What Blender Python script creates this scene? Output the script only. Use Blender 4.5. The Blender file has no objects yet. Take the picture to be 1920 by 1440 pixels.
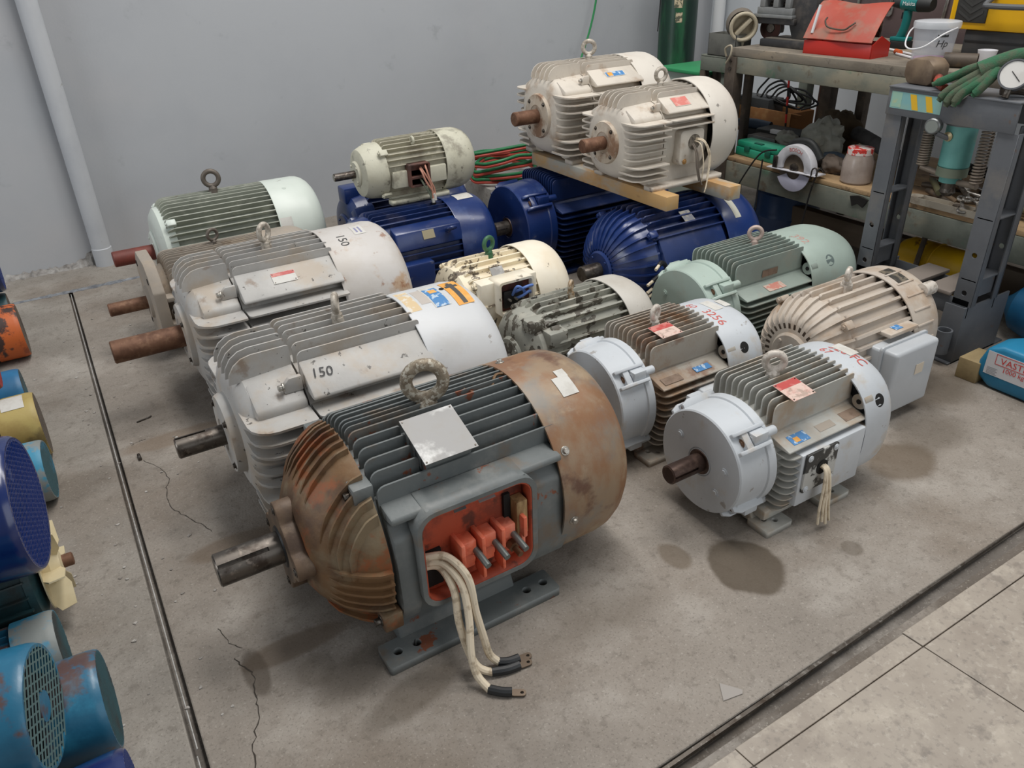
import bpy, bmesh, math, random
from mathutils import Vector, Matrix
random.seed(7)
PI = math.pi
SC = bpy.context.scene
COL = SC.collection
# ------------------------------------------------------------------ camera
CAM_H = 1.57
FPX = 1461.0
cd = bpy.data.cameras.new('camera')
cd.sensor_fit = 'HORIZONTAL'; cd.sensor_width = 36.0; cd.lens = FPX * 36.0 / 1920.0
cd.clip_start = 0.02; cd.clip_end = 60
cam = bpy.data.objects.new('camera', cd); COL.objects.link(cam)
R0 = ((0.8492150664, -0.5271712483, -0.0304014135), (0.2831664496, 0.4060429136, 0.8688762363), (-0.4457022916, -0.7464714511, 0.4940949706))
cam.matrix_world = Matrix.Translation((0, 0, CAM_H)) @ Matrix(R0).transposed().to_4x4()
SC.camera = cam
# ------------------------------------------------------------------ world, lights, exposure
w = bpy.data.worlds.new('world'); SC.world = w; w.use_nodes = True
bg = w.node_tree.nodes['Background']; bg.inputs[0].default_value = (0.94, 0.97, 1.0, 1); bg.inputs[1].default_value = 0.20
def area(name, loc, size, power, color, aim):
    l = bpy.data.lights.new(name, 'AREA'); l.shape = 'RECTANGLE'; l.size = size[0]; l.size_y = size[1]
    l.energy = power; l.color = color
    o = bpy.data.objects.new(name, l); COL.objects.link(o); o.location = loc
    o.rotation_euler = (Vector(aim) - Vector(loc)).to_track_quat('-Z', 'Y').to_euler()
    return o
area('roof_skylight', (1.6, 2.6, 5.2), (0.9, 5.0), 165, (1.0, 0.975, 0.94), (1.6, 2.6, 0))
area('roof_skylight', (3.6, 1.4, 5.2), (0.9, 5.0), 125, (1.0, 0.975, 0.94), (3.2, 1.6, 0))
area('side_window_daylight', (-4.2, 2.6, 2.0), (2.2, 1.8), 70, (0.93, 0.965, 1.0), (1.0, 2.6, 0.6))
area('open_doorway_daylight', (2.6, -3.2, 2.2), (3.6, 3.4), 55, (0.95, 0.98, 1.0), (2.0, 2.0, 0.4))
vs = SC.view_settings
vs.view_transform = 'Standard'; vs.look = 'None'; vs.gamma = 1.0; vs.exposure = 0.0
try: vs.use_curve_mapping = False
except Exception: pass

# ------------------------------------------------------------------ materials
MATS = {}
def lin(c):
    return tuple(((v / 12.92) if v <= 0.04045 else ((v + 0.055) / 1.055) ** 2.4) for v in c)
def rgb(r, g, b): return lin((r / 255.0, g / 255.0, b / 255.0))
def mat(name, base, rough=0.6, metal=0.0, layers=(), bump=0.0, bscale=120.0, spec=0.5, coat=0.0, alpha=1.0, trans=0.0, emit=0.0, local=False):
    """layers: (colour, scale, lo, hi, detail, stretch, strength)"""
    if name in MATS: return MATS[name]
    m = bpy.data.materials.new(name); m.use_nodes = True
    nt = m.node_tree; N = nt.nodes; L = nt.links
    b = N['Principled BSDF']
    b.inputs['Roughness'].default_value = rough; b.inputs['Metallic'].default_value = metal
    b.inputs['Specular IOR Level'].default_value = spec
    if coat: b.inputs['Coat Weight'].default_value = coat; b.inputs['Coat Roughness'].default_value = 0.15
    if trans: b.inputs['Transmission Weight'].default_value = trans
    if alpha < 1: b.inputs['Alpha'].default_value = alpha
    if emit:
        b.inputs['Emission Color'].default_value = (*base, 1); b.inputs['Emission Strength'].default_value = emit
    if local:
        tc = N.new('ShaderNodeTexCoord'); pos = tc.outputs['Object']
    else:
        g = N.new('ShaderNodeNewGeometry'); pos = g.outputs['Position']
    prev = None
    for i, ly in enumerate(layers):
        col, scale, lo, hi, detail, stretch, strength = (list(ly) + [None] * 7)[:7]
        if lo >= .5: lo -= .045; hi -= .045
        detail = 6 if detail is None else detail; strength = 1.0 if strength is None else strength
        mp = N.new('ShaderNodeMapping'); L.new(pos, mp.inputs[0])
        mp.inputs['Location'].default_value = (3.7 * i + len(name), 1.9 * i, 5.1 * i)
        if stretch: mp.inputs['Scale'].default_value = stretch
        n = N.new('ShaderNodeTexNoise'); n.inputs['Scale'].default_value = scale; n.inputs['Detail'].default_value = detail
        n.inputs['Roughness'].default_value = 0.62
        L.new(mp.outputs[0], n.inputs['Vector'])
        mr = N.new('ShaderNodeMapRange'); mr.interpolation_type = 'SMOOTHSTEP'
        mr.inputs[1].default_value = lo; mr.inputs[2].default_value = hi; mr.inputs[4].default_value = strength
        L.new(n.outputs[0], mr.inputs[0])
        mx = N.new('ShaderNodeMix'); mx.data_type = 'RGBA'
        L.new(mr.outputs[0], mx.inputs[0])
        if prev is None: mx.inputs[6].default_value = (*base, 1)
        else: L.new(prev, mx.inputs[6])
        mx.inputs[7].default_value = (*col, 1)
        prev = mx.outputs[2]
    if prev is None: b.inputs['Base Color'].default_value = (*base, 1)
    else: L.new(prev, b.inputs['Base Color'])
    if bump:
        n = N.new('ShaderNodeTexNoise'); n.inputs['Scale'].default_value = bscale; n.inputs['Detail'].default_value = 4
        L.new(pos, n.inputs['Vector'])
        bp = N.new('ShaderNodeBump'); bp.inputs['Strength'].default_value = bump; bp.inputs['Distance'].default_value = 0.004
        L.new(n.outputs[0], bp.inputs['Height']); L.new(bp.outputs[0], b.inputs['Normal'])
    MATS[name] = m
    return m
DUST = rgb(176, 164, 148); RUST = rgb(128, 76, 42); RUSTD = rgb(74, 46, 32); DARK = rgb(40, 38, 36)
def paint(name, c, rough=0.5, dust=0.5, rust=0.0, grime=0.25, chip=None, bump=0.12, coat=0.0, dustc=DUST):
    ly = [(tuple(v * 0.8 for v in c), 5, 0.35, 0.75, 5, None, 0.5)]
    if dust: ly.append((dustc, 7, 0.42, 0.72, 8, None, dust))
    if grime: ly.append((rgb(92, 84, 74), 16, 0.56, 0.74, 8, None, grime))
    if rust: ly.append((RUST, 11, 0.66 - 0.22 * rust, 0.72 - 0.1 * rust, 9, None, 0.85))
    if chip: ly.append((chip[0], chip[1], chip[2], chip[2] + 0.03, 8, None, 1.0))
    return mat(name, c, rough, 0.0, ly, bump, 90, coat=coat)

# ------------------------------------------------------------------ mesh builder
class MB:
    def __init__(s): s.v = []; s.f = []; s.m = []; s.mi = 0
    def add(s, vs, fs, X=None):
        o = len(s.v)
        if X is None: s.v += [tuple(p) for p in vs]
        else: s.v += [tuple(X @ Vector(p)) for p in vs]
        for f in fs: s.f.append(tuple(i + o for i in f)); s.m.append(s.mi)
        return s
    def mat(s, i): s.mi = i; return s
    def box(s, c, d, X=None):
        x, y, z = c; a, b, e = d[0] / 2, d[1] / 2, d[2] / 2
        vs = [(x + i * a, y + j * b, z + k * e) for i in (-1, 1) for j in (-1, 1) for k in (-1, 1)]
        return s.add(vs, [(0, 1, 3, 2), (4, 6, 7, 5), (0, 4, 5, 1), (2, 3, 7, 6), (0, 2, 6, 4), (1, 5, 7, 3)], X)
    def bb(s, x0, x1, y0, y1, z0, z1, X=None):
        return s.box(((x0 + x1) / 2, (y0 + y1) / 2, (z0 + z1) / 2), (abs(x1 - x0), abs(y1 - y0), abs(z1 - z0)), X)
    def lathe(s, prof, n=48, c=(0, 0), e=2.0, X=None, a0=0.0, a1=2 * PI, ey=1.0):
        """revolve (x,r) profile about the x axis through (y,z)=c"""
        full = abs(a1 - a0 - 2 * PI) < 1e-6
        k = n if full else n + 1
        vs = []; rows = []
        for (x, r) in prof:
            if r < 1e-7: rows.append([len(vs)] * k); vs.append((x, c[0], c[1])); continue
            row = []
            for i in range(k):
                a = a0 + (a1 - a0) * i / n
                ca, sa = math.cos(a), math.sin(a)
                q = 1.0 if e == 2.0 else (abs(ca) ** e + abs(sa) ** e) ** (-1.0 / e)
                row.append(len(vs)); vs.append((x, c[0] + r * q * ca * ey, c[1] + r * q * sa))
            rows.append(row)
        fs = []
        for A, B in zip(rows[:-1], rows[1:]):
            for i in range(n):
                j = (i + 1) % k
                q = (A[i], B[i], B[j], A[j]); u = []
                for t in q:
                    if t not in u: u.append(t)
                if len(u) > 2: fs.append(tuple(u))
        return s.add(vs, fs, X)
    def cyl(s, p0, p1, r0, r1=None, n=20, X=None, cap=True):
        p0 = Vector(p0); p1 = Vector(p1); r1 = r0 if r1 is None else r1
        d = (p1 - p0)
        if d.length < 1e-9: return s
        q = d.to_track_quat('Z', 'Y'); vs = []
        for p, r in ((p0, r0), (p1, r1)):
            for i in range(n):
                a = 2 * PI * i / n; vs.append(p + q @ Vector((r * math.cos(a), r * math.sin(a), 0)))
        fs = [(i, (i + 1) % n, n + (i + 1) % n, n + i) for i in range(n)]
        if cap: fs += [tuple(range(n - 1, -1, -1)), tuple(range(n, 2 * n))]
        return s.add(vs, fs, X)
    def hexa(s, p0, p1, r, X=None): return s.cyl(p0, p1, r, r, 6, X)
    def tube(s, pts, r, n=8, X=None, closed=False, rf=None):
        pts = [Vector(p) for p in pts]; k = len(pts); vs = []; up = None
        for i, p in enumerate(pts):
            a = pts[(i - 1) % k] if (closed or i > 0) else p; b = pts[(i + 1) % k] if (closed or i < k - 1) else p
            t = (b - a).normalized()
            if up is None:
                up = t.orthogonal().normalized()
            up = (up - t * up.dot(t))
            up = up.normalized() if up.length > 1e-6 else t.orthogonal().normalized()
            bi = t.cross(up); rr = r if rf is None else rf(i / max(1, k - 1))
            for j in range(n):
                an = 2 * PI * j / n; vs.append(p + up * (rr * math.cos(an)) + bi * (rr * math.sin(an)))
        fs = []
        for i in range(k if closed else k - 1):
            i2 = (i + 1) % k
            for j in range(n):
                j2 = (j + 1) % n; fs.append((i * n + j, i * n + j2, i2 * n + j2, i2 * n + j))
        if not closed: fs += [tuple(range(n - 1, -1, -1)), tuple(range((k - 1) * n, k * n))]
        return s.add(vs, fs, X)
    def torus(s, c, R, r, axis='Y', n=28, m=10, X=None):
        pts = []
        for i in range(n):
            a = 2 * PI * i / n
            u, v = R * math.cos(a), R * math.sin(a)
            pts.append({'Y': (c[0] + u, c[1], c[2] + v), 'X': (c[0], c[1] + u, c[2] + v), 'Z': (c[0] + u, c[1] + v, c[2])}[axis])
        return s.tube(pts, r, m, X, True)
    def prism(s, poly, p0, u, v, w):
        """extrude 2d poly (a,b) -> p0 + a*u + b*v along w"""
        p0 = Vector(p0); u = Vector(u); v = Vector(v); w = Vector(w); n = len(poly)
        vs = [p0 + u * a + v * b for a, b in poly] + [p0 + u * a + v * b + w for a, b in poly]
        fs = [tuple(range(n - 1, -1, -1)), tuple(range(n, 2 * n))] + [(i, (i + 1) % n, n + (i + 1) % n, n + i) for i in range(n)]
        return s.add(vs, fs)
    def sphere(s, c, r, n=16, m=10, X=None, sc=(1, 1, 1)):
        vs = []; fs = []
        for i in range(m + 1):
            t = PI * i / m
            for j in range(n):
                a = 2 * PI * j / n
                vs.append((c[0] + sc[0] * r * math.sin(t) * math.cos(a), c[1] + sc[1] * r * math.sin(t) * math.sin(a), c[2] + sc[2] * r * math.cos(t)))
        for i in range(m):
            for j in range(n):
                fs.append((i * n + j, (i + 1) * n + j, (i + 1) * n + (j + 1) % n, i * n + (j + 1) % n))
        return s.add(vs, fs, X)
    def mesh(s, name, mats, bevel=0.0, smooth=35, segs=2):
        me = bpy.data.meshes.new(name); me.from_pydata(s.v, [], s.f)
        ms = mats if isinstance(mats, (list, tuple)) else [mats]
        for m in ms: me.materials.append(m)
        if len(ms) > 1: me.polygons.foreach_set('material_index', s.m)
        bm = bmesh.new(); bm.from_mesh(me)
        bmesh.ops.remove_doubles(bm, verts=bm.verts, dist=1e-6)
        bmesh.ops.recalc_face_normals(bm, faces=bm.faces)
        if bevel:
            es = [e for e in bm.edges if len(e.link_faces) == 2 and e.calc_face_angle(0) > 0.6]
            if es: bmesh.ops.bevel(bm, geom=es, offset=bevel, offset_type='OFFSET', segments=segs, profile=0.5, affect='EDGES', clamp_overlap=True)
        bm.to_mesh(me); bm.free()
        if smooth:
            me.polygons.foreach_set('use_smooth', [True] * len(me.polygons))
            me.set_sharp_from_angle(angle=math.radians(smooth))
        me.update()
        return me
    def build(s, name, mats, parent=None, bevel=0.0, smooth=35, loc=None, rot=None, segs=2):
        return link(name, s.mesh(name, mats, bevel, smooth, segs), parent, loc, rot)
def link(name, me, parent=None, loc=None, rot=None):
    o = bpy.data.objects.new(name, me); COL.objects.link(o)
    if parent is not None: o.parent = parent
    if loc is not None: o.location = loc
    if rot is not None: o.rotation_euler = rot
    return o
def tag(o, label, cat, group=None):
    o['label'] = label; o['category'] = cat
    if group: o['group'] = group
    return o
def thing(name, label, cat, loc=(0, 0, 0), rotz=0.0, group=None, rot=None):
    o = bpy.data.objects.new(name, None); COL.objects.link(o); o.empty_display_size = 0.1
    o.location = loc; o.rotation_euler = rot if rot else (0, 0, rotz)
    return tag(o, label, cat, group)
def structure(o): o['kind'] = 'structure'; return o
def plate(name, m, outer, holes, thick, parent=None, loc=(0, 0, 0), rot=(0, 0, 0), bevel=0.0):
    """flat plate in its xy plane, thick along z (centred), with real holes. holes: (x,y,r)"""
    cu = bpy.data.curves.new(name, 'CURVE'); cu.dimensions = '2D'; cu.fill_mode = 'BOTH'; cu.extrude = thick / 2
    def sp(pts):
        q = cu.splines.new('POLY'); q.points.add(len(pts) - 1); q.use_cyclic_u = True
        for i, p in enumerate(pts): q.points[i].co = (p[0], p[1], 0, 1)
    sp(outer)
    for h in holes:
        if len(h) == 3: sp([(h[0] + h[2] * math.cos(a * PI / 8), h[1] + h[2] * math.sin(a * PI / 8)) for a in range(16)])
        else: sp(h)
    t = bpy.data.objects.new('tmp', cu); COL.objects.link(t); bpy.context.view_layer.update()
    me = bpy.data.meshes.new_from_object(t.evaluated_get(bpy.context.evaluated_depsgraph_get()))
    bpy.data.objects.remove(t); bpy.data.curves.remove(cu)
    me.name = name; me.materials.clear(); me.materials.append(m)
    bm = bmesh.new(); bm.from_mesh(me); bmesh.ops.remove_doubles(bm, verts=bm.verts, dist=1e-6); bm.to_mesh(me); bm.free()
    return link(name, me, parent, loc, rot)
def text_mesh(s, size, m, fn, thick=0.0004, shear=0.0, spacing=1.0):
    """text laid by fn(u,v)->(point, normal); u,v measured from the text centre"""
    cu = bpy.data.curves.new('t', 'FONT'); cu.body = s; cu.size = size; cu.align_x = 'CENTER'; cu.align_y = 'CENTER'
    cu.shear = shear; cu.space_character = spacing; cu.resolution_u = 3
    t = bpy.data.objects.new('tmp', cu); COL.objects.link(t); bpy.context.view_layer.update()
    me = bpy.data.meshes.new_from_object(t.evaluated_get(bpy.context.evaluated_depsgraph_get()))
    bpy.data.objects.remove(t); bpy.data.curves.remove(cu)
    for v in me.vertices:
        p, n = fn(v.co.x, v.co.y); v.co = Vector(p) + Vector(n) * thick
    me.materials.clear(); me.materials.append(m); me.name = 'lettering'
    return me
def rounded(x0, x1, y0, y1, r, n=4):
    out = []
    for cx, cy, a0 in ((x1 - r, y1 - r, 0), (x0 + r, y1 - r, PI / 2), (x0 + r, y0 + r, PI), (x1 - r, y0 + r, 1.5 * PI)):
        for i in range(n + 1):
            a = a0 + PI / 2 * i / n; out.append((cx + r * math.cos(a), cy + r * math.sin(a)))
    return out
def smooth_path(pts, k=6):
    pts = [Vector(p) for p in pts]; out = []
    for i in range(len(pts) - 1):
        p0 = pts[max(0, i - 1)]; p1 = pts[i]; p2 = pts[i + 1]; p3 = pts[min(len(pts) - 1, i + 2)]
        for j in range(k):
            t = j / k
            out.append(0.5 * ((2 * p1) + (p2 - p0) * t + (2 * p0 - 5 * p1 + 4 * p2 - p3) * t * t + (3 * p1 - p0 - 3 * p2 + p3) * t ** 3))
    out.append(pts[-1]); return out
# ------------------------------------------------------------------ setting
def concrete(name, base, stains_and_shadows=(), fine=1.0):
    m = mat(name, base, 0.85, 0, [
        (tuple(v * 0.62 for v in base), 2.1, 0.40, 0.72, 7, None, 0.55),
        (rgb(178, 172, 164), 3.7, 0.50, 0.74, 7, None, 0.55),
        (rgb(112, 98, 84), 1.5, 0.50, 0.70, 9, None, 0.45),
        (rgb(100, 93, 85), 30, 0.56, 0.72, 6, None, 0.35),
        (rgb(196, 190, 180), 120, 0.62, 0.74, 3, None, 0.3),
        (rgb(84, 78, 71), 150, 0.60, 0.70, 3, None, 0.35)], 0.35, 140, spec=0.25)
    nt = m.node_tree; N = nt.nodes; L = nt.links; b = N['Principled BSDF']
    g = N.new('ShaderNodeNewGeometry')
    for (x, y, rx, ry, soft, col, amt, rot) in stains_and_shadows:
        mp = N.new('ShaderNodeMapping'); mp.vector_type = 'TEXTURE'
        mp.inputs['Location'].default_value = (x, y, 0); mp.inputs['Rotation'].default_value = (0, 0, rot); mp.inputs['Scale'].default_value = (rx, ry, 1)
        L.new(g.outputs['Position'], mp.inputs[0])
        nz = N.new('ShaderNodeTexNoise'); nz.inputs['Scale'].default_value = 9; nz.inputs['Detail'].default_value = 5
        L.new(g.outputs['Position'], nz.inputs['Vector'])
        ln = N.new('ShaderNodeVectorMath'); ln.operation = 'LENGTH'; L.new(mp.outputs[0], ln.inputs[0])
        ad = N.new('ShaderNodeMath'); ad.operation = 'MULTIPLY_ADD'; ad.inputs[1].default_value = 0.5; L.new(nz.outputs[0], ad.inputs[0]); L.new(ln.outputs['Value'], ad.inputs[2])
        mr = N.new('ShaderNodeMapRange'); mr.interpolation_type = 'SMOOTHSTEP'
        mr.inputs[1].default_value = 1.25 - soft; mr.inputs[2].default_value = 1.25 + soft; mr.inputs[3].default_value = amt; mr.inputs[4].default_value = 0
        L.new(ad.outputs[0], mr.inputs[0])
        mx = N.new('ShaderNodeMix'); mx.data_type = 'RGBA'; mx.inputs[7].default_value = (*col, 1)
        src = b.inputs['Base Color'].links[0].from_socket
        L.new(mr.outputs[0], mx.inputs[0]); L.new(src, mx.inputs[6]); L.new(mx.outputs[2], b.inputs['Base Color'])
    return m
OIL = rgb(88, 78, 66)
STAINS_AND_SHADOWS = [(1.41, 1.10, .105, .115, .10, OIL, .85, 0), (2.22, 1.17, .13, .10, .22, rgb(100, 86, 70), .7, 0),
          (1.72, .98, .03, .03, .2, OIL, .5, 0), (.33, 1.36, .11, .06, .35, OIL, .4, .4), (.25, 1.42, .05, .05, .3, OIL, .35, 0),
          (1.27, 1.24, .04, .06, .2, rgb(110, 98, 84), .7, 0), (2.45, 1.22, .16, .1, .4, OIL, .5, 0), (.42, 1.22, .13, .05, .25, OIL, .5, .2),
          (.17, 2.75, .20, .05, .25, rgb(120, 104, 88), .6, 0), (.20, 2.02, .14, .045, .2, rgb(116, 100, 84), .6, 0), (.23, 1.53, .14, .04, .2, rgb(110, 96, 82), .65, 0),  # bands left of C, B and A: cast shadows painted into the floor colour
          (.12, 1.50, .03, .08, .2, rgb(80, 70, 60), .6, 0), (.95, 1.17, .16, .07, .5, rgb(104, 94, 82), .35, 0), (2.75, 1.40, .22, .12, .5, OIL, .7, 0)]
M_SLAB = concrete('floor_concrete', rgb(150, 142, 133), STAINS_AND_SHADOWS)
M_SLAB2 = concrete('aisle_concrete', rgb(150, 144, 136))
M_CHAN = concrete('channel_concrete', rgb(116, 110, 104))
M_WALL = mat('grey_wall_paint', rgb(178, 181, 185), 0.8, 0, [(rgb(168, 171, 176), 1.2, .4, .7, 5, None, .6), (rgb(188, 186, 187), .8, .5, .75, 4, None, .5), (rgb(150, 152, 156), 6, .66, .8, 9, None, .5)], 0.15, 60)
M_WALLR = mat('pale_wall_paint', rgb(196, 200, 204), 0.8, 0, [(rgb(186, 192, 198), 1.5, .4, .7, 5, None, .6)], 0.15, 60)
M_STEEL = mat('bright_steel', rgb(222, 220, 216), 0.38, 0.55, [(rgb(150, 144, 138), 40, .55, .7, 6, None, .6)])
M_STEELD = mat('dull_steel', rgb(92, 86, 80), 0.42, 0.85, [(rgb(60, 50, 42), 24, .45, .65, 8, None, .8), (rgb(150, 146, 140), 60, .6, .7, 5, None, .5)])
M_FOIL = mat('foil_tape', rgb(205, 208, 212), 0.3, 0.9, [(rgb(150, 152, 160), 40, .45, .6, 4, None, .7)], 0.5, 60)
M_TILE = mat('floor_tile', rgb(164, 154, 142), 0.5, 0, [(rgb(142, 131, 120), 5, .42, .7, 8, None, .7), (rgb(186, 176, 162), 9, .55, .75, 8, None, .7), (rgb(118, 110, 102), 18, .60, .74, 8, None, .55), (rgb(110, 104, 98), 70, .58, .70, 5, None, .35), (rgb(196, 188, 176), 55, .60, .72, 5, None, .35), (rgb(104, 98, 92), 8, .70, .73, 5, None, .6)], 0.08, 160)
M_DARKHOLE = mat('dark_gap', rgb(26, 25, 24), 0.9)

fl = MB().bb(-4, 6, -3.5, 5.2, -0.08, -0.03).build('floor', M_CHAN, None, smooth=0); structure(fl)
GX = lambda y: -0.008 - 0.0128 * (4.57 - y)       # the rod joint drifts slightly
def slab(pts, m, name='concrete_slab', zt=0.0, zb=-0.031, bevel=0.004, parent=fl):
    return MB().prism(pts, (0, 0, zb), (1, 0, 0), (0, 1, 0), (0, 0, zt - zb)).build(name, m, parent, bevel=bevel, smooth=0)
slab([(GX(.78) + .010, .752), (5.2, .80), (5.2, 4.60), (GX(4.6) + .008, 4.585)], M_SLAB)
slab([(-4, -.5), (GX(-.5) - .018, -.5), (GX(4.6) - .012, 4.58), (-4, 4.52)], M_SLAB2)
slab([(-4, 4.55), (0, 4.615), (5.2, 4.62), (5.2, 5.2), (-4, 5.2)], M_SLAB2)
# steel rod lying in the joint and foil tape across
r1 = MB().cyl((GX(1.36) - .004, 1.36, -.002), (GX(4.55) - .002, 4.55, -.002), .0019, n=8).build('joint_rod', M_STEEL); tag(r1, 'long shiny steel rod lying in the floor joint', 'rod', 'joint rods')
r2 = MB().cyl((GX(.8) - .006, .8, -.002), (GX(1.34) - .008, 1.34, -.002), .0019, n=8).build('joint_rod', M_STEEL); tag(r2, 'short shiny steel rod in the floor joint near the lower frame edge', 'rod', 'joint rods')
mb = MB(); n = 60
for i in range(n + 1):
    x = -.28 + i * .95 / n; y = 4.592 + x * .012; w_ = .016 + .014 * random.random() * (1 if -.12 < x < .25 else .3)
    z = .0015 + .004 * random.random()
    mb.v += [(x, y - w_, .0006), (x + .003, y, z + .002), (x, y + w_, .0006)]
for i in range(n):
    a = 3 * i; mb.f += [(a, a + 3, a + 4, a + 1), (a + 1, a + 4, a + 5, a + 2)]; mb.m += [0, 0]
tag(mb.build('foil_tape', M_FOIL, smooth=20), 'crumpled silver foil tape sealing the cross joint near the wall', 'tape')
# steel edge angle of the channel between slab and tiles, and the tiles
ea = MB().prism([(-.5, -.0), (5.2, -.0), (5.2, -.009), (-.5, -.009)], (0, .741, -.004), (1, .0172, 0), (0, 1, 0), (0, 0, -.012)).build('edge_angle', M_STEELD, fl, smooth=0)
slab([(-4, -3.4), (5.2, -3.4), (5.2, .745), (-4, .70)], concrete('grout', rgb(112, 104, 96)), 'grout_bed', -.011, -.031, 0)
random.seed(3)
def tile(x0, x1, y0, y1):
    sh = -.075; dz = random.uniform(-.0012, .0008)
    P = lambda x, y: (x + sh * (y - .65), y)
    g = .0016
    return slab([P(x0 + g, y0 + g), P(x1 - g, y0 + g), P(x1 - g, y1 - g), P(x0 + g, y1 - g)], M_TILE, 'tile', -.004 + dz, -.031, .0015)
for i in range(-4, 8):
    x0 = .967 + .599 * (i - 1)
    tile(x0, x0 + .599, .650, .702 + .003 * (i))
    for j in range(4):
        tile(x0, x0 + .599, .650 - .599 * (j + 1), .650 - .599 * j)
# loose floor chips, slivers and the chipped triangle of a broken tile
random.seed(11)
M_CHIP = mat('stone_chip', rgb(140, 134, 128), 0.9, 0, [(rgb(190, 186, 180), 40, .5, .6, 3, None, .7)])
def chip(x, y, s, label, nm='stone_chip', m=None, grp='loose chips on the floor'):
    k = random.randint(5, 7); pts = []
    for q in range(k):
        a = 2 * PI * q / k + random.uniform(-.3, .3); pts.append((x + s * random.uniform(.5, 1) * math.cos(a), y + s * random.uniform(.4, .8) * math.sin(a)))
    o = MB().prism(pts, (0, 0, 0), (1, 0, 0), (0, 1, 0), (0, 0, s * .4)).build(nm, m or M_CHIP, smooth=0)
    return tag(o, label, 'chip', grp)
for (x, y) in [(random.uniform(-.35, .22), random.uniform(1.3, 4.4)) for _ in range(46)] + [(GX(y_) + random.choice((-.06, .05)) + random.uniform(-.02, .02), y_) for y_ in [random.uniform(1.3, 4.4) for _ in range(40)]]:
    chip(x, y, random.uniform(.003, .009), 'tiny grey stone chip scattered on the concrete by the floor joint')
tag(MB().prism([(-.03, -.012), (.022, -.022), (.030, -.014), (-.002, .03)], (1.058, .815, 0), (1, 0, 0), (0, 1, 0), (0, 0, .003)).build('tile_shard', mat('tile_shard', rgb(158, 152, 146), .6), smooth=0), 'flat triangular tile shard lying near the tile border', 'shard')
tag(MB().prism([(0, 0), (.05, .012), (.056, .022), (.052, .024), (.046, .018), (-.002, .006)], (.07, 2.94, 0), (1, 0, 0), (0, 1, 0), (0, 0, .004)).build('metal_sliver', M_STEELD, smooth=0), 'bent thin metal sliver on the floor left of the grey shaft', 'scrap')
tag(MB().cyl((.037, 2.66, .006), (.036, 2.695, .006), .006, n=10).build('steel_stub', M_STEELD), 'tiny dark steel stub at the head of the floor crack', 'scrap')
# cracks: shallow irregular dark fissures cut as thin wedges
M_CRACK = mat('crack_dark', rgb(64, 58, 52), 0.95)
def crack(pts, wd, label):
    mb = MB(); P = smooth_path([(p[0], p[1], 0) for p in pts], 5); L = []
    for p in P:
        w_ = wd * random.uniform(.3, 1); L.append((p.x + random.uniform(-.004, .004), p.y + random.uniform(-.004, .004), w_))
    for x, y, w_ in L: mb.v += [(x - w_, y, .0008), (x + w_, y, .0008)]
    for i in range(len(L) - 1): mb.f.append((2 * i, 2 * i + 1, 2 * i + 3, 2 * i + 2)); mb.m.append(0)
    return mb.build('crack', M_CRACK, fl, smooth=0)
crack([(.045, 2.66), (.085, 2.57), (.10, 2.50), (.085, 2.44), (.07, 2.36), (.09, 2.28), (.13, 2.19), (.16, 2.12)], .0018, 'c')
crack([(.075, 1.70), (.09, 1.63), (.11, 1.60)], .0015, 'c')
crack([(.087, 1.573), (.10, 1.53), (.115, 1.49), (.10, 1.44), (.092, 1.38), (.06, 1.30), (.045, 1.22), (.05, 1.15)], .002, 'c')
crack([(.02, 2.78), (.05, 2.80), (.075, 2.80)], .002, 'c')

# walls
wb = MB().bb(-4, 5.2, 5.0, 5.15, -.03, 3.4).build('wall_back', M_WALL, smooth=0); structure(wb)
wr = MB().bb(4.96, 5.1, -.5, 5.0, -.03, 3.4).build('wall_right', M_WALLR, smooth=0); structure(wr)
# crumbling plaster edge along the foot of the back wall
mb = MB(); random.seed(5); n = 150; xs = [-1.2 + i * 2.2 / n for i in range(n + 1)]
for x in xs:
    h_ = .012 + .02 * random.random() + (.05 * math.exp(-((x - .17) / .06) ** 2)); d_ = .02 + .03 * random.random()
    mb.v += [(x, 5.0 - d_, .0), (x, 5.0 - d_ * .5, h_ * .6), (x, 4.999, h_)]
for i in range(n):
    a = 3 * i; mb.f += [(a, a + 3, a + 4, a + 1), (a + 1, a + 4, a + 5, a + 2)]; mb.m += [0, 0]
structure(mb.build('trim_1', mat('crumbled_plaster', rgb(150, 146, 142), .95, 0, [(rgb(96, 92, 88), 30, .45, .65, 8, None, .7), (rgb(190, 188, 184), 14, .5, .7, 8, None, .6)], .6, 120), None, smooth=15))
# downpipe on the back wall
pp = thing('downpipe', 'grey painted vertical pipe fixed to the back wall at left', 'pipe', (.215, 4.94, 0))
M_PIPE = mat('pipe_paint', rgb(190, 193, 197), .55, 0, [(rgb(172, 176, 182), 3, .4, .7, 5, None, .6), (rgb(140, 138, 136), 14, .66, .76, 8, None, .6)], .1, 60)
MB().lathe([(0, .054), (.10, .054), (.105, .050), (3.3, .050), (3.3, 0)], 32, X=Matrix.Rotation(-PI / 2, 4, 'Y')).build('pipe_run', M_PIPE, pp)
MB().bb(-.052, .052, 0, .06, -.02, .02).build('wall_clip', M_PIPE, pp, bevel=.004, loc=(0, 0, 2.2))
# pale pipe in the far corner
cp = thing('corner_pipe', 'slim white vertical pipe in the corner behind the green cylinder', 'pipe', (4.90, 4.86, 0))
MB().lathe([(0, .045), (3.3, .045), (3.3, 0)], 24, X=Matrix.Rotation(-PI / 2, 4, 'Y')).build('pipe_run', mat('white_pipe', rgb(214, 216, 218), .5), cp)
MB().bb(-.01, .06, -.06, .06, -.02, .02).build('wall_clip', mat('white_pipe', rgb(214, 216, 218), .5), cp, bevel=.004, loc=(0, 0, 1.6))
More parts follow.
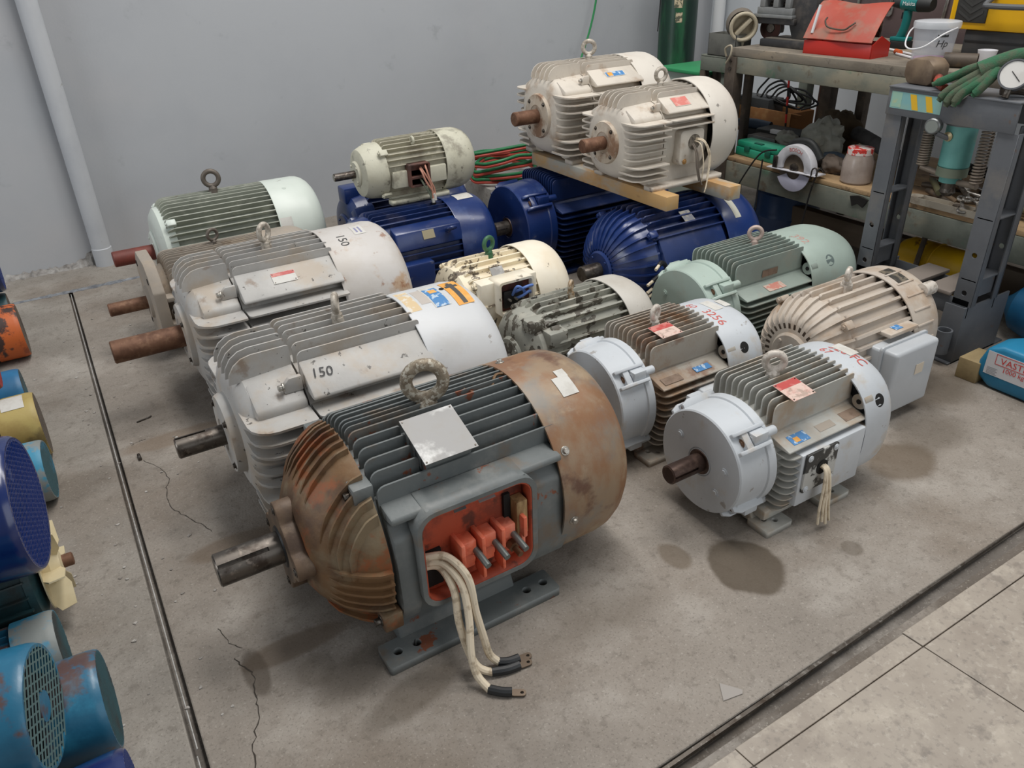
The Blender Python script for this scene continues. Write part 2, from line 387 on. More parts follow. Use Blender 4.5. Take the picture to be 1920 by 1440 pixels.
# ------------------------------------------------------------------ motor building blocks (local x runs along the shaft from its tip, z up from the base)
M_SHAFT = mat('oiled_shaft_steel', rgb(104, 98, 92), .34, .8, [(rgb(60, 50, 44), 22, .45, .65, 8, None, .8), (rgb(150, 140, 130), 50, .58, .7, 6, None, .5)])
M_SHAFTR = mat('rusty_shaft', rgb(122, 88, 68), .6, .35, [(rgb(92, 62, 46), 16, .4, .62, 8, None, .8), (rgb(150, 116, 92), 30, .55, .72, 6, None, .6)], .1, 100)
M_SHAFTRED = mat('red_oxide_shaft', rgb(126, 62, 52), .55, .1, [(rgb(96, 50, 44), 14, .4, .65, 6, None, .7)])
M_SHAFTD = mat('dark_brown_shaft', rgb(70, 54, 48), .42, .6, [(rgb(104, 84, 74), 30, .5, .7, 6, None, .7)])
M_ZINC = mat('zinc_bolt', rgb(176, 172, 164), .38, .7, [(rgb(110, 96, 84), 60, .5, .7, 5, None, .6)])
M_BLACK = mat('black_plastic', rgb(30, 30, 31), .5)
M_WIRE = mat('white_cable', rgb(222, 208, 184), .6, 0, [(rgb(150, 128, 100), 40, .55, .7, 6, None, .6)])
M_TAPE = mat('black_tape', rgb(38, 40, 42), .42)
M_LUG = mat('copper_lug', rgb(120, 106, 92), .45, .7)

def shaft(root, h, r, L, m=None, key=0.0, ka=PI / 2, x0=0.0):
    m = m or M_SHAFT; mb = MB()
    if key:
        n = 36; hw = .13; pts = []
        for i in range(n):
            a = ka + hw + (2 * PI - 2 * hw) * i / (n - 1); pts.append((r * math.cos(a), r * math.sin(a)))
        for sgn in (-1, 1):
            a = ka + hw * sgn; pts.append((r * math.cos(a) - .22 * r * math.cos(ka), r * math.sin(a) - .22 * r * math.sin(ka)))
        mb.prism(pts, (x0 + .003, 0, h), (0, 1, 0), (0, 0, 1), (key, 0, 0))
        mb.lathe([(x0, 0), (x0, r - .004), (x0 + .0035, r - .0006)], 36, (0, h))
        mb.lathe([(x0 + key, 0), (x0 + key, r), (x0 + L, r), (x0 + L, 0)], 36, (0, h))
    else:
        mb.lathe([(x0, 0), (x0, r - .004), (x0 + .004, r), (x0 + L, r), (x0 + L, 0)], 36, (0, h))
    return mb.build('shaft', m, root)
def finplate(p0, p1, t, x0, x1, c0, c1, taper=.7):
    p0 = Vector((0, p0[0], p0[1])); p1 = Vector((0, p1[0], p1[1])); d = p1 - p0; H = d.length; d.normalize()
    wv = Vector((1, 0, 0)).cross(d); c0 = min(c0, H * .98, (x1 - x0) * .45); c1 = min(c1, H * .98, (x1 - x0) * .45)
    poly = [(x0, 0)]
    for i in range(5):
        a = PI - PI / 2 * i / 4; poly.append((x0 + c0 + c0 * math.cos(a), H - c0 + c0 * math.sin(a)))
    for i in range(4):
        a = PI / 2 - PI / 2 * i / 3; poly.append((x1 - c1 + c1 * math.cos(a), H - c1 + c1 * math.sin(a)))
    poly.append((x1, 0)); n = len(poly); mb = MB()
    for s in (-1, 1):
        for x, q in poly:
            tt = t / 2 * (1 - (1 - taper) * q / H); mb.v.append(tuple(Vector((x, 0, 0)) + p0 + d * q + wv * (s * tt)))
    mb.f = [tuple(range(n - 1, -1, -1)), tuple(range(n, 2 * n))] + [(i, (i + 1) % n, n + (i + 1) % n, n + i) for i in range(n)]
    mb.m = [0] * len(mb.f)
    return mb
def fin(parent, h, p0, p1, t, x0, x1, c0, c1, m, name='cooling_fin', taper=.7):
    return finplate((p0[0], p0[1] + h), (p1[0], p1[1] + h), t, x0, x1, c0, c1, taper).build(name, m, parent, smooth=30)
def sup(v, R, e):   # other coordinate on a superellipse
    v = min(abs(v) / R, .999); return R * (1 - v ** e) ** (1 / e)
def core(root, h, prof, m, name='frame', e=2.0, n=48): return MB().lathe([(prof[0][0], 0)] + list(prof) + [(prof[-1][0], 0)], n, (0, h), e).build(name, m, root)
def fan_cover(root, h, R, x0, x1, x2, m, e=2.0, t=.004, back=.62, n=64, inner=None, dome=.35):
    k = []
    for i in range(1, 7):      # rounded shoulder from the cylinder to the back
        a = PI / 2 * i / 6; k.append((x1 + (x2 - x1) * math.sin(a), R * (back + (1 - back) * math.cos(a))))
    out = [(x0, R), (x0 + .004, R + .0012), (x1, R)] + k + [(x2, R * .2), (x2, 0)]
    inn = [(x2 - t, 0), (x2 - t, R * back - t)] + [(x1, R - t), (x0, R - t)]
    o = MB().lathe(inn + out, n, (0, h), e).build('fan_cover', [m], root, smooth=40)
    MB().lathe([(x0 + .03, 0), (x0 + .03, R * .5), (x0 + .035, R * .55), (x1 - .02, R * .55), (x1 - .02, 0)], 32, (0, h)).build('fan', M_BLACK, o)
    return o
def bolt(parent, p, d, r=.009, L=.010, m=None, washer=True):
    d = Vector(d).normalized(); p = Vector(p); mb = MB()
    if washer: mb.cyl(p - d * .002, p + d * .002, r * 1.5, n=16)
    mb.hexa(p - d * .004, p + d * L, r)
    return mb.build('bolt', m or M_ZINC, parent, bevel=.0008, segs=1)
def eyebolt(root, x, y, z, Rr, rr, m, yaw=0.0, collar=1.6, tilt=0.0):
    mb = MB(); mb.torus((0, 0, Rr + rr * 1.9), Rr, rr, 'Y' if True else 'X', 32, 12)
    mb.cyl((0, 0, -.012), (0, 0, rr * 1.0), rr * 1.7, rr * 1.7, 20); mb.cyl((0, 0, rr * .9), (0, 0, rr * 2.2), rr * 1.7, rr * .95, 20)
    mb.cyl((0, 0, -.03), (0, 0, 0), rr * collar * 1.35, rr * collar * 1.2, 20)
    return mb.build('eyebolt', m, root, loc=(x, y, z), rot=(tilt, 0, yaw))
def foot(root, h, x0, x1, yo, yi, ytop, ztop, m, t=.025, holes=((.2, .5), (.8, .5)), hr=.011, web=(.0, 1.0), side=-1, name='foot'):
    """pad with holes plus a web rising to the frame. y values are distances from the axis"""
    pad = plate(name, m, rounded(x0, x1, *sorted((side * yo, side * yi)), .008), [(x0 + (x1 - x0) * a, side * (yo + (yi - yo) * b), hr) for a, b in holes], t, root, (0, 0, t / 2))
    wx0 = x0 + (x1 - x0) * web[0]; wx1 = x0 + (x1 - x0) * web[1]
    ym = yi + (yo - yi) * .12
    MB().prism([(side * ym, t - .003), (side * (ym - .015), t + .03), (side * ytop, ztop), (side * ytop * .55, ztop * .98), (side * ytop * .55, .01), (side * (yi * .8), .006), (side * ym, .006)],
               (wx0, 0, 0), (0, 1, 0), (0, 0, 1), (wx1 - wx0, 0, 0)).build('foot_web', m, pad, bevel=.006, loc=(0, 0, -t / 2))
    return pad
def nameplate(parent, c, u, v, wd, ht, mats, t=.0015, header=0.0, rivets=True, name='nameplate'):
    """c centre, u along width, v along height (up); mats (body, header)"""
    u = Vector(u).normalized(); v = Vector(v).normalized(); n = u.cross(v); c = Vector(c); mb = MB()
    def q(a0, a1, b0, b1, k, zz):
        mb.mat(k).prism([(a0, b0), (a1, b0), (a1, b1), (a0, b1)], c, u, v, n * zz)
    q(-wd / 2, wd / 2, -ht / 2, ht / 2, 0, t)
    if header: q(-wd / 2 + .001, wd / 2 - .001, ht / 2 - header * ht, ht / 2 - .001, 1, t * 1.3)
    o = mb.build(name, list(mats), parent, smooth=0)
    if rivets:
        for sa in (-1, 1):
            for sb in (-1, 1):
                p = c + u * (sa * (wd / 2 - .006)) + v * (sb * (ht / 2 - .006)); MB().cyl(p, p + n * (t + .002), .0028, .002, 8).build('rivet', M_STEELD, o)
    return o
def cyl_map(h, R, x, a0, flip=False, off=.0008, e=2.0):
    """text/sticker frame on a cover: u runs round the cover (towards +y at the top), v along -x ; returns fn(u,v)"""
    def fn(u, v):
        if flip: u, v = -u, -v
        a = a0 - u / R
        ca, sa = math.cos(a), math.sin(a); q = 1.0 if e == 2.0 else (abs(ca) ** e + abs(sa) ** e) ** (-1 / e)
        return (x - v, (R * q + off) * ca, h + (R * q + off) * sa), (0, ca, sa)
    return fn
def wrapped(parent, name, fn, polys, mats):
    """flat sticker made of quads-subdivided rectangles (u0,u1,v0,v1,slot,lift) laid by fn"""
    mb = MB()
    for (u0, u1, v0, v1, k, lift) in polys:
        nu = max(2, int(abs(u1 - u0) / .012)); o = len(mb.v)
        for i in range(nu + 1):
            for vv in (v0, v1):
                p, n = fn(u0 + (u1 - u0) * i / nu, vv); mb.v.append(tuple(Vector(p) + Vector(n) * lift))
        for i in range(nu): mb.f.append((o + 2 * i, o + 2 * i + 1, o + 2 * i + 3, o + 2 * i + 2)); mb.m.append(k)
    return mb.build(name, mats, parent, smooth=40)
def lettering(parent, s, size, m, fn, **k):
    return link('lettering', text_mesh(s, size, m, fn, **k), parent)
M_INKR = mat('red_marker', rgb(196, 92, 84), .6); M_INKB = mat('black_marker', rgb(40, 40, 42), .6)
M_PLATE = mat('aluminium_plate', rgb(152, 151, 150), .55, .2, [(rgb(150, 146, 140), 18, .45, .65, 8, None, .6), (rgb(226, 226, 224), 9, .55, .7, 5, None, .7)])
M_PLRED = mat('plate_red', rgb(186, 74, 70), .5, 0, [(rgb(214, 150, 140), 30, .5, .65, 7, None, .6)])
M_PLPINK = mat('plate_worn', rgb(216, 190, 178), .5, 0, [(rgb(200, 140, 128), 25, .5, .66, 7, None, .6), (rgb(150, 130, 116), 40, .56, .66, 7, None, .6)])
M_PLBROWN = mat('plate_brown', rgb(140, 120, 104), .5, .2, [(rgb(110, 90, 76), 30, .5, .65, 7, None, .6)])
M_STBLUE = mat('sticker_blue', rgb(70, 130, 186), .5, 0, [(rgb(200, 214, 224), 40, .58, .63, 4, None, .8)])
M_STWHITE = mat('sticker_white', rgb(208, 206, 200), .55, 0, [(rgb(190, 186, 178), 30, .5, .7, 6, None, .6)])
M_STORANGE = mat('sticker_orange', rgb(226, 160, 70), .55, 0, [(rgb(236, 186, 110), 30, .5, .7, 6, None, .6)])
M_STDARK = mat('sticker_dark', rgb(74, 72, 70), .6)
M_STPEEL = mat('sticker_peeled', rgb(214, 190, 150), .6, 0, [(rgb(220, 216, 206), 26, .48, .55, 6, None, .9)])
def place(name, label, x, y, z=0.0, yaw=0.0, cat='motor', group='electric motors on the workshop floor'):
    return thing(name, label, cat, (x, y, z), yaw, group)
def interp(prof, x):
    if x <= prof[0][0]: return prof[0][1]
    for (a, ra), (b, rb) in zip(prof[:-1], prof[1:]):
        if x <= b: return ra + (rb - ra) * (x - a) / (b - a)
    return prof[-1][1]
def bowl_rib(parent, h, prof, level, axis, side, x0, x1, extra, t, m, name='rib', n=12):
    """rib lying in a plane z=level or y=level over a bowl-shaped end bell"""
    outer = []; inner = []
    for i in range(n + 1):
        x = x0 + (x1 - x0) * i / n; r = interp(prof, x)
        ro = r + extra * min(1, i / 2.0 + .05)
        if ro <= abs(level) + .002: continue
        yo = math.sqrt(ro * ro - level * level); ri = max(r - .014, 0)
        yi = math.sqrt(max(ri * ri - level * level, 0)) if ri > abs(level) else 0
        outer.append((x, yo)); inner.append((x, yi))
    if len(outer) < 3: return None
    poly = outer + inner[::-1]
    if axis == 'z': mb = MB().prism(poly, (0, 0, h + level - t / 2), (1, 0, 0), (0, side, 0), (0, 0, t))
    else: mb = MB().prism(poly, (0, level - t / 2, h), (1, 0, 0), (0, 0, side), (0, t, 0))
    return mb.build(name, m, parent, smooth=30)
def leads(root, paths, r, m, name='lead_wire', tip=None):
    for p in paths:
        o = MB().tube(smooth_path(p, 6), r, 8).build(name, m, root)
        if tip: 
            a, b = Vector(p[-2]), Vector(p[-1]); d = (b - a).normalized()
            MB().cyl(b - d * .004, b + d * tip[0], tip[1], n=8).build('lead_tip', tip[2], o)
# ------------------------------------------------------------------ A: rusty grey motor with open terminal box
def motor_A():
    X0 = .103; h = .28; y = 1.584
    root = place('electric_motor', 'rusty grey motor in front with open orange terminal box and thick white cables', X0, y)
    X = lambda a: a - X0
    mf = mat('grey_green_paint', rgb(112, 117, 117), .5, 0, [(rgb(92, 98, 99), 5, .4, .7, 5, None, .6), (rgb(140, 140, 136), 8, .52, .72, 7, None, .6), (rgb(120, 98, 74), 6, .58, .72, 8, None, .55), (rgb(134, 74, 46), 13, .66, .70, 8, None, .9)], .12, 90)
    mbell = mat('rust_brown_bell', rgb(122, 92, 62), .55, .1, [(rgb(86, 62, 46), 6, .42, .62, 8, None, .85), (rgb(140, 128, 104), 5, .52, .7, 7, None, .7), (rgb(146, 82, 46), 9, .56, .66, 8, None, .8), (rgb(66, 50, 42), 4, .6, .72, 6, None, .7)], .15, 100)
    mcov = mat('rust_stained_cover', rgb(150, 128, 104), .5, .1, [(rgb(120, 122, 120), 4, .46, .64, 6, None, .75), (rgb(138, 92, 56), 5, .52, .68, 8, (1, 1, .5), .75), (rgb(176, 158, 132), 8, .58, .72, 7, None, .6), (rgb(92, 58, 46), 3.4, .62, .70, 6, None, .8)], .08, 80)
    morange = mat('orange_primer', rgb(178, 76, 48), .55, 0, [(rgb(120, 56, 40), 9, .45, .62, 7, None, .8), (rgb(70, 44, 36), 14, .56, .68, 7, None, .8)], .1, 90)
    shaft(root, h, .0415, X(.32), M_SHAFT, key=.125, ka=PI / 2 + .75)
    # hub plate with lobes
    pts = []
    for i in range(64):
        a = 2 * PI * i / 64; lob = max(0, math.cos(4 * a)) ** .8; pts.append(((.098 + .034 * lob) * math.cos(a), (.098 + .034 * lob) * math.sin(a)))
    mhub = mat('brown_grey_hub', rgb(108, 88, 70), .55, .1, [(rgb(76, 60, 50), 8, .42, .62, 8, None, .8), (rgb(140, 120, 100), 9, .56, .7, 7, None, .6)], .15, 100)
    hub = MB().prism(pts, (X(.262), 0, h), (0, 1, 0), (0, 0, 1), (.05, 0, 0)).build('bearing_cap', mhub, root, bevel=.004)
    MB().lathe([(X(.258), 0), (X(.258), .052), (X(.262), .056), (X(.27), .056)], 32, (0, h)).build('shaft_seal', M_BLACK, hub)
    for a in (0, PI / 2, PI, 1.5 * PI): bolt(hub, (X(.262), .112 * math.cos(a), h + .112 * math.sin(a)), (-1, 0, 0), .008, .004, M_STEELD)
    prof = [(X(.30), .120), (X(.315), .150), (X(.335), .178), (X(.36), .205), (X(.39), .232), (X(.42), .250), (X(.452), .256)]
    bell = core(root, h, prof, mbell, 'end_bell')
    for lv in [-.235, -.215, -.195, -.175, -.10, -.07, -.04, -.01, .022]:
        for s in (-1, 1): bowl_rib(bell, h, prof, lv, 'z', s, X(.325), X(.448), .016, .0065, mbell)
    for lv in [-.215, -.19, -.165, -.14, -.065, -.035, -.005, .025, .055, .085, .115, .14, .165, .19, .215]:
        bowl_rib(bell, h, prof, lv, 'y', 1, X(.325), X(.448), .014, .0065, mbell)
    for sy, sz in ((-.150, .19), (.150, .19), (-.236, -.135), (.236, -.135)):
        lug = MB().box((X(.436), sy, h + sz), (.05, .05, .05)).build('bolt_lug', mf if sz > 0 else mbell, bell, bevel=.005)
        bolt(lug, (X(.411), sy, h + sz), (-1, 0, 0), .010, .016, M_STEELD)
    frame = core(root, h, [(X(.452), .232), (X(.94), .232)], mf)
    # lower ring of the frame
    ys = [-.186 + i * .031 for i in range(13)]
    for i, fy in enumerate(ys):
        top = math.sqrt(.283 ** 2 - fy ** 2) * .985
        x0, x1 = X(.462), X(.955)
        if abs(fy) < .012:      # split fin under the eyebolt with slot
            fin(frame, h, (fy - .008, .2), (fy - .008, top), .006, x0, x1, .02, .01, mf); fin(frame, h, (fy + .012, .2), (fy + .012, top), .006, x0, x1, .02, .01, mf); continue
        if -.16 < fy < -.05:    # nameplate interrupts these fins
            fin(frame, h, (fy, .17), (fy, top), .008, x0, X(.585), .022, .006, mf); fin(frame, h, (fy, .17), (fy, top), .008, X(.722), x1, .012, .008, mf)
        else: fin(frame, h, (fy, .14 if abs(fy) > .15 else .19), (fy, top), .008, x0, x1, .022, .008, mf)
    for s in (-1, 1):           # smooth side jackets and lower fins
        for (ja, jb) in (((.462, .516), (.832, .947)) if s < 0 else ((.462, .947),)):
            MB().prism([(s * .16, .135), (s * .222, .130), (s * .256, .095), (s * .266, -.10), (s * .24, -.165), (s * .10, -.17), (s * .1, .14)], (X(ja), 0, h), (0, 1, 0), (0, 0, 1), (jb - ja, 0, 0)).build('side_jacket', mf, frame, bevel=.008)
        MB().prism([(s * .16, .170), (s * .19, .164), (s * .252, .158), (s * .256, .142), (s * .16, .12)], (X(.464), 0, h), (0, 1, 0), (0, 0, 1), (.47, 0, 0)).build('side_ledge', mf, frame, bevel=.006)
        for z in (-.185, -.20, -.215): fin(frame, h, (s * .12, z), (s * sup(z, .272, 2), z), .006, X(.464), X(.95), .015, .01, mf)
    np_ = nameplate(root, (X(.653), -.137, h + .262), (1, .0, 0), (0, .90, .32), .142, .145, (M_PLATE, M_PLATE))
    MB().prism([(-.06, -.06), (.06, -.06), (.06, .06), (-.06, .06)], (X(.653), -.137, h + .262), (1, 0, 0), (0, .94, .33), (0, .02, -.06)).build('plate_boss', mf, np_)
    eb = mat('eyebolt_worn', rgb(150, 138, 120), .6, .3, [(rgb(110, 96, 80), 60, .45, .6, 5, None, .7), (rgb(205, 200, 186), 80, .55, .62, 4, None, .7)], .3, 160)
    eyebolt(root, X(.690), 0, h + .255, .047, .0165, eb, yaw=-.35)
    MB().lathe([(0, .048), (.012, .044), (.03, .036), (.03, 0)], 24, X=Matrix.Translation((X(.690), 0, h + .205)) @ Matrix.Rotation(-PI / 2, 4, 'Y')).build('lifting_boss', mf, frame)
    MB().tube(smooth_path([(X(.80), .004, h + .272), (X(.83), -.02, h + .262), (X(.87), -.018, h + .262), (X(.90), .01, h + .278), (X(.925), .012, h + .275)], 5), .004, 6).build('fin_gouge', mbell, frame)
    cov = fan_cover(root, h, .281, X(.925), X(1.075), X(1.20), mcov, back=.5, t=.006)
    for a in (PI / 2 - .28, PI + .16, PI / 2 + 1.0, .1): bolt(cov, (X(.955), .282 * math.cos(a), h + .282 * math.sin(a)), (0, math.cos(a), math.sin(a)), .0085, .010)
    wrapped(cov, 'torn_label', cyl_map(h, .2815, X(1.04), PI / 2 + .42), [(-.03, .035, -.028, .022, 0, .0006), (.03, .06, -.03, .0, 0, .0006)], [M_STWHITE])
    for k in range(44):         # stator slots glimpsed through the gap at the cover rim
        a = 2 * PI * k / 44
        MB().box((0, 0, 0), (.012, .010, .02), Matrix.Translation((X(.958), .262 * math.cos(a), h + .262 * math.sin(a))) @ Matrix.Rotation(a - PI / 2, 4, 'X')).build('vent_tooth', M_STEELD, cov, smooth=0)
    # feet
    foot(root, h, X(.401), X(.908), .285, .20, .23, .16, mf, .026, ((.077, .5), (.18, .5), (.835, .5), (.94, .5)), .0125, (.12, .80))
    foot(root, h, X(.401), X(.908), .285, .20, .23, .16, mf, .026, ((.077, .5), (.18, .5), (.835, .5), (.94, .5)), .0125, (.12, .80), side=1)
    # open terminal box cast on the near side
    bx0, bx1, bz0, bz1, yo = X(.522), X(.824), -.112, .150, -.284
    tb = plate('terminal_box', mf, rounded(bx0 - .012, bx1 + .014, bz0 - .012, bz1 + .012, .05, 5), [rounded(bx0, bx1, bz0, bz1, .042, 5)[::-1]], .085, root, (0, yo + .0425, h), (PI / 2, 0, 0))
    MB().prism([(yo + .012, bz1 + .011), (-.25, .1605), (-.19, .168), (-.19, .13), (yo + .012, bz1 + .001)], (bx0 + .02, 0, h), (0, 1, 0), (0, 0, 1), (bx1 - bx0 - .03, 0, 0)).build('box_shoulder', mf, tb, bevel=.008, loc=(0, 0, 0)).matrix_parent_inverse = tb.matrix_basis.inverted()
    PI_ = tb.matrix_basis.inverted()
    def sub(mb, name, m, **k):
        o = mb.build(name, m, tb, **k); o.matrix_parent_inverse = PI_; return o
    sub(MB().prism(rounded(bx0 + .001, bx1 - .001, bz0 + .001, bz1 - .001, .041, 5), (0, yo + .046, h), (1, 0, 0), (0, 0, 1), (0, .006, 0)), 'box_back', morange)
    lin_ = plate('box_lining', morange, rounded(bx0 + .0005, bx1 - .0005, bz0 + .0005, bz1 - .0005, .0415, 5), [rounded(bx0 + .004, bx1 - .004, bz0 + .004, bz1 - .004, .039, 5)[::-1]], .078, tb, (0, yo + .0415, h), (PI / 2, 0, 0)); lin_.matrix_parent_inverse = PI_
    sub(MB().bb(bx1 - .042, bx1 - .010, yo + .008, yo + .045, h - .02, h + .085), 'insulation_strip', mat('varnished_paper', rgb(190, 160, 112), .6, 0, [(rgb(110, 76, 46), 18, .45, .65, 7, (1, 1, .3), .8)]), bevel=.003)
    sub(MB().bb(bx1 - .062, bx1 - .044, yo + .036, yo + .0465, h + .0, h + .10), 'slot_opening', M_DARKHOLE, smooth=0)
    sub(MB().bb(bx0 + .006, bx0 + .06, yo + .038, yo + .0465, h - .09, h + .02), 'slot_opening', M_DARKHOLE, smooth=0)
    mt = mat('orange_terminal', rgb(236, 120, 88), .45, 0, [(rgb(240, 160, 138), 12, .5, .7, 5, None, .6), (rgb(196, 84, 56), 20, .56, .7, 6, None, .6)])
    blk = MB()
    cx = (bx0 + bx1) / 2 + .028
    for i in range(3):
        xx = cx - .068 + i * .056
        blk.bb(xx - .016, xx + .030, yo + .004, yo + .06, h - .010, h + .030)
        blk.bb(xx - .020, xx - .008, yo - .012, yo + .05, h - .020, h + .040)
        blk.cyl((xx + .01, yo + .012, h - .035), (xx + .01, yo + .055, h - .035), .020, n=16)
        blk.bb(xx - .014, xx + .028, yo + .015, yo + .055, h - .06, h - .01)
        blk.bb(xx - .020, xx - .010, yo - .012, yo + .035, h - .088, h - .046)
    blk.bb(cx + .088, cx + .100, yo - .012, yo + .05, h - .015, h + .048)
    blk.bb(cx + .086, cx + .098, yo - .004, yo + .05, h - .058, h - .010)
    tblk = sub(blk, 'terminal_block', mt, bevel=.004)
    stu = mat('stud_grey', rgb(112, 118, 116), .45, .5)
    for i in range(3):
        xx = cx - .055 + i * .054; o = MB().cyl((xx + .012, yo + .03, h + .004), (xx + .016, yo - .052, h - .012), .0085, n=12).build('terminal_stud', stu, tblk)
    o = MB().cyl((cx + .062, yo + .03, h - .034), (cx + .066, yo - .03, h - .044), .008, n=12).cyl((cx + .062, yo + .012, h - .034), (cx + .064, yo - .004, h - .037), .017, n=6).build('terminal_stud', mat('rusty_nut', rgb(112, 80, 56), .6, .3), tblk)
    # two small tags above the box
    for (xx, ww) in ((.632, .032), (.706, .045)): nameplate(root, (X(xx), -.262, h + .128), (1, 0, 0), (0, .9, .45), ww, .014, (mf if ww < .04 else M_PLATE,) * 2, rivets=False, name='small_tag')
    # thick white cables with taped ends and lugs
    by = yo
    paths = [
        [(bx0 + .012, by + .035, .275), (bx0 + .05, by + .015, .272), (bx0 + .072, by - .035, .235), (bx0 + .066, by - .075, .16), (bx0 + .045, by - .115, .085), (bx0 + .045, by - .14, .035), (bx0 + .058, by - .175, .012)],
        [(bx0 + .012, by + .038, .262), (bx0 + .045, by + .02, .258), (bx0 + .056, by - .025, .215), (bx0 + .048, by - .055, .14), (bx0 + .05, by - .09, .07), (bx0 + .062, by - .115, .028), (bx0 + .090, by - .135, .012)],
        [(bx0 + .012, by + .033, .295), (bx0 + .06, by + .01, .292), (bx0 + .088, by - .04, .25), (bx0 + .088, by - .07, .165), (bx0 + .093, by - .095, .09), (bx0 + .100, by - .105, .04), (bx0 + .118, by - .118, .014)]]
    ends = [[(bx0 + .056, by - .172, .012), (bx0 + .08, by - .195, .010), (bx0 + .10, by - .208, .009)], [(bx0 + .088, by - .133, .012), (bx0 + .125, by - .146, .010), (bx0 + .158, by - .150, .009)], [(bx0 + .116, by - .117, .014), (bx0 + .14, by - .128, .011), (bx0 + .168, by - .132, .010)]]
    for p, e in zip(paths, ends):
        c = MB().tube(smooth_path(p, 7), .0098, 10).build('power_cable', M_WIRE, root)
        MB().tube(smooth_path(e, 4), .0115, 10).build('tape_wrap', M_TAPE, c)
        a, b = Vector(e[-2]), Vector(e[-1]); d = (b - a).normalized(); ang = math.atan2(d.y, d.x)
        plate('cable_lug', M_LUG, rounded(-.004, .034, -.0095, .0095, .009, 4), [(.024, 0, .0045)], .004, c, (b.x, b.y, .006), (0, 0, ang))
    return root
motor_A()

# ------------------------------------------------------------------ B, C, P, Q: pale motors with vertical top fins, flat shoulders and shelf-like side fins
M_WG = mat('pale_grey_casting', rgb(186, 184, 180), .5, 0, [(rgb(160, 158, 156), 4, .4, .7, 6, None, .6), (rgb(178, 160, 138), 6, .50, .70, 8, None, .6), (rgb(128, 100, 74), 9, .64, .74, 9, None, .55), (rgb(64, 60, 56), 34, .70, .72, 5, None, .8)], .1, 90)
M_WCOV = mat('pale_cover_paint', rgb(204, 206, 208), .42, 0, [(rgb(188, 186, 182), 5, .45, .7, 6, None, .6), (rgb(176, 150, 118), 8, .66, .76, 9, None, .6), (rgb(120, 104, 88), 26, .70, .74, 7, None, .6)], .06, 70)
M_WCOVR = mat('stained_cover_paint', rgb(200, 196, 192), .45, 0, [(rgb(186, 178, 168), 5, .42, .7, 6, None, .7), (rgb(176, 140, 100), 7, .56, .70, 8, None, .75), (rgb(142, 92, 58), 11, .65, .71, 7, None, .7)], .06, 70)
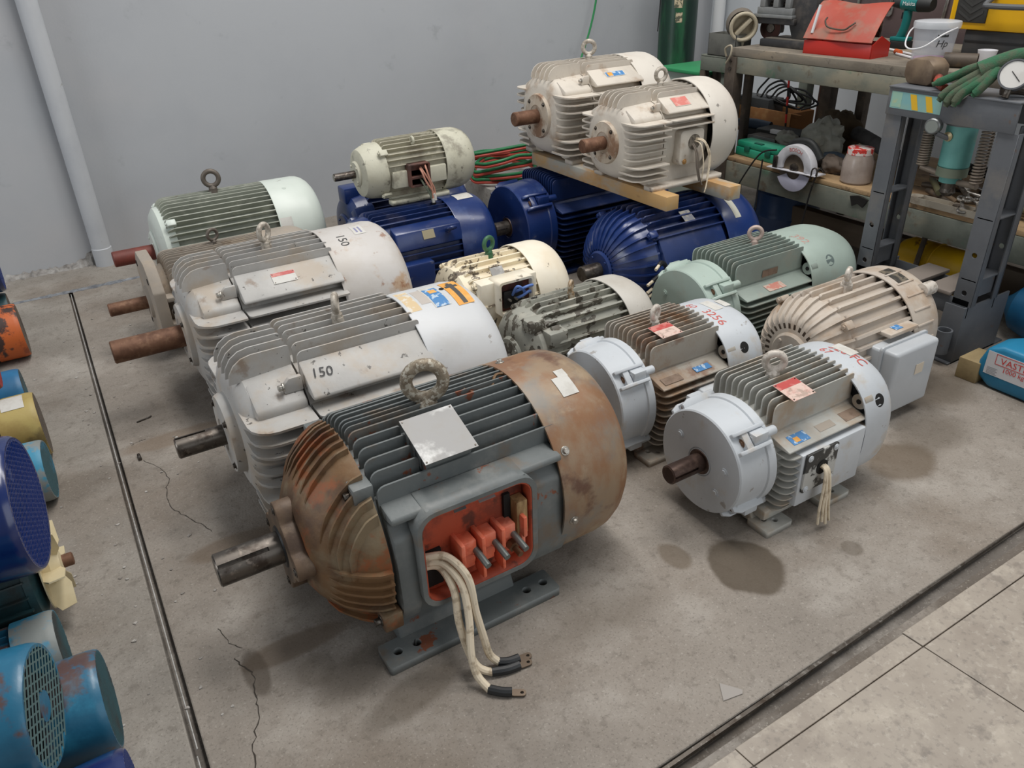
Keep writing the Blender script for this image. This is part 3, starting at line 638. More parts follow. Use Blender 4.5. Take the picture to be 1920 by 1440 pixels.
def shelf_motor(root, h, R, st, m, mc, r_sh, msh, key=0.0, e=2.7, vert=7, gap=None, cov=None, feet=True, e_cov=2.0, covR=None, mh=None):
    X = lambda a: a - st['tip']; covR = covR or R
    rc = R * .78
    shaft(root, h, r_sh, X(st['hub']) + .03, msh, key)
    hub = MB().lathe([(X(st['hub']), 0), (X(st['hub']), r_sh * 1.5), (X(st['hub']) - .004, r_sh * 1.6), (X(st['hub']), R * .42), (X(st['hub']) + .012, R * .44), (X(st['bell']) + .03, R * .46), (X(st['bell']) + .03, 0)], 40, (0, h)).build('bearing_cap', mh or m, root)
    for a in (PI / 4, 3 * PI / 4, 5 * PI / 4, 7 * PI / 4): bolt(hub, (X(st['hub']), R * .36 * math.cos(a), h + R * .36 * math.sin(a)), (-1, 0, 0), R * .03, R * .03, M_STEELD)
    b0, sm = X(st['bell']), X(st['seam'])
    bell = core(root, h, [(b0, R * .55), (b0 + .015, R * .68), (b0 + .04, rc * .96), (sm - .006, rc)], m, 'end_bell', e)
    frame = core(root, h, [(sm, rc), (X(st['rim']) + .02, rc)], m, 'frame', e)
    tf = R * .026
    vy = [(-.46 + .92 * i / (vert - 1)) * R for i in range(vert)]
    for s_ in (0, 1):
        p = bell if s_ == 0 else frame
        x0, x1 = (b0 + .004, sm - .004) if s_ == 0 else (sm + .004, X(st['rim']) + .012)
        c0 = R * .30 if s_ == 0 else .02
        for v in vy:
            if s_ == 0 and abs(v) > R * .40: continue
            fin(p, h, (v, rc * .9), (v, sup(v, R, e) * .985), tf, x0, x1, c0, .008, m)
        for sd in (-1, 1):
            if s_ == 1:     # sloping shoulder panel with its overhanging edge
                MB().prism([(sd * R * .48, .84 * R), (sd * R * .80, .635 * R), (sd * R * .86, .595 * R), (sd * R * .86, .565 * R), (sd * R * .78, .55 * R), (sd * R * .45, .60 * R)], (x0, 0, h), (0, 1, 0), (0, 0, 1), (x1 - x0, 0, 0)).build('shoulder_panel', m, p, bevel=.005)
            else:
                MB().prism([(sd * R * .40, .72 * R), (sd * R * .74, .53 * R), (sd * R * .74, .40 * R), (sd * R * .4, .5 * R)], (x0 + R * .12, 0, h), (0, 1, 0), (0, 0, 1), (x1 - x0 - R * .12, 0, 0)).build('shoulder_pocket', m, p, bevel=.012)
                lug = MB().prism([(0, 0), (R * .19, 0), (R * .19, R * .16), (R * .06, R * .16), (0, R * .10)], (x1 - R * .19, sd * R * .60 - R * .03, h + R * .60), (1, 0, 0), (0, 0, 1), (0, R * .06, 0)).build('bolt_lug', m, p, bevel=.003)
                bolt(lug, (x1 - R * .20, sd * R * .62, h + R * .68), (-1, 0, 0), R * .032, R * .05)
            zs = [.44, .30, .16, .02, -.12, -.26, -.40, -.54, -.66]
            for i, z in enumerate(zs):
                yy = sup(z * R, R * 1.05, e + 1.0) * .99
                if s_ == 0:
                    if 3 <= i <= 5: yy = rc + (yy - rc) * .45
                    fin(p, h, (sd * rc * .55, z * R), (sd * yy, z * R), tf * 1.4, x0, x1, R * .24, .006, m)
                else:
                    if gap and sd < 0 and gap[0] < z < gap[1]: continue
                    fin(p, h, (sd * rc * .8, z * R), (sd * yy * .985, z * R), tf * 1.35, x0, x1, .018, .006, m)
    cv = fan_cover(root, h, covR, X(st['rim']), X(st['cend']), X(st['end']), mc, e=e_cov, back=.6)
    if feet:
        L0, L1 = st['feet']; yo, yi = st['fw']
        for sd in (-1, 1): foot(root, h, X(L0), X(L1), yo, yi, R * .62, h * .55, m, R * .09, ((.12, .5), (.88, .5)), R * .045, (.06, .94), side=sd)
    return X, bell, frame, cv
# B
B = place('electric_motor', 'pale grey motor marked 150 on its shoulder, yellow arrow sticker on the cover', .13, 2.173)
stB = dict(tip=.13, hub=.272, bell=.30, seam=.493, rim=.875, cend=1.085, end=1.17, feet=(.50, .98), fw=(.27, .19))
X, bell, frame, cv = shelf_motor(B, .29, .287, stB, M_WG, M_WCOV, .032, M_SHAFT, key=.09)
lettering(frame, '150', .044, M_INKB, lambda u, v: ((X(.548) + u * .98 + v * .2, -.185 + .85 * v - .10 * u, .29 + .210 + .54 * v - .06 * u), (0, -.55, .8)), thick=.004)
eyeP = mat('eyebolt_pale', rgb(192, 184, 172), .55, .2, [(rgb(130, 120, 106), 50, .5, .65, 6, None, .7)], .15, 120)
eyebolt(B, X(.675), 0, .29 + .285, .026, .010, eyeP, yaw=1.15)
fnc = cyl_map(.29, .287, X(1.075), PI / 2 + .13)
wrapped(cv, 'arrow_sticker', fnc, [(-.075, .085, -.028, .03, 0, .0006), (-.07, .03, -.006, .010, 1, .0011), (.03, .045, -.020, .024, 1, .0011), (.045, .06, -.010, .014, 1, .0011), (.06, .072, -.003, .007, 1, .0011)], [M_STORANGE, M_STDARK])
wrapped(cv, 'blue_sticker', cyl_map(.29, .287, X(1.0), PI / 2 + .09), [(-.07, .075, -.026, .03, 2, .0005), (-.07, .05, -.022, .026, 0, .0009), (.01, .035, -.014, .012, 1, .0013), (.05, .07, -.02, .02, 2, .0009)], [M_STBLUE, M_STORANGE, M_STWHITE])
wrapped(cv, 'peeled_sticker', cyl_map(.29, .287, X(.905), PI / 2 + .10), [(-.06, .05, -.02, .02, 0, .0004), (.055, .085, -.025, .02, 0, .0004)], [M_STPEEL])
wrapped(cv, 'peeled_sticker', cyl_map(.29, .287, X(.955), PI / 2 + .05), [(-.05, .05, -.02, .02, 0, .0003)], [mat('label_ghost', rgb(188, 180, 172), .6)])
MB().cyl((X(1.038), -.0, .29 + .286), (X(1.038), 0, .29 + .2885), .009, n=16).build('drain_hole', M_DARKHOLE, cv)
# C
Cm = place('electric_motor', 'pale grey motor with red headed nameplate and thick rusty shaft', .061, 2.98)
stC = dict(tip=.061, hub=.315, bell=.335, seam=.515, rim=.89, cend=1.115, end=1.20, feet=(.52, 1.0), fw=(.27, .19))
X, bell, frame, cv = shelf_motor(Cm, .29, .287, stC, M_WG, M_WCOVR, .043, M_SHAFTR)
eyebolt(Cm, X(.69), 0, .29 + .285, .030, .0105, eyeP, yaw=.7)
nameplate(frame, (X(.69), -.186, .29 + .2115), (1, 0, 0), (0, .84, .54), .09, .05, (M_STWHITE, M_PLRED), header=.34)
lettering(cv, '150', .05, M_INKB, cyl_map(.29, .287, X(.965), PI / 2 + .33, True))
wrapped(cv, 'label', cyl_map(.29, .287, X(1.05), PI / 2 + .17), [(-.03, .045, -.024, .024, 0, .0006), (-.02, .03, -.012, -.004, 1, .0009), (-.015, .025, .004, .012, 1, .0009)], [M_STWHITE, mat('label_print', rgb(140, 140, 170), .6)])
# P, Q on the planks
M_OW = mat('off_white_casting', rgb(206, 198, 186), .55, 0, [(rgb(180, 172, 162), 5, .4, .7, 6, None, .6), (rgb(160, 132, 104), 8, .58, .74, 9, None, .6), (rgb(104, 78, 60), 12, .70, .76, 8, None, .6)], .12, 90)
M_OWCOV = mat('off_white_cover', rgb(212, 206, 196), .5, 0, [(rgb(196, 188, 178), 4, .4, .7, 6, None, .6), (rgb(186, 140, 104), 5, .64, .76, 8, None, .6), (rgb(90, 84, 78), 30, .72, .74, 6, None, .7)], .06, 80)
M_OWR = mat('rust_stained_casting', rgb(190, 176, 158), .6, 0, [(rgb(128, 90, 62), 9, .44, .60, 8, None, .85), (rgb(206, 196, 182), 12, .56, .68, 6, None, .6)], .12, 90)
PLZ = .585
Pm = place('electric_motor', 'off white motor on the planks, farther one, blue sticker on its shoulder', 2.10, 3.41, PLZ, group='off white motors on the planks')
stP = dict(tip=2.10, hub=2.235, bell=2.25, seam=2.45, rim=2.735, cend=2.885, end=2.98, feet=(2.30, 2.74), fw=(.215, .15))
X, bell, frame, cv = shelf_motor(Pm, .215, .245, stP, M_OW, M_OWCOV, .034, M_SHAFTR, key=0, covR=.245, mh=M_OWR)
eyebolt(Pm, X(2.555), 0, .215 + .243, .030, .0105, eyeP, yaw=-.5)
wrapped(frame, 'blue_sticker', lambda u, v: ((X(2.60) + u, -.158 + .84 * v, .215 + .1805 + .54 * v), (0, -.6, .8)), [(-.06, .06, -.018, .018, 2, .001), (-.055, .055, -.015, .015, 0, .0015), (-.045, -.015, -.012, .012, 1, .002)], [M_STBLUE, M_STORANGE, M_STWHITE])
Qm = place('electric_motor', 'off white motor on the planks, nearer one, worn red plate and loose leads', 2.07, 2.80, PLZ, group='off white motors on the planks')
stQ = dict(tip=2.07, hub=2.185, bell=2.20, seam=2.395, rim=2.63, cend=2.745, end=2.84, feet=(2.30, 2.72), fw=(.215, .15))
X, bell, frame, cv = shelf_motor(Qm, .195, .212, stQ, M_OW, M_OWCOV, .030, M_SHAFTR, key=0, gap=(-.75, .30), covR=.222, mh=M_OWR)
eyebolt(Qm, X(2.50), 0, .195 + .21, .026, .009, eyeP, yaw=-.15)
nameplate(frame, (X(2.50), -.137, .195 + .1560), (1, 0, 0), (0, .84, .54), .088, .055, (M_OW, mat('worn_pink', rgb(206, 120, 110), .6, 0, [(rgb(214, 170, 160), 30, .48, .64, 6, None, .7)])), header=.95, rivets=False)
MB().prism(rounded(X(2.455), X(2.595), -.105, .045, .02), (0, -.205, .195), (1, 0, 0), (0, 0, 1), (0, .05, 0)).build('conduit_pad', M_OW, frame, bevel=.006)
MB().cyl((X(2.535), -.208, .185), (X(2.535), -.19, .185), .034, n=20).build('lead_hole', mat('lead_putty', rgb(120, 112, 100), .8, 0, [(rgb(70, 64, 58), 40, .45, .6, 5, None, .8)], .4, 120), frame)
bolt(frame, (X(2.485), -.206, .105), (0, -1, 0), .008, .005, mat('brass_bolt', rgb(170, 130, 80), .5, .4))
leads(Qm, [[(X(2.535), -.20, .19), (X(2.545), -.24, .175), (X(2.555), -.255, .09), (X(2.555), -.25, .0 + .01)], [(X(2.540), -.20, .195), (X(2.560), -.245, .185), (X(2.580), -.262, .11), (X(2.575), -.262, .02)], [(X(2.540), -.20, .20), (X(2.565), -.24, .19), (X(2.590), -.258, .12), (X(2.570), -.27, .01), (X(2.555), -.275, -.03)]], .003, M_WIRE)
leads(Qm, [[(X(2.525), -.20, .18), (X(2.520), -.235, .15), (X(2.525), -.245, .08), (X(2.540), -.25, .02)], [(X(2.530), -.20, .185), (X(2.530), -.24, .14), (X(2.535), -.25, .06), (X(2.555), -.255, .0)]], .0035, mat('grey_lead', rgb(110, 100, 90), .7))
# ------------------------------------------------------------------ M, L, N, H: flange motors
M_FG = mat('light_grey_paint', rgb(198, 203, 208), .42, 0, [(rgb(180, 184, 188), 4, .4, .7, 6, None, .6), (rgb(186, 170, 148), 7, .58, .74, 9, None, .6), (rgb(126, 112, 98), 20, .70, .74, 7, None, .6)], .05, 80)
M_FGFIN = mat('dusty_grey_fins', rgb(178, 178, 172), .55, 0, [(rgb(150, 148, 142), 6, .4, .7, 6, None, .6), (rgb(170, 142, 110), 6, .50, .70, 8, None, .65), (rgb(110, 84, 62), 12, .66, .74, 8, None, .6)], .1, 90)
M_FGRUST = mat('rust_dusted_fins', rgb(172, 166, 156), .6, 0, [(rgb(150, 112, 74), 5, .44, .64, 8, None, .75), (rgb(122, 76, 44), 9, .56, .70, 8, None, .7)], .1, 90)
M_MINT = mat('mint_paint', rgb(170, 186, 177), .42, 0, [(rgb(154, 168, 160), 4, .4, .7, 6, None, .6), (rgb(170, 170, 156), 7, .58, .74, 8, None, .5), (rgb(130, 118, 104), 20, .70, .74, 7, None, .5)], .05, 80)
M_MINTFIN = mat('mint_fins', rgb(148, 160, 152), .5, 0, [(rgb(128, 138, 132), 6, .4, .7, 6, None, .6), (rgb(160, 156, 142), 8, .56, .74, 8, None, .6)], .08, 90)
M_BLUE = mat('glossy_blue_paint', rgb(26, 50, 106), .32, 0, [(rgb(18, 38, 88), 4, .4, .7, 6, None, .6), (rgb(62, 84, 134), 8, .58, .74, 7, None, .45), (rgb(110, 112, 124), 12, .68, .76, 9, None, .5)], .06, 90, coat=.3)
M_BLUEFIN = mat('dusty_blue_fins', rgb(26, 48, 98), .42, 0, [(rgb(18, 34, 74), 5, .4, .7, 6, None, .6), (rgb(96, 96, 118), 6, .56, .74, 8, None, .6)], .08, 90)
def flange_motor(root, h, S, x0, m, mf, mc, Rf=.165, R=.198, top=None, box=None, r_sh=.0275, msh=None, ears=True, flat_cover=3.0, face_h=True, shaft_len=.13, clen=.17, nf=11, fl=.51):
    """S scales the whole; x0 = flange face, local shaft tip at 0; R frame radius, Rf flange radius"""
    X = lambda a: (a) * S + shaft_len          # a measured from the flange face
    shaft(root, h, r_sh, shaft_len + .02, msh or M_SHAFTD, key=shaft_len * .75, ka=PI * .95)
    fl_ = MB().lathe([(X(0), 0), (X(0), r_sh * 1.45), (X(0) + .004, r_sh * 1.5), (X(0), r_sh * 1.6), (X(0), Rf - .004), (X(0) + .004, Rf), (X(.105), Rf * 1.02), (X(.108), Rf * 1.05), (X(.135), Rf * 1.06), (X(.14), Rf), (X(.15), 0)], 64, (0, h)).build('flange', m, root, smooth=30)
    MB().lathe([(X(0) - .003, r_sh * 1.02), (X(0) - .003, r_sh * 1.35), (X(0) + .002, r_sh * 1.4)], 32, (0, h)).build('shaft_seal', M_SHAFTD, fl_)
    if face_h:
        for a in (.55, PI - .2, PI + .75, -.6):
            MB().cyl((X(0) + .001, Rf * .62 * math.cos(a), h + Rf * .62 * math.sin(a)), (X(0) - .0025, Rf * .62 * math.cos(a), h + Rf * .62 * math.sin(a)), .013 * S, n=16).cyl((X(0) - .002, Rf * .62 * math.cos(a), h + Rf * .62 * math.sin(a)), (X(0) - .006, Rf * .62 * math.cos(a), h + Rf * .62 * math.sin(a)), .009 * S, n=6).build('face_screw', m, fl_)
    if ears:
        for a in (PI / 4, 3 * PI / 4, 5 * PI / 4, 7 * PI / 4):
            Xf = Matrix.Translation((0, 0, h)) @ Matrix.Rotation(a - PI / 2, 4, 'X')
            er = MB().prism([(X(.010), Rf * .9), (X(.010), Rf * 1.06), (X(.035), Rf * 1.13), (X(.125), Rf * 1.13), (X(.125), Rf * .9)], (0, -.034 * S, 0), (1, 0, 0), (0, 0, 1), (0, .012 * S, 0))
            er.prism([(X(.010), Rf * .9), (X(.010), Rf * 1.06), (X(.035), Rf * 1.13), (X(.125), Rf * 1.13), (X(.125), Rf * .9)], (0, .022 * S, 0), (1, 0, 0), (0, 0, 1), (0, .012 * S, 0))
            er.bb(X(.035), X(.06), -.03 * S, .03 * S, Rf * .9, Rf * 1.10)
            for i in range(len(er.v)): er.v[i] = tuple(Xf @ Vector(er.v[i]))
            eo = er.build('flange_ear', m, fl_, bevel=.003)
            c = Xf @ Vector((X(.085), 0, Rf * 1.07)); MB().bb(c.x - .022 * S, c.x + .03 * S, c.y - .018 * S, c.y + .018 * S, c.z - .018 * S, c.z + .018 * S).build('bolt_lug', m, eo, bevel=.004)
            bolt(eo, (X(.07), c.y, c.z), (-1, 0, 0), .010 * S, .008, m)
            MB().cyl((X(.118), c.y, c.z), (X(.155), c.y, c.z), .014 * S, n=16).build('bolt_boss', m, eo)
            q = Xf @ Vector((X(.034), 0, Rf * 1.0)); bolt(eo, (X(.036), q.y, q.z), (-1, 0, 0), .009 * S, .005, mat('brown_screw', rgb(112, 84, 62), .6, .3))
    f0, f1 = X(.150), X(fl); rc = R * .80
    frame = core(root, h, [(X(.14), rc), (f1 + .02, rc)], mf, 'frame')
    for i in range(nf):
        v = (-.60 + 1.2 * i / (nf - 1)) * R; tz = R * (1.10 - .22 * (v / R) ** 2)
        fin(frame, h, (v, rc * .72), (v, tz), R * .028, f0 + .004, f1, R * .10, .006, mf)
    for sd in (-1, 1):
        MB().prism([(sd * R * .56, .62 * R), (sd * R * .60, .50 * R), (sd * R * .98, .40 * R), (sd * R * .98, .37 * R), (sd * R * .5, .37 * R)], (f0 + .004, 0, h), (0, 1, 0), (0, 0, 1), (f1 - f0 - .004, 0, 0)).build('side_shelf', mf, frame, bevel=.003)
        for i in range(9):
            z = (.27 - .125 * i) * R; yy = sup(z, R * 1.03, 3.2)
            if sd < 0 and box and i >= 1:
                fin(frame, h, (sd * rc * .7, z), (sd * yy, z), R * .03, f0 + .002, X(box[0]) + .01, R * .14, .004, mf)
                continue
            fin(frame, h, (sd * rc * .7, z), (sd * yy, z), R * .03, f0 + .002, f1, R * .14, .006, mf)
    # rear bracket lugs visible at the cover gap
    for sd in (-1, 1):
        lug = MB().cyl((f1 - .006, sd * R * .80, h + R * .60), (f1 + .03, sd * R * .80, h + R * .60), .024 * S, n=20).build('rear_lug', mf, frame)
        MB().cyl((f1 - .008, sd * R * .80, h + R * .60), (f1 - .005, sd * R * .80, h + R * .60), .008 * S, n=12).build('lug_hole', M_DARKHOLE, lug)
    cv = fan_cover(root, h, R * 1.04, f1 - .012, f1 + clen * .72 * S, f1 + clen * S + .02, mc, e=2.5, back=.72)
    hole_a = PI - .62
    return X, fl_, frame, cv, f0, f1
def pads(root, h, spans, yo, yi, ytop, ztop, m, t=.022, hr=.0095):
    for (a, b) in spans:
        for sd in (-1, 1): foot(root, h, a, b, yo, yi, ytop, ztop, m, t, ((.35, .62), (.6, .38)) if sd < 0 else ((.5, .5),), hr, (.1, .9), side=sd)
def cover_hole(cv, h, R, x, a, r, m=None, e=2.5):
    fn = cyl_map(h, R, x, a, off=.0006, e=e); mb = MB(); n = 24
    p, nn = fn(0, 0); mb.v.append(p)
    for i in range(n):
        q, _ = fn(r * math.cos(2 * PI * i / n), r * math.sin(2 * PI * i / n)); mb.v.append(q)
    for i in range(n): mb.f.append((0, 1 + i, 1 + (i + 1) % n)); mb.m.append(0)
    o = mb.build('lubricator_hole', m or M_DARKHOLE, cv, smooth=0)
    return o
eyeW = mat('eyebolt_cream', rgb(208, 200, 190), .5, .1, [(rgb(150, 140, 128), 50, .5, .65, 6, None, .7)], .12, 120)
# M
hM = .208; tipM = 1.318
Mm = place('electric_motor', 'light grey flange motor at right front with loose cream leads from its side', tipM, 1.342)
X, flg, frame, cv, f0, f1 = flange_motor(Mm, hM, 1.0, 1.44, M_FG, M_FGFIN, M_FG, Rf=.163, R=.195, box=(.205, .47), r_sh=.029, shaft_len=.122, fl=.495, clen=.125)
pads(Mm, hM, ((.228, .338), (.475, .60)), .198, .115, .13, .10, M_FGFIN)
MB().bb(.25, .58, -.16, -.10, .03, .065).build('base_rail', M_FGFIN, Mm, bevel=.006)
eyebolt(Mm, X(.272), 0, hM + .205, .027, .0115, eyeW, yaw=-.7)
nameplate(frame, (X(.255), -.095, hM + .209), (1, 0, 0), (0, .95, .16), .092, .082, (M_PLPINK, M_PLRED), header=.34, name='nameplate')
MB().prism([(X(.197), -.64 * .195), (X(.478), -.64 * .195), (X(.478), .30 * .195), (X(.197), .30 * .195)], (0, -.206, hM), (1, 0, 0), (0, 0, 1), (0, .05, 0)).build('side_jacket', M_FG, frame, bevel=.006)
lead_pl = MB().prism(rounded(X(.208), X(.345), -.075, .060, .008), (0, -.214, hM), (1, 0, 0), (0, 0, 1), (0, .008, 0)).build('conduit_plate', mat('worn_conduit_plate', rgb(188, 188, 184), .5, 0, [(rgb(30, 30, 30), 9, .52, .56, 7, None, .95)], .1, 90), frame, bevel=.002)
for sa in (.222, .331):
    for sz in (-.062, .046): bolt(lead_pl, (X(sa), -.215, hM + sz), (0, -1, 0), .007, .004, M_FG)
MB().cyl((X(.280), -.2165, hM - .004), (X(.280), -.205, hM - .004), .024, n=20).build('lead_hole', M_DARKHOLE, lead_pl)
leads(Mm, [[(X(.274 + .004 * i), -.205, hM - .004 + .003 * (i % 3)), (X(.272 + .004 * i), -.232, hM - .004), (X(.268 + .007 * i), -.242 - .004 * (i % 2), hM - .06), (X(.262 + .009 * i), -.246 - .004 * (i % 3), .075 + .012 * (i % 2)), (X(.262 + .011 * i), -.250 - .005 * (i % 3), .020 + .010 * (i % 2))] for i in range(5)], .0042, M_WIRE)
wrapped(frame, 'blue_sticker', lambda u, v: ((X(.225) + u, -.158 + .97 * v, hM + .0855 + .24 * v), (0, -.24, .97)), [(-.035, .035, -.018, .018, 0, .002), (-.02, .0, -.012, .006, 1, .0026)], [M_STBLUE, M_STORANGE])
wrapped(frame, 'worn_tag', lambda u, v: ((X(.45) + u, -.158 + .97 * v, hM + .0855 + .24 * v), (0, -.24, .97)), [(-.035, .035, -.018, .018, 0, .002)], [M_PLBROWN])
wrapped(frame, 'worn_tag', lambda u, v: ((X(.34) + u, -.158 + .97 * v, hM + .0855 + .24 * v), (0, -.24, .97)), [(-.035, .035, -.013, .013, 0, .002)], [mat('tag_ghost', rgb(160, 150, 138), .6)])
cover_hole(cv, hM, .2028, X(.552), PI - .56, .020)
lettering(cv, '326 FC', .045, M_INKR, cyl_map(hM, .2028, X(.575), PI / 2 + .15, True, e=2.5)); lettering(cv, '67', .040, M_INKR, cyl_map(hM, .2028, X(.535), PI / 2 - .1, True, e=2.5))
wrapped(cv, 'label', cyl_map(hM, .2028, X(.59), PI / 2 + .0, e=2.5), [(-.045, .03, -.02, .02, 0, .0006)], [M_STWHITE])
bolt(cv, (X(.52), -.175, hM + .112), (0, -.8, .6), .006, .004, M_FG)
# L
hL = .205; tipL = 1.275
Lm = place('electric_motor', 'grey flange motor with rust dusted fins, right behind the rusty brown fan cover', tipL, 1.815)
X, flg, frame, cv, f0, f1 = flange_motor(Lm, hL, .98, 1.39, M_FG, M_FGRUST, M_FG, Rf=.175, R=.200, shaft_len=.115, fl=.46, clen=.17)
pads(Lm, hL, ((.22, .33), (.46, .59)), .200, .115, .13, .10, M_FGRUST)
eyebolt(Lm, X(.275), 0, hL + .215, .022, .009, eyeW, yaw=.35)
nameplate(frame, (X(.26), -.070, hL + .220), (1, 0, 0), (0, .98, .10), .088, .078, (M_PLPINK, M_PLRED), header=.4)
wrapped(frame, 'blue_sticker', lambda u, v: ((X(.36) + u, -.165 + .97 * v, hL + .0885 + .24 * v), (0, -.24, .97)), [(-.04, .03, -.010, .016, 0, .002)], [M_STBLUE])
wrapped(frame, 'worn_tag', lambda u, v: ((X(.22) + u, -.165 + .97 * v, hL + .0885 + .24 * v), (0, -.24, .97)), [(-.045, .035, -.016, .016, 0, .002)], [M_PLBROWN])
tb = MB().prism(rounded(X(.30), X(.455), -.075, .045, .012), (0, -.235, hL), (1, 0, 0), (0, 0, 1), (0, .06, 0)).build('terminal_box', M_FG, Lm, bevel=.008)
MB().prism(rounded(X(.295), X(.46), -.08, .05, .014), (0, -.245, hL), (1, 0, 0), (0, 0, 1), (0, .014, 0)).build('box_lid', M_FG, tb, bevel=.005)
cover_hole(cv, hL, .208, X(.532), PI - .60, .019)
lettering(cv, '3256', .050, M_INKR, cyl_map(hL, .208, X(.50), PI / 2 + .28, True, e=2.5)); lettering(cv, '60', .042, M_INKR, cyl_map(hL, .208, X(.49), PI / 2 - .22, True, e=2.5)); lettering(cv, '67A', .034, M_INKR, cyl_map(hL, .208, X(.545), PI / 2 - .02, True, e=2.5))
wrapped(cv, 'label', cyl_map(hL, .208, X(.55), PI / 2 - .06, e=2.5), [(-.045, .035, -.022, .018, 0, .0006)], [M_STWHITE])
wrapped(cv, 'label', cyl_map(hL, .208, X(.60), PI / 2 - .0, e=2.5), [(-.028, .028, -.014, .014, 0, .0006)], [M_STWHITE])
# N
hN = .21; tipN = 2.066
Nm = place('electric_motor', 'mint green flange motor in front of the grey press', tipN, 2.155)
X, flg, frame, cv, f0, f1 = flange_motor(Nm, hN, 1.08, 2.13, M_MINT, M_MINTFIN, M_MINT, Rf=.185, R=.205, shaft_len=.04, fl=.515, clen=.28, msh=M_SHAFT)
pads(Nm, hN, ((.22, .34), (.50, .62)), .200, .115, .13, .10, M_MINT)
eyebolt(Nm, X(.365), 0, hN + .222, .026, .009, mat('eyebolt_pinkish', rgb(190, 170, 160), .5, .2), yaw=-.7)
wrapped(frame, 'serial_tag', lambda u, v: ((X(.34) + u, -.1275, hN + .14 + v), (0, -1, 0)), [(-.05, .04, -.014, .016, 0, .0012)], [M_PLBROWN])
wrapped(frame, 'nameplate', lambda u, v: ((X(.33) + u, -.168 + .97 * v, hN + .0905 + .24 * v), (0, -.24, .97)), [(-.05, .05, -.020, .022, 0, .002)], [mat('worn_red_tag', rgb(196, 130, 116), .6, 0, [(rgb(196, 186, 172), 30, .5, .58, 6, None, .8)])])
cover_hole(cv, hN, .2132, X(.62), PI - .66, .024, mat('hole_cap', rgb(108, 122, 120), .5))
lettering(cv, '392', .055, mat('faded_red_marker', rgb(190, 146, 136), .6), cyl_map(hN, .2132, X(.57), PI / 2 + .25, True, e=2.5))
# H big blue flange motor under the planks
hH = .25; tipH = 1.975
Hm = place('electric_motor', 'big blue flange motor under the planks, farther one with grey shaft', tipH, 3.44, group='blue motors')
X, flg, frame, cv, f0, f1 = flange_motor(Hm, hH, 1.25, 2.06, M_BLUE, M_BLUEFIN, M_BLUE, Rf=.215, R=.240, shaft_len=.085, fl=.56, r_sh=.036, clen=.18, nf=15, msh=M_SHAFT, face_h=False)
pads(Hm, hH, ((.30, .42), (.60, .72)), .23, .14, .16, .12, M_BLUEFIN)

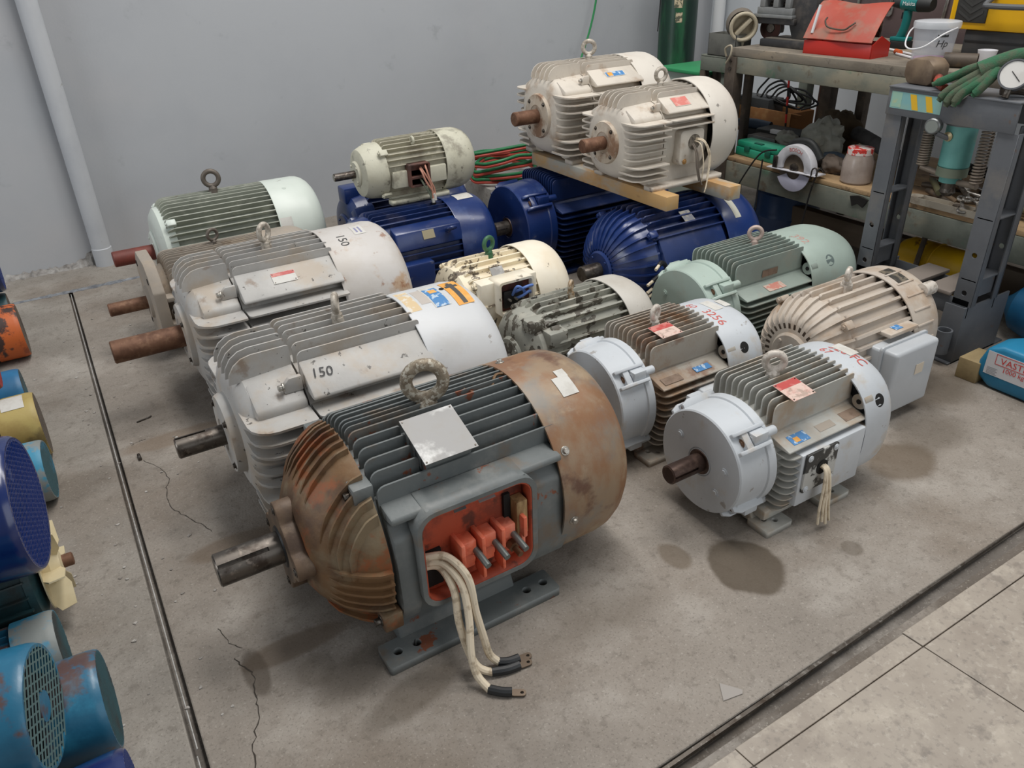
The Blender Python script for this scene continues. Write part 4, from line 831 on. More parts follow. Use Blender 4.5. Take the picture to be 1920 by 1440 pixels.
# ------------------------------------------------------------------ round motors
def round_motor(root, h, st, R, m, mf, mc, r_sh=.03, msh=None, nfin=44, e=2.0, fw=None, arc=None, tf=None, bell_ribs=None, key=0.0, covR=None, bell_prof=None, deep=.14, cap=.42, fins_over_bell=False, back=.6, side_plain=False, vertical=False):
    X = lambda a: a - st['tip']; covR = covR or R * 1.02; rc = R * (1 - deep)
    if r_sh: shaft(root, h, r_sh, X(st['face']) + .03, msh or M_SHAFT, key)
    bp = bell_prof or [(0, .50), (.02, .62), (.10, .80), (.35, .95), (1.0, 1.0)]
    L = st['seam'] - st['face']; prof = [(X(st['face']) + a * L, b * rc * 1.02) for a, b in bp]
    hub = MB().lathe([(X(st['face']) - .012, 0), (X(st['face']) - .012, r_sh * 1.3 if r_sh else .02), (X(st['face']) - .012, R * cap * .9), (X(st['face']) - .004, R * cap), (X(st['face']) + .02, R * cap), (X(st['face']) + .02, 0)], 36, (0, h)).build('bearing_cap', m, root)
    for a in (PI / 4, 3 * PI / 4, 5 * PI / 4, 7 * PI / 4): bolt(hub, (X(st['face']) - .011, R * cap * .75 * math.cos(a), h + R * cap * .75 * math.sin(a)), (-1, 0, 0), .007, .006, m, washer=False)
    bell = core(root, h, prof, m, 'end_bell', e)
    if bell_ribs:
        for i in range(bell_ribs[0]):
            a = 2 * PI * (i + .5) / bell_ribs[0]; out = []; inn = []
            for k in range(9):
                x = prof[0][0] + (prof[-1][0] - prof[0][0]) * (k / 8) ** 1.4; r = interp(prof, x); out.append((x, r + bell_ribs[1])); inn.append((x, max(.02, r - .02)))
            out.append((prof[-1][0] - .001, interp(prof, prof[-1][0]) + bell_ribs[1])); inn.append((prof[-1][0] - .001, prof[-1][1] - .02))
            mb = MB().prism(out + inn[::-1], (0, -bell_ribs[2] / 2, 0), (1, 0, 0), (0, 0, 1), (0, bell_ribs[2], 0))
            Xf = Matrix.Translation((0, 0, h)) @ Matrix.Rotation(a - PI / 2, 4, 'X'); mb.v = [tuple(Xf @ Vector(p)) for p in mb.v]
            mb.build('rib', m, bell, smooth=30)
    for a in (PI / 4, 3 * PI / 4, 5 * PI / 4, 7 * PI / 4):
        lug = MB().bb(X(st['seam']) - .03, X(st['seam']) + .012, -.016, .016, R * .93, R * 1.03, Matrix.Translation((0, 0, h)) @ Matrix.Rotation(a - PI / 2, 4, 'X')).build('bolt_lug', m, bell, bevel=.004)
        q = Vector((0, math.cos(a), math.sin(a))) * R * .985; bolt(lug, (X(st['seam']) - .03, q.y, h + q.z), (-1, 0, 0), .008, .008, m)
    frame = core(root, h, [(X(st['seam']), rc), (X(st['rim']) + .02, rc)], mf, 'frame', e)
    t = tf or R * .03
    for i in range(nfin):
        a = 2 * PI * (i + .5) / nfin
        if math.sin(a) < -.80: continue
        if arc and any(lo < a < hi for lo, hi in arc): continue
        q = 1.0 if e == 2.0 else (abs(math.cos(a)) ** e + abs(math.sin(a)) ** e) ** (-1 / e)
        x0 = X(st['seam']) - (.035 if fins_over_bell else -.004)
        fin(frame, h, (rc * .96 * q * math.cos(a), rc * .96 * q * math.sin(a)), (R * q * math.cos(a), R * q * math.sin(a)), t, x0, X(st['rim']) + .012, R * (.22 if fins_over_bell else .06), .006, mf)
    cv = fan_cover(root, h, covR, X(st['rim']), X(st['cend']), X(st['end']), mc, e=e, back=back)
    if fw:
        for sd in (-1, 1): foot(root, h, X(st['feet'][0]), X(st['feet'][1]), fw[0], fw[1], R * .6, h * .5, m, .022, ((.12, .5), (.88, .5)), .009, (.05, .95), side=sd)
    return X, bell, frame, cv
# D dusty flange motor half hidden between the pale ones
M_DUSTY = mat('dusty_beige_grey', rgb(164, 154, 142), .65, 0, [(rgb(140, 132, 122), 5, .4, .7, 6, None, .6), (rgb(180, 162, 140), 7, .5, .72, 8, None, .6), (rgb(116, 92, 72), 11, .62, .74, 8, None, .6)], .15, 90)
Dm = place('electric_motor', 'dusty beige flange motor half hidden behind the thick rusty shaft motor', .112, 3.60)
shaft(Dm, .22, .029, .20, M_SHAFTR)
pts = [(s1 * a, s2 * b) for (s1, s2, L_) in ((1, 1, ((.205, .10), (.16, .16), (.10, .205))), (-1, 1, ((.10, .205), (.16, .16), (.205, .10))), (-1, -1, ((.205, .10), (.16, .16), (.10, .205))), (1, -1, ((.10, .205), (.16, .16), (.205, .10)))) for a, b in L_]
fd = MB().prism(pts, (.172, 0, .22), (0, 1, 0), (0, 0, 1), (.05, 0, 0)).build('flange', M_DUSTY, Dm, bevel=.006)
for a in (PI / 4, 3 * PI / 4, 5 * PI / 4, 7 * PI / 4): MB().cyl((.170, .195 * math.cos(a), .22 + .195 * math.sin(a)), (.20, .195 * math.cos(a), .22 + .195 * math.sin(a)), .014, n=14).build('bolt_hole', M_DARKHOLE, fd)
MB().lathe([(.16, 0), (.16, .07), (.172, .075), (.172, 0)], 32, (0, .22)).build('bearing_cap', M_DUSTY, fd)
for sd in (-1, 1):
    for z in (-.06, .06): MB().bb(.222, .32, sd * .14, sd * .20, .22 + z - .01, .22 + z + .01).build('flange_gusset', M_DUSTY, fd, bevel=.003)
stD = dict(tip=.112, face=.31, seam=.36, rim=.80, cend=.98, end=1.08, feet=(.40, .75))
frD = core(Dm, .22, [(.225, .135), (.25, .155), (.75, .165)], M_DUSTY)
for i in range(20):
    v = -.17 + .34 * i / 19; fin(frD, .22, (v, .08), (v, math.sqrt(.206 ** 2 - v * v)), .006, .255, .70, .03, .006, M_DUSTY)
fan_cover(Dm, .22, .208, .69, .84, .93, M_DUSTY)
for sd in (-1, 1): foot(Dm, .22, .30, .66, .20, .12, .12, .11, M_DUSTY, .02, ((.15, .5), (.85, .5)), .009, side=sd)
eyebolt(Dm, .495, 0, .22 + .205, .024, .0075, mat('eyebolt_dark', rgb(110, 102, 94), .55, .4), yaw=.35)
# E pale mint motor by the wall with red shaft
M_E = mat('pale_mint_enamel', rgb(212, 220, 212), .38, 0, [(rgb(196, 206, 196), 4, .4, .7, 6, None, .5), (rgb(150, 150, 140), 16, .70, .76, 8, None, .6)], .05, 70)
M_EF = mat('grey_green_fins', rgb(158, 162, 150), .55, 0, [(rgb(138, 142, 132), 6, .4, .7, 6, None, .6), (rgb(190, 192, 180), 12, .56, .72, 7, None, .6), (rgb(110, 100, 86), 20, .68, .74, 7, None, .5)], .12, 90)
Em = place('electric_motor', 'pale mint motor by the back wall with dark eyebolt and red shaft', .213, 4.10)
stE = dict(tip=.213, face=.415, seam=.50, rim=.985, cend=1.15, end=1.24, feet=(.54, .96))
X, bell, frame, cv = round_motor(Em, .28, stE, .248, M_E, M_EF, M_E, .038, M_SHAFTRED, nfin=52, fw=(.27, .17), fins_over_bell=True, covR=.248)
MB().bb(X(.505), X(.55), -.262, -.235, .28 - .03, .28 + .07).build('bell_clamp', M_E, bell, bevel=.004)
eyebolt(Em, X(.745), 0, .28 + .25, .036, .012, mat('eyebolt_dark', rgb(110, 102, 94), .55, .4), yaw=-.2)
wrapped(cv, 'paper_label', cyl_map(.28, .248, X(1.02), PI - .35), [(-.03, .03, -.03, .03, 0, .0006)], [M_STWHITE])
bolt(cv, (X(1.07), -.10, .28 + .227), (0, -.4, .9), .007, .004, M_E)
# J cream peeling
M_J = mat('peeling_cream_paint', rgb(236, 224, 198), .6, 0, [(rgb(220, 202, 168), 5, .45, .7, 6, None, .6), (rgb(110, 98, 84), 13, .60, .615, 9, (1, 1.6, 1), .95), (rgb(74, 66, 58), 22, .66, .675, 7, None, .9)], .5, 30)
M_JC = mat('cream_paint', rgb(238, 230, 212), .5, 0, [(rgb(224, 208, 180), 5, .45, .7, 6, None, .6), (rgb(120, 106, 90), 20, .71, .73, 8, None, .8)], .1, 60)
Jm = place('electric_motor', 'cream motor with peeling paint and green eyebolt', 1.325, 2.77)
stJ = dict(tip=1.325, face=1.345, seam=1.43, rim=1.69, cend=1.80, end=1.885, feet=(1.44, 1.74))
X, bell, frame, cv = round_motor(Jm, .20, stJ, .205, M_J, M_J, M_JC, .02, nfin=30, fw=(.20, .13), fins_over_bell=True, tf=.012, deep=.09, covR=.212, arc=[(PI * .90, PI * 1.25)])
eyebolt(Jm, X(1.567), .01, .20 + .205, .027, .0095, mat('green_eyebolt', rgb(58, 104, 74), .5, .1), yaw=.3)
MB().bb(X(1.41), X(1.68), -.19, -.08, .20, .36).build('side_pad', M_JC, frame, bevel=.006)
tb = plate('terminal_box', M_JC, rounded(X(1.47), X(1.64), -.075, .075, .016), [rounded(X(1.48), X(1.63), -.065, .065, .012)[::-1]], .09, Jm, (0, -.19, .295), (PI / 2, 0, 0)); PIv = tb.matrix_basis.inverted()
o = MB().bb(X(1.478), X(1.632), -.205, -.16, .228, .362).build('box_back', mat('maroon_box', rgb(92, 46, 36), .6, 0, [(rgb(48, 34, 30), 14, .5, .6, 6, None, .7)]), tb); o.matrix_parent_inverse = PIv
o = MB().bb(X(1.50), X(1.60), -.22, -.204, .245, .32).build('terminal_board', M_BLACK, tb, bevel=.004); o.matrix_parent_inverse = PIv
for i in range(3):
    o = MB().cyl((X(1.52 + .03 * i), -.22, .285), (X(1.52 + .03 * i), -.24, .285), .005, n=8).build('terminal_stud', M_ZINC, tb); o.matrix_parent_inverse = PIv
M_BWIRE = mat('blue_wire', rgb(96, 128, 196), .5)
leads(Jm, [[(X(1.54), -.22, .30), (X(1.545), -.25, .345), (X(1.57), -.255, .33), (X(1.59), -.24, .30)], [(X(1.55), -.22, .31), (X(1.565), -.25, .33), (X(1.59), -.26, .34), (X(1.62), -.25, .335)], [(X(1.555), -.22, .28), (X(1.57), -.25, .30), (X(1.60), -.255, .315), (X(1.615), -.24, .30)]], .006, M_BWIRE)
nameplate(frame, (X(1.53), -.12, .20 + .172), (1, 0, 0), (0, .66, .75), .06, .045, (M_PLATE, M_PLATE), rivets=False)
# K grey peeling
M_K = mat('peeling_grey_paint', rgb(160, 160, 150), .5, 0, [(rgb(140, 140, 132), 5, .45, .7, 6, None, .6), (rgb(190, 186, 172), 9, .55, .7, 7, None, .6), (rgb(84, 78, 68), 14, .59, .605, 9, (1, 1.6, 1), .95), (rgb(48, 44, 40), 20, .68, .695, 7, None, .9)], .45, 34)
M_KC = mat('worn_grey_cover', rgb(196, 192, 184), .5, 0, [(rgb(176, 168, 156), 5, .45, .7, 6, None, .6), (rgb(100, 90, 78), 16, .66, .69, 8, None, .8)], .1, 60)
Km = place('electric_motor', 'small grey motor with flaking paint beside the cream one', 1.33, 2.265)
stK = dict(tip=1.33, face=1.36, seam=1.48, rim=1.79, cend=1.87, end=1.95, feet=(1.48, 1.78))
X, bell, frame, cv = round_motor(Km, .19, stK, .192, M_K, M_K, M_KC, .02, nfin=30, fw=(.18, .115), fins_over_bell=True, tf=.011, deep=.12, covR=.198, e=2.3)
eyebolt(Km, X(1.63), 0, .19 + .19, .018, .008, mat('eyebolt_brass', rgb(150, 126, 96), .5, .3, [(rgb(206, 196, 178), 50, .5, .65, 6, None, .8)]), yaw=.7)
MB().bb(X(1.37), X(1.44), -.11, -.05, .19 + .13, .19 + .175).build('bell_block', M_K, bell, bevel=.006)
MB().bb(X(1.42), X(1.50), -.17, -.10, .19 + .08, .19 + .14).build('bell_block', M_K, bell, bevel=.006)
# O beige ribbed motor at the right
M_O = mat('dusty_beige_paint', rgb(196, 184, 170), .55, 0, [(rgb(176, 168, 160), 4, .4, .7, 6, None, .6), (rgb(168, 142, 116), 7, .52, .72, 8, None, .65), (rgb(130, 104, 82), 14, .66, .76, 8, None, .5)], .08, 90)
M_OB = mat('satin_grey_box', rgb(190, 194, 198), .35, 0, [(rgb(176, 180, 184), 5, .4, .7, 5, None, .5), (rgb(200, 186, 168), 12, .66, .76, 7, None, .5)], .03, 60)
Om = place('electric_motor', 'beige ribbed motor at far right with a smooth grey terminal box', 2.135, 1.635)
stO = dict(tip=2.135, face=2.165, seam=2.27, rim=2.575, cend=2.68, end=2.79, feet=(2.27, 2.56))
X, bell, frame, cv = round_motor(Om, .225, stO, .208, M_O, M_O, M_O, .024, nfin=30, fw=(.20, .14), tf=.015, deep=.10, covR=.214, bell_ribs=(30, .012, .010), bell_prof=[(0, .62), (.06, .72), (.35, .84), (.7, .95), (1, 1.0)], cap=.40)
eyebolt(Om, X(2.42), 0, .225 + .215, .020, .0095, eyeW, yaw=.4, collar=1.9)
for i in range(9):
    a = PI / 2 + .15 + i * .27
    MB().bb(X(2.595), X(2.69), -.004, .004, .17, .2185, Matrix.Translation((0, 0, .225)) @ Matrix.Rotation(a - PI / 2, 4, 'X')).build('cover_rib', M_O, cv, bevel=.002)
MB().lathe([(X(2.69), .0), (X(2.69), .026), (X(2.75), .026), (X(2.765), .015), (X(2.767), 0)], 20, (-.13, .225 + .165)).build('grease_plug', eyeW, cv)
wrapped(cv, 'dark_label', cyl_map(.225, .2146, X(2.64), PI / 2 + .20), [(-.05, .05, -.03, .03, 0, .0012)], [mat('dark_label', rgb(62, 60, 56), .45, 0, [(rgb(130, 120, 104), 30, .52, .6, 7, None, .7)])])
tbm = MB().prism(rounded(X(2.34), X(2.56), -.085, .09, .012), (0, -.235, .20), (1, 0, 0), (0, 0, 1), (0, .09, 0)).build('terminal_box', M_OB, Om, bevel=.008)
MB().prism(rounded(X(2.350), X(2.595), -.165, .085, .014), (0, -.295, .205), (1, 0, 0), (0, 0, 1), (0, .062, 0)).build('box_lid', M_OB, tbm, bevel=.016, segs=3)
MB().prism(rounded(X(2.342), X(2.605), -.175, .092, .014), (0, -.240, .205), (1, 0, 0), (0, 0, 1), (0, .012, 0)).build('box_flange', M_OB, tbm, bevel=.003)
nameplate(tbm, (X(2.50), -.2955, .195), (1, 0, 0), (0, 0, 1), .045, .04, (mat('torn_paper', rgb(214, 202, 184), .8),) * 2, rivets=False, name='paper_scrap')
MB().bb(X(2.40), X(2.56), -.225, -.15, .225 + .085, .225 + .10).build('conduit_base', M_O, frame, bevel=.004)
wrapped(frame, 'blue_sticker', lambda u, v: ((X(2.47) + u, -.195 + v, .225 + .1003), (0, 0, 1)), [(-.02, .02, -.015, .015, 0, .0012)], [M_STBLUE])
# G2, G blue motors at the back and F on top of them
G2 = place('electric_motor', 'blue motor with a small brass nameplate, lying under the worn cream motor', 1.06, 3.49, group='blue motors')
stG2 = dict(tip=1.06, face=1.20, seam=1.30, rim=1.70, cend=1.85, end=1.92, feet=(1.3, 1.7))
X, bell, frame, cv = round_motor(G2, .23, stG2, .222, M_BLUE, M_BLUEFIN, M_BLUE, .03, nfin=40, fw=(.22, .15), deep=.10, arc=[(PI * .70, PI * .92)], back=.75)
MB().prism([(-.125, .175), (-.185, .155), (-.215, .075), (-.16, .05)], (X(1.36), 0, .23), (0, 1, 0), (0, 0, 1), (.35, 0, 0)).build('plate_pad', M_BLUE, frame, bevel=.008)
nameplate(frame, (X(1.53), -.196, .23 + .130), (1, 0, 0), (0, .45, .9), .062, .042, (mat('brass_plate', rgb(160, 150, 124), .45, .4),) * 2, rivets=False)
eyebolt(G2, X(1.635), -.195, .23 + .13, .022, .009, M_BLUE, yaw=.0, tilt=1.1)
MB().prism(rounded(X(1.36), X(1.52), -.10, .02, .01), (0, -.265, .23), (1, 0, 0), (0, 0, 1), (0, .10, 0)).build('terminal_box', M_BLUE, frame, bevel=.008)
wrapped(cv, 'torn_label', cyl_map(.23, .2264, X(1.80), PI / 2 + .12), [(-.03, .04, -.06, .03, 0, .0006)], [M_STWHITE])
G1 = place('electric_motor', 'blue motor against the back wall, mostly hidden under the worn cream motor', 1.33, 3.98, group='blue motors')
stG1 = dict(tip=1.33, face=1.36, seam=1.46, rim=1.82, cend=1.98, end=2.05, feet=(1.45, 1.8))
X, bell, frame, cv = round_motor(G1, .23, stG1, .215, M_BLUE, M_BLUEFIN, M_BLUE, .03, nfin=40, fw=(.22, .15), deep=.10, back=.75)
for a in (PI * .5, PI * .82, PI * 1.2): MB().bb(X(1.36), X(1.47), -.05, .05, .15, .235, Matrix.Translation((0, 0, .23)) @ Matrix.Rotation(a - PI / 2, 4, 'X')).build('bell_lug', M_BLUE, bell, bevel=.01)
M_F = mat('grimy_cream_paint', rgb(198, 196, 178), .55, 0, [(rgb(176, 172, 150), 5, .42, .7, 6, None, .6), (rgb(120, 114, 100), 9, .56, .70, 9, None, .7), (rgb(80, 74, 66), 26, .66, .72, 8, None, .6)], .15, 90)
M_FF = mat('grimy_fins', rgb(172, 168, 150), .6, 0, [(rgb(120, 110, 94), 7, .45, .65, 8, None, .75), (rgb(206, 202, 184), 16, .60, .7, 6, None, .7)], .2, 90)
Fm = place('electric_motor', 'worn cream motor resting on top of the two blue motors', 1.225, 3.66, .453, group='electric motors stacked on others')
stF = dict(tip=1.225, face=1.345, seam=1.46, rim=1.765, cend=1.86, end=1.95, feet=(1.46, 1.78))
X, bell, frame, cv = round_motor(Fm, .150, stF, .148, M_F, M_FF, M_F, .019, M_SHAFT, nfin=32, fw=(.13, .08), deep=.14, covR=.152, tf=.007, bell_prof=[(0, .66), (.1, .86), (.4, .98), (1.0, 1.04)], arc=[(PI * .93, PI * 1.25)])
MB().bb(X(1.47), X(1.76), -.150, -.08, .085, .165).build('side_pad', M_F, frame, bevel=.006)
tb = plate('terminal_box', mat('dark_red_box', rgb(98, 62, 52), .6, 0, [(rgb(60, 44, 40), 12, .5, .62, 6, None, .7)]), rounded(X(1.545), X(1.655), -.06, .05, .006), [rounded(X(1.553), X(1.647), -.01, .045, .004)[::-1], rounded(X(1.553), X(1.647), -.052, -.02, .004)[::-1]], .05, Fm, (0, -.158, .145), (PI / 2, 0, 0)); PIv = tb.matrix_basis.inverted()
o = MB().bb(X(1.55), X(1.65), -.150, -.14, .085, .195).build('box_back', MATS['dark_red_box'], tb); o.matrix_parent_inverse = PIv
M_PW = mat('salmon_wire', rgb(190, 136, 116), .6); M_GW = mat('grey_green_wire', rgb(104, 112, 96), .6)
leads(Fm, [[(X(1.605), -.165, .17), (X(1.60), -.20, .16), (X(1.615), -.21, .11), (X(1.645), -.21, .06), (X(1.65), -.21, .045)], [(X(1.635), -.165, .185), (X(1.625), -.20, .17), (X(1.635), -.21, .12), (X(1.655), -.21, .07), (X(1.655), -.212, .03)], [(X(1.61), -.165, .175), (X(1.62), -.2, .14), (X(1.64), -.21, .09), (X(1.645), -.21, .02)]], .0045, M_PW, tip=(.016, .008, M_STWHITE))
leads(Fm, [[(X(1.605), -.165, .12), (X(1.61), -.2, .09), (X(1.63), -.205, .05), (X(1.645), -.205, .0)], [(X(1.615), -.165, .13), (X(1.625), -.2, .10), (X(1.64), -.205, .04), (X(1.65), -.2, .01)]], .005, M_GW, tip=(.02, .009, M_BLACK))
MB().torus((X(1.62), -.075, .15 + .135), .016, .006, 'X').build('lifting_eye', M_F, frame)
# I blue ribbed motor, right
Im = place('electric_motor', 'blue motor with radially ribbed end bell under the planks', 1.975, 2.665, group='blue motors')
stI = dict(tip=1.975, face=2.085, seam=2.235, rim=2.64, cend=2.80, end=2.89, feet=(2.25, 2.72))
X, bell, frame, cv = round_motor(Im, .25, stI, .262, M_BLUE, M_BLUEFIN, M_BLUE, .036, M_SHAFT, nfin=40, fw=(.25, .17), deep=.12, tf=.009, bell_ribs=(34, .016, .008), bell_prof=[(0, .40), (.10, .58), (.3, .78), (.6, .93), (1, 1.0)], cap=.33, covR=.262, arc=[(PI * .80, PI * .94)], back=.75)
MB().prism([(-.19, .165), (-.262, .06), (-.262, .02), (-.16, .02)], (X(2.25), 0, .25), (0, 1, 0), (0, 0, 1), (.38, 0, 0)).build('plate_pad', M_BLUEFIN, frame, bevel=.008)
nameplate(frame, (X(2.46), -.140, .25 + .215), (1, 0, 0), (0, .84, .55), .06, .06, (mat('worn_tag_blue', rgb(150, 146, 134), .5, .2, [(rgb(90, 96, 116), 20, .5, .6, 6, None, .7)]),) * 2, rivets=False)
wrapped(cv, 'paper_label', cyl_map(.25, .262, X(2.73), PI / 2 + .52), [(-.09, .09, -.018, .018, 0, .0008)], [mat('yellowed_paper', rgb(186, 184, 172), .7)])
MB().bb(X(2.22), X(2.36), -.285, -.2, .16, .30).build('terminal_box', M_BLUE, frame, bevel=.01)
leads(Im, [[(X(2.25), -.26, .30), (X(2.22), -.27, .33), (X(2.19), -.285, .345), (X(2.17), -.295, .34)], [(X(2.23), -.26, .28), (X(2.20), -.28, .29), (X(2.17), -.29, .285), (X(2.14), -.295, .275)], [(X(2.24), -.26, .26), (X(2.20), -.28, .255), (X(2.17), -.29, .25), (X(2.14), -.295, .24)], [(X(2.25), -.26, .24), (X(2.21), -.28, .225), (X(2.18), -.29, .22), (X(2.15), -.295, .215)]], .010, M_BLACK, tip=(.035, .007, M_WIRE))
# planks carrying the upper motors
M_WOOD = mat('painted_plank', rgb(196, 158, 106), .75, 0, [(rgb(176, 136, 88), 5, .4, .66, 7, (1, .25, 1), .8), (rgb(168, 170, 164), 3, .50, .62, 6, (1, .5, 1), .9), (rgb(130, 96, 66), 9, .62, .74, 7, (1, .4, 1), .6)], .2, 60)
for (px, y0, y1, lab) in ((2.335, 2.49, 3.56, 'timber plank under the upper motors, nearer the shafts'), (2.66, 2.44, 3.56, 'timber plank under the upper motors, nearer the fan covers')):
    tag(MB().bb(px - .036, px + .036, y0, y1, .522, PLZ).build('timber_plank', M_WOOD, bevel=.003), lab, 'plank', 'planks carrying motors')
# ------------------------------------------------------------------ workbench along the right wall
M_BSTEEL = mat('bench_steel', rgb(118, 122, 112), .6, .15, [(rgb(90, 96, 88), 5, .42, .66, 7, None, .7), (rgb(150, 142, 122), 4, .52, .7, 8, (1, .5, 1), .75), (rgb(76, 116, 92), 5, .62, .7, 6, None, .6), (rgb(96, 76, 56), 11, .62, .72, 8, None, .6)], .15, 90)
M_BWOOD = mat('bench_wood', rgb(124, 116, 104), .85, 0, [(rgb(96, 88, 78), 6, .42, .66, 8, (1, .3, 1), .8), (rgb(150, 136, 116), 8, .56, .7, 7, (1, .4, 1), .6), (rgb(66, 60, 54), 22, .62, .72, 7, None, .6)], .3, 60)
M_SHELFW = mat('shelf_plywood', rgb(168, 140, 104), .8, 0, [(rgb(128, 100, 72), 6, .45, .66, 8, (1, .3, 1), .8), (rgb(86, 68, 52), 12, .62, .72, 7, None, .7)], .2, 60)
M_BDARK = mat('dark_rusty_steel', rgb(82, 72, 62), .6, .2, [(rgb(56, 48, 42), 7, .45, .65, 7, None, .8), (rgb(110, 92, 72), 12, .6, .72, 7, None, .6)], .15, 90)
BX = 3.40
wbn = thing('workbench', 'long grimy steel and wood workbench along the right wall', 'workbench', (BX, 2.2, 0))
def wpart(mb, name, m, **k): return mb.build(name, m, wbn, loc=(-BX, -2.2, 0), **k)
YA, YB = .2, 3.25
for i in range(4):
    wpart(MB().bb(BX + .0 + i * .22, BX + .217 + i * .22, YA, YB, .992, 1.035), 'top_plank', M_BWOOD, bevel=.003)
wpart(MB().bb(BX, BX + .05, YA, YB, .908, .991), 'front_beam', M_BSTEEL, bevel=.004)
wpart(MB().bb(BX + .82, BX + .87, YA, YB, .908, .991), 'back_beam', M_BSTEEL, bevel=.004)
wpart(MB().bb(BX + .05, BX + .82, YB - .05, YB, .908, .991), 'end_beam', M_BSTEEL, bevel=.004)
wpart(MB().bb(BX - .002, BX + .05, YA, YB, .325, .440), 'shelf_beam', M_BSTEEL, bevel=.004)
wpart(MB().bb(BX + .82, BX + .87, YA, YB, .325, .440), 'shelf_beam', M_BSTEEL, bevel=.004)
for i in range(3):
    wpart(MB().bb(BX + .004 + i * .28, BX + .278 + i * .28, YA, YB - .01, .442, .464), 'shelf_board', M_SHELFW, bevel=.002)
for (px, py) in ((BX - .012, YB - .045), (BX + .80, YB - .06), (BX + .80, 1.7), (BX - .0, .4)):
    wpart(MB().bb(px, px + .07, py, py + .075, 0, .99), 'leg', M_BDARK, bevel=.004)
for zz in (.93, .97): wpart(MB().hexa((BX - .018, YB - .01, zz), (BX - .01, YB - .01, zz), .009), 'bolt', M_STEELD)
hk = MB().tube(smooth_path([(BX - .02, YB + .02, .99), (BX - .03, YB + .022, 1.03), (BX - .022, YB - .012, 1.045), (BX - .03, YB - .02, 1.0), (BX - .028, YB + .01, .955)], 6), .0055, 8).build('wire_hook', mat('bent_wire', rgb(170, 160, 140), .5, .4)); tag(hk, 'bent pale wire hook hanging on the bench corner post', 'hook')
# side rack behind the bench end
rk = thing('side_rack', 'low greenish steel rack standing beyond the bench end', 'rack', (3.5, 3.45, 0))
for (a, b, c, d, e_, f_, n_) in ((0, .045, -.165, .135, .88, .955, 'front_beam'), (.095, .14, -.165, .135, .88, .955, 'back_beam'), (0, .14, -.165, .135, .955, .965, 'top_sheet')):
    MB().bb(a, b, c, d, e_, f_).build(n_, M_BSTEEL, rk, bevel=.003)
for px in (0, .10):
    for py in (-.16, .095): MB().bb(px, px + .04, py, py + .04, 0, .88).build('leg', M_BDARK, rk, bevel=.003)
gt = thing('storage_tub', 'green plastic tub behind the fan cover of the nearer upper motor', 'tub', (3.72, 3.78, 0))
M_GRN = mat('green_plastic', rgb(40, 136, 84), .45)
MB().prism(rounded(-.20, .2, -.2, .2, .04), (0, 0, .84), (1, 0, 0), (0, 1, 0), (0, 0, .02)).build('lid', M_GRN, gt, bevel=.004)
MB().prism(rounded(-.18, .18, -.18, .18, .04), (0, 0, 0), (1, 0, 0), (0, 1, 0), (0, 0, .838)).build('body', mat('pale_tub', rgb(150, 160, 150), .6), gt, bevel=.004)
# loose uprights behind the shelf
for (px, py, wd, m_, lab, nm) in ((4.19, 3.365, .065, mat('green_grey_post', rgb(110, 116, 106), .6, .1, [(rgb(70, 110, 60), 6, .6, .66, 5, None, .7), (rgb(80, 74, 66), 9, .5, .7, 7, None, .7)]), 'greenish grey square post standing behind the shelf', 'post'), (4.30, 3.31, .07, mat('rust_post', rgb(92, 58, 44), .6, .2, [(rgb(60, 42, 36), 9, .45, .65, 7, None, .8)]), 'brown rusty round post behind the shelf', 'post'), (4.30, 3.03, .055, M_BDARK, 'thin dark square post behind the plastic bag', 'post')):
    if 'round' in lab: o = MB().cyl((px, py, 0), (px, py, .9), wd / 2, n=20).build(nm, m_)
    else: o = MB().bb(px - wd / 2, px + wd / 2, py - wd / 2, py + wd / 2, 0, .9).build(nm, m_, bevel=.003)
    tag(o, lab, 'post')
# tool board
M_PEG = mat('brown_tool_board', rgb(104, 88, 88), .8, 0, [(rgb(88, 74, 74), 4, .4, .7, 6, None, .6), (rgb(124, 108, 104), 14, .6, .74, 6, None, .5)], .1, 90)
pb = tag(MB().bb(4.335, 4.355, 1.2, 3.40, 1.02, 1.95).build('tool_board', M_PEG, bevel=.003), 'brown tool board standing at the back of the bench', 'board')
M_CHROME = mat('chrome_wrench', rgb(176, 172, 166), .3, .85, [(rgb(120, 112, 104), 40, .5, .66, 5, None, .6)])
def wrench(x, y, z, L, lab, rot=0.0):
    r = thing('wrench', lab, 'wrench', (x, y, z), group='wrenches hung on the tool board', rot=(rot, 0, 0))
    MB().bb(-.003, .003, -.009, .009, -L / 2, L / 2).build('handle', M_CHROME, r, bevel=.002)
    MB().prism([(-.02, 0), (-.02, .035), (-.008, .04), (-.008, .018), (.008, .018), (.008, .04), (.02, .035), (.02, 0), (.009, -.012), (-.009, -.012)], (-.004, 0, -L / 2 - .03), (0, 1, 0), (0, 0, 1), (.008, 0, 0)).build('open_jaw', M_CHROME, r)
    MB().torus((0, 0, L / 2 + .012), .013, .005, 'X', 16, 8).build('ring_end', M_CHROME, r)
for (y, z, L, lab) in ((3.315, 1.27, .22, 'chrome wrench hung on the board, leftmost above the red box'), (3.19, 1.28, .22, 'chrome wrench hung on the board, second above the red box'), (2.98, 1.29, .22, 'slim chrome wrench hung on the board above the red lid'), (2.66, 1.21, .30, 'long steel wrench hung on the board left of the yellow case')):
    wrench(4.325, y, z, L, lab, .06)
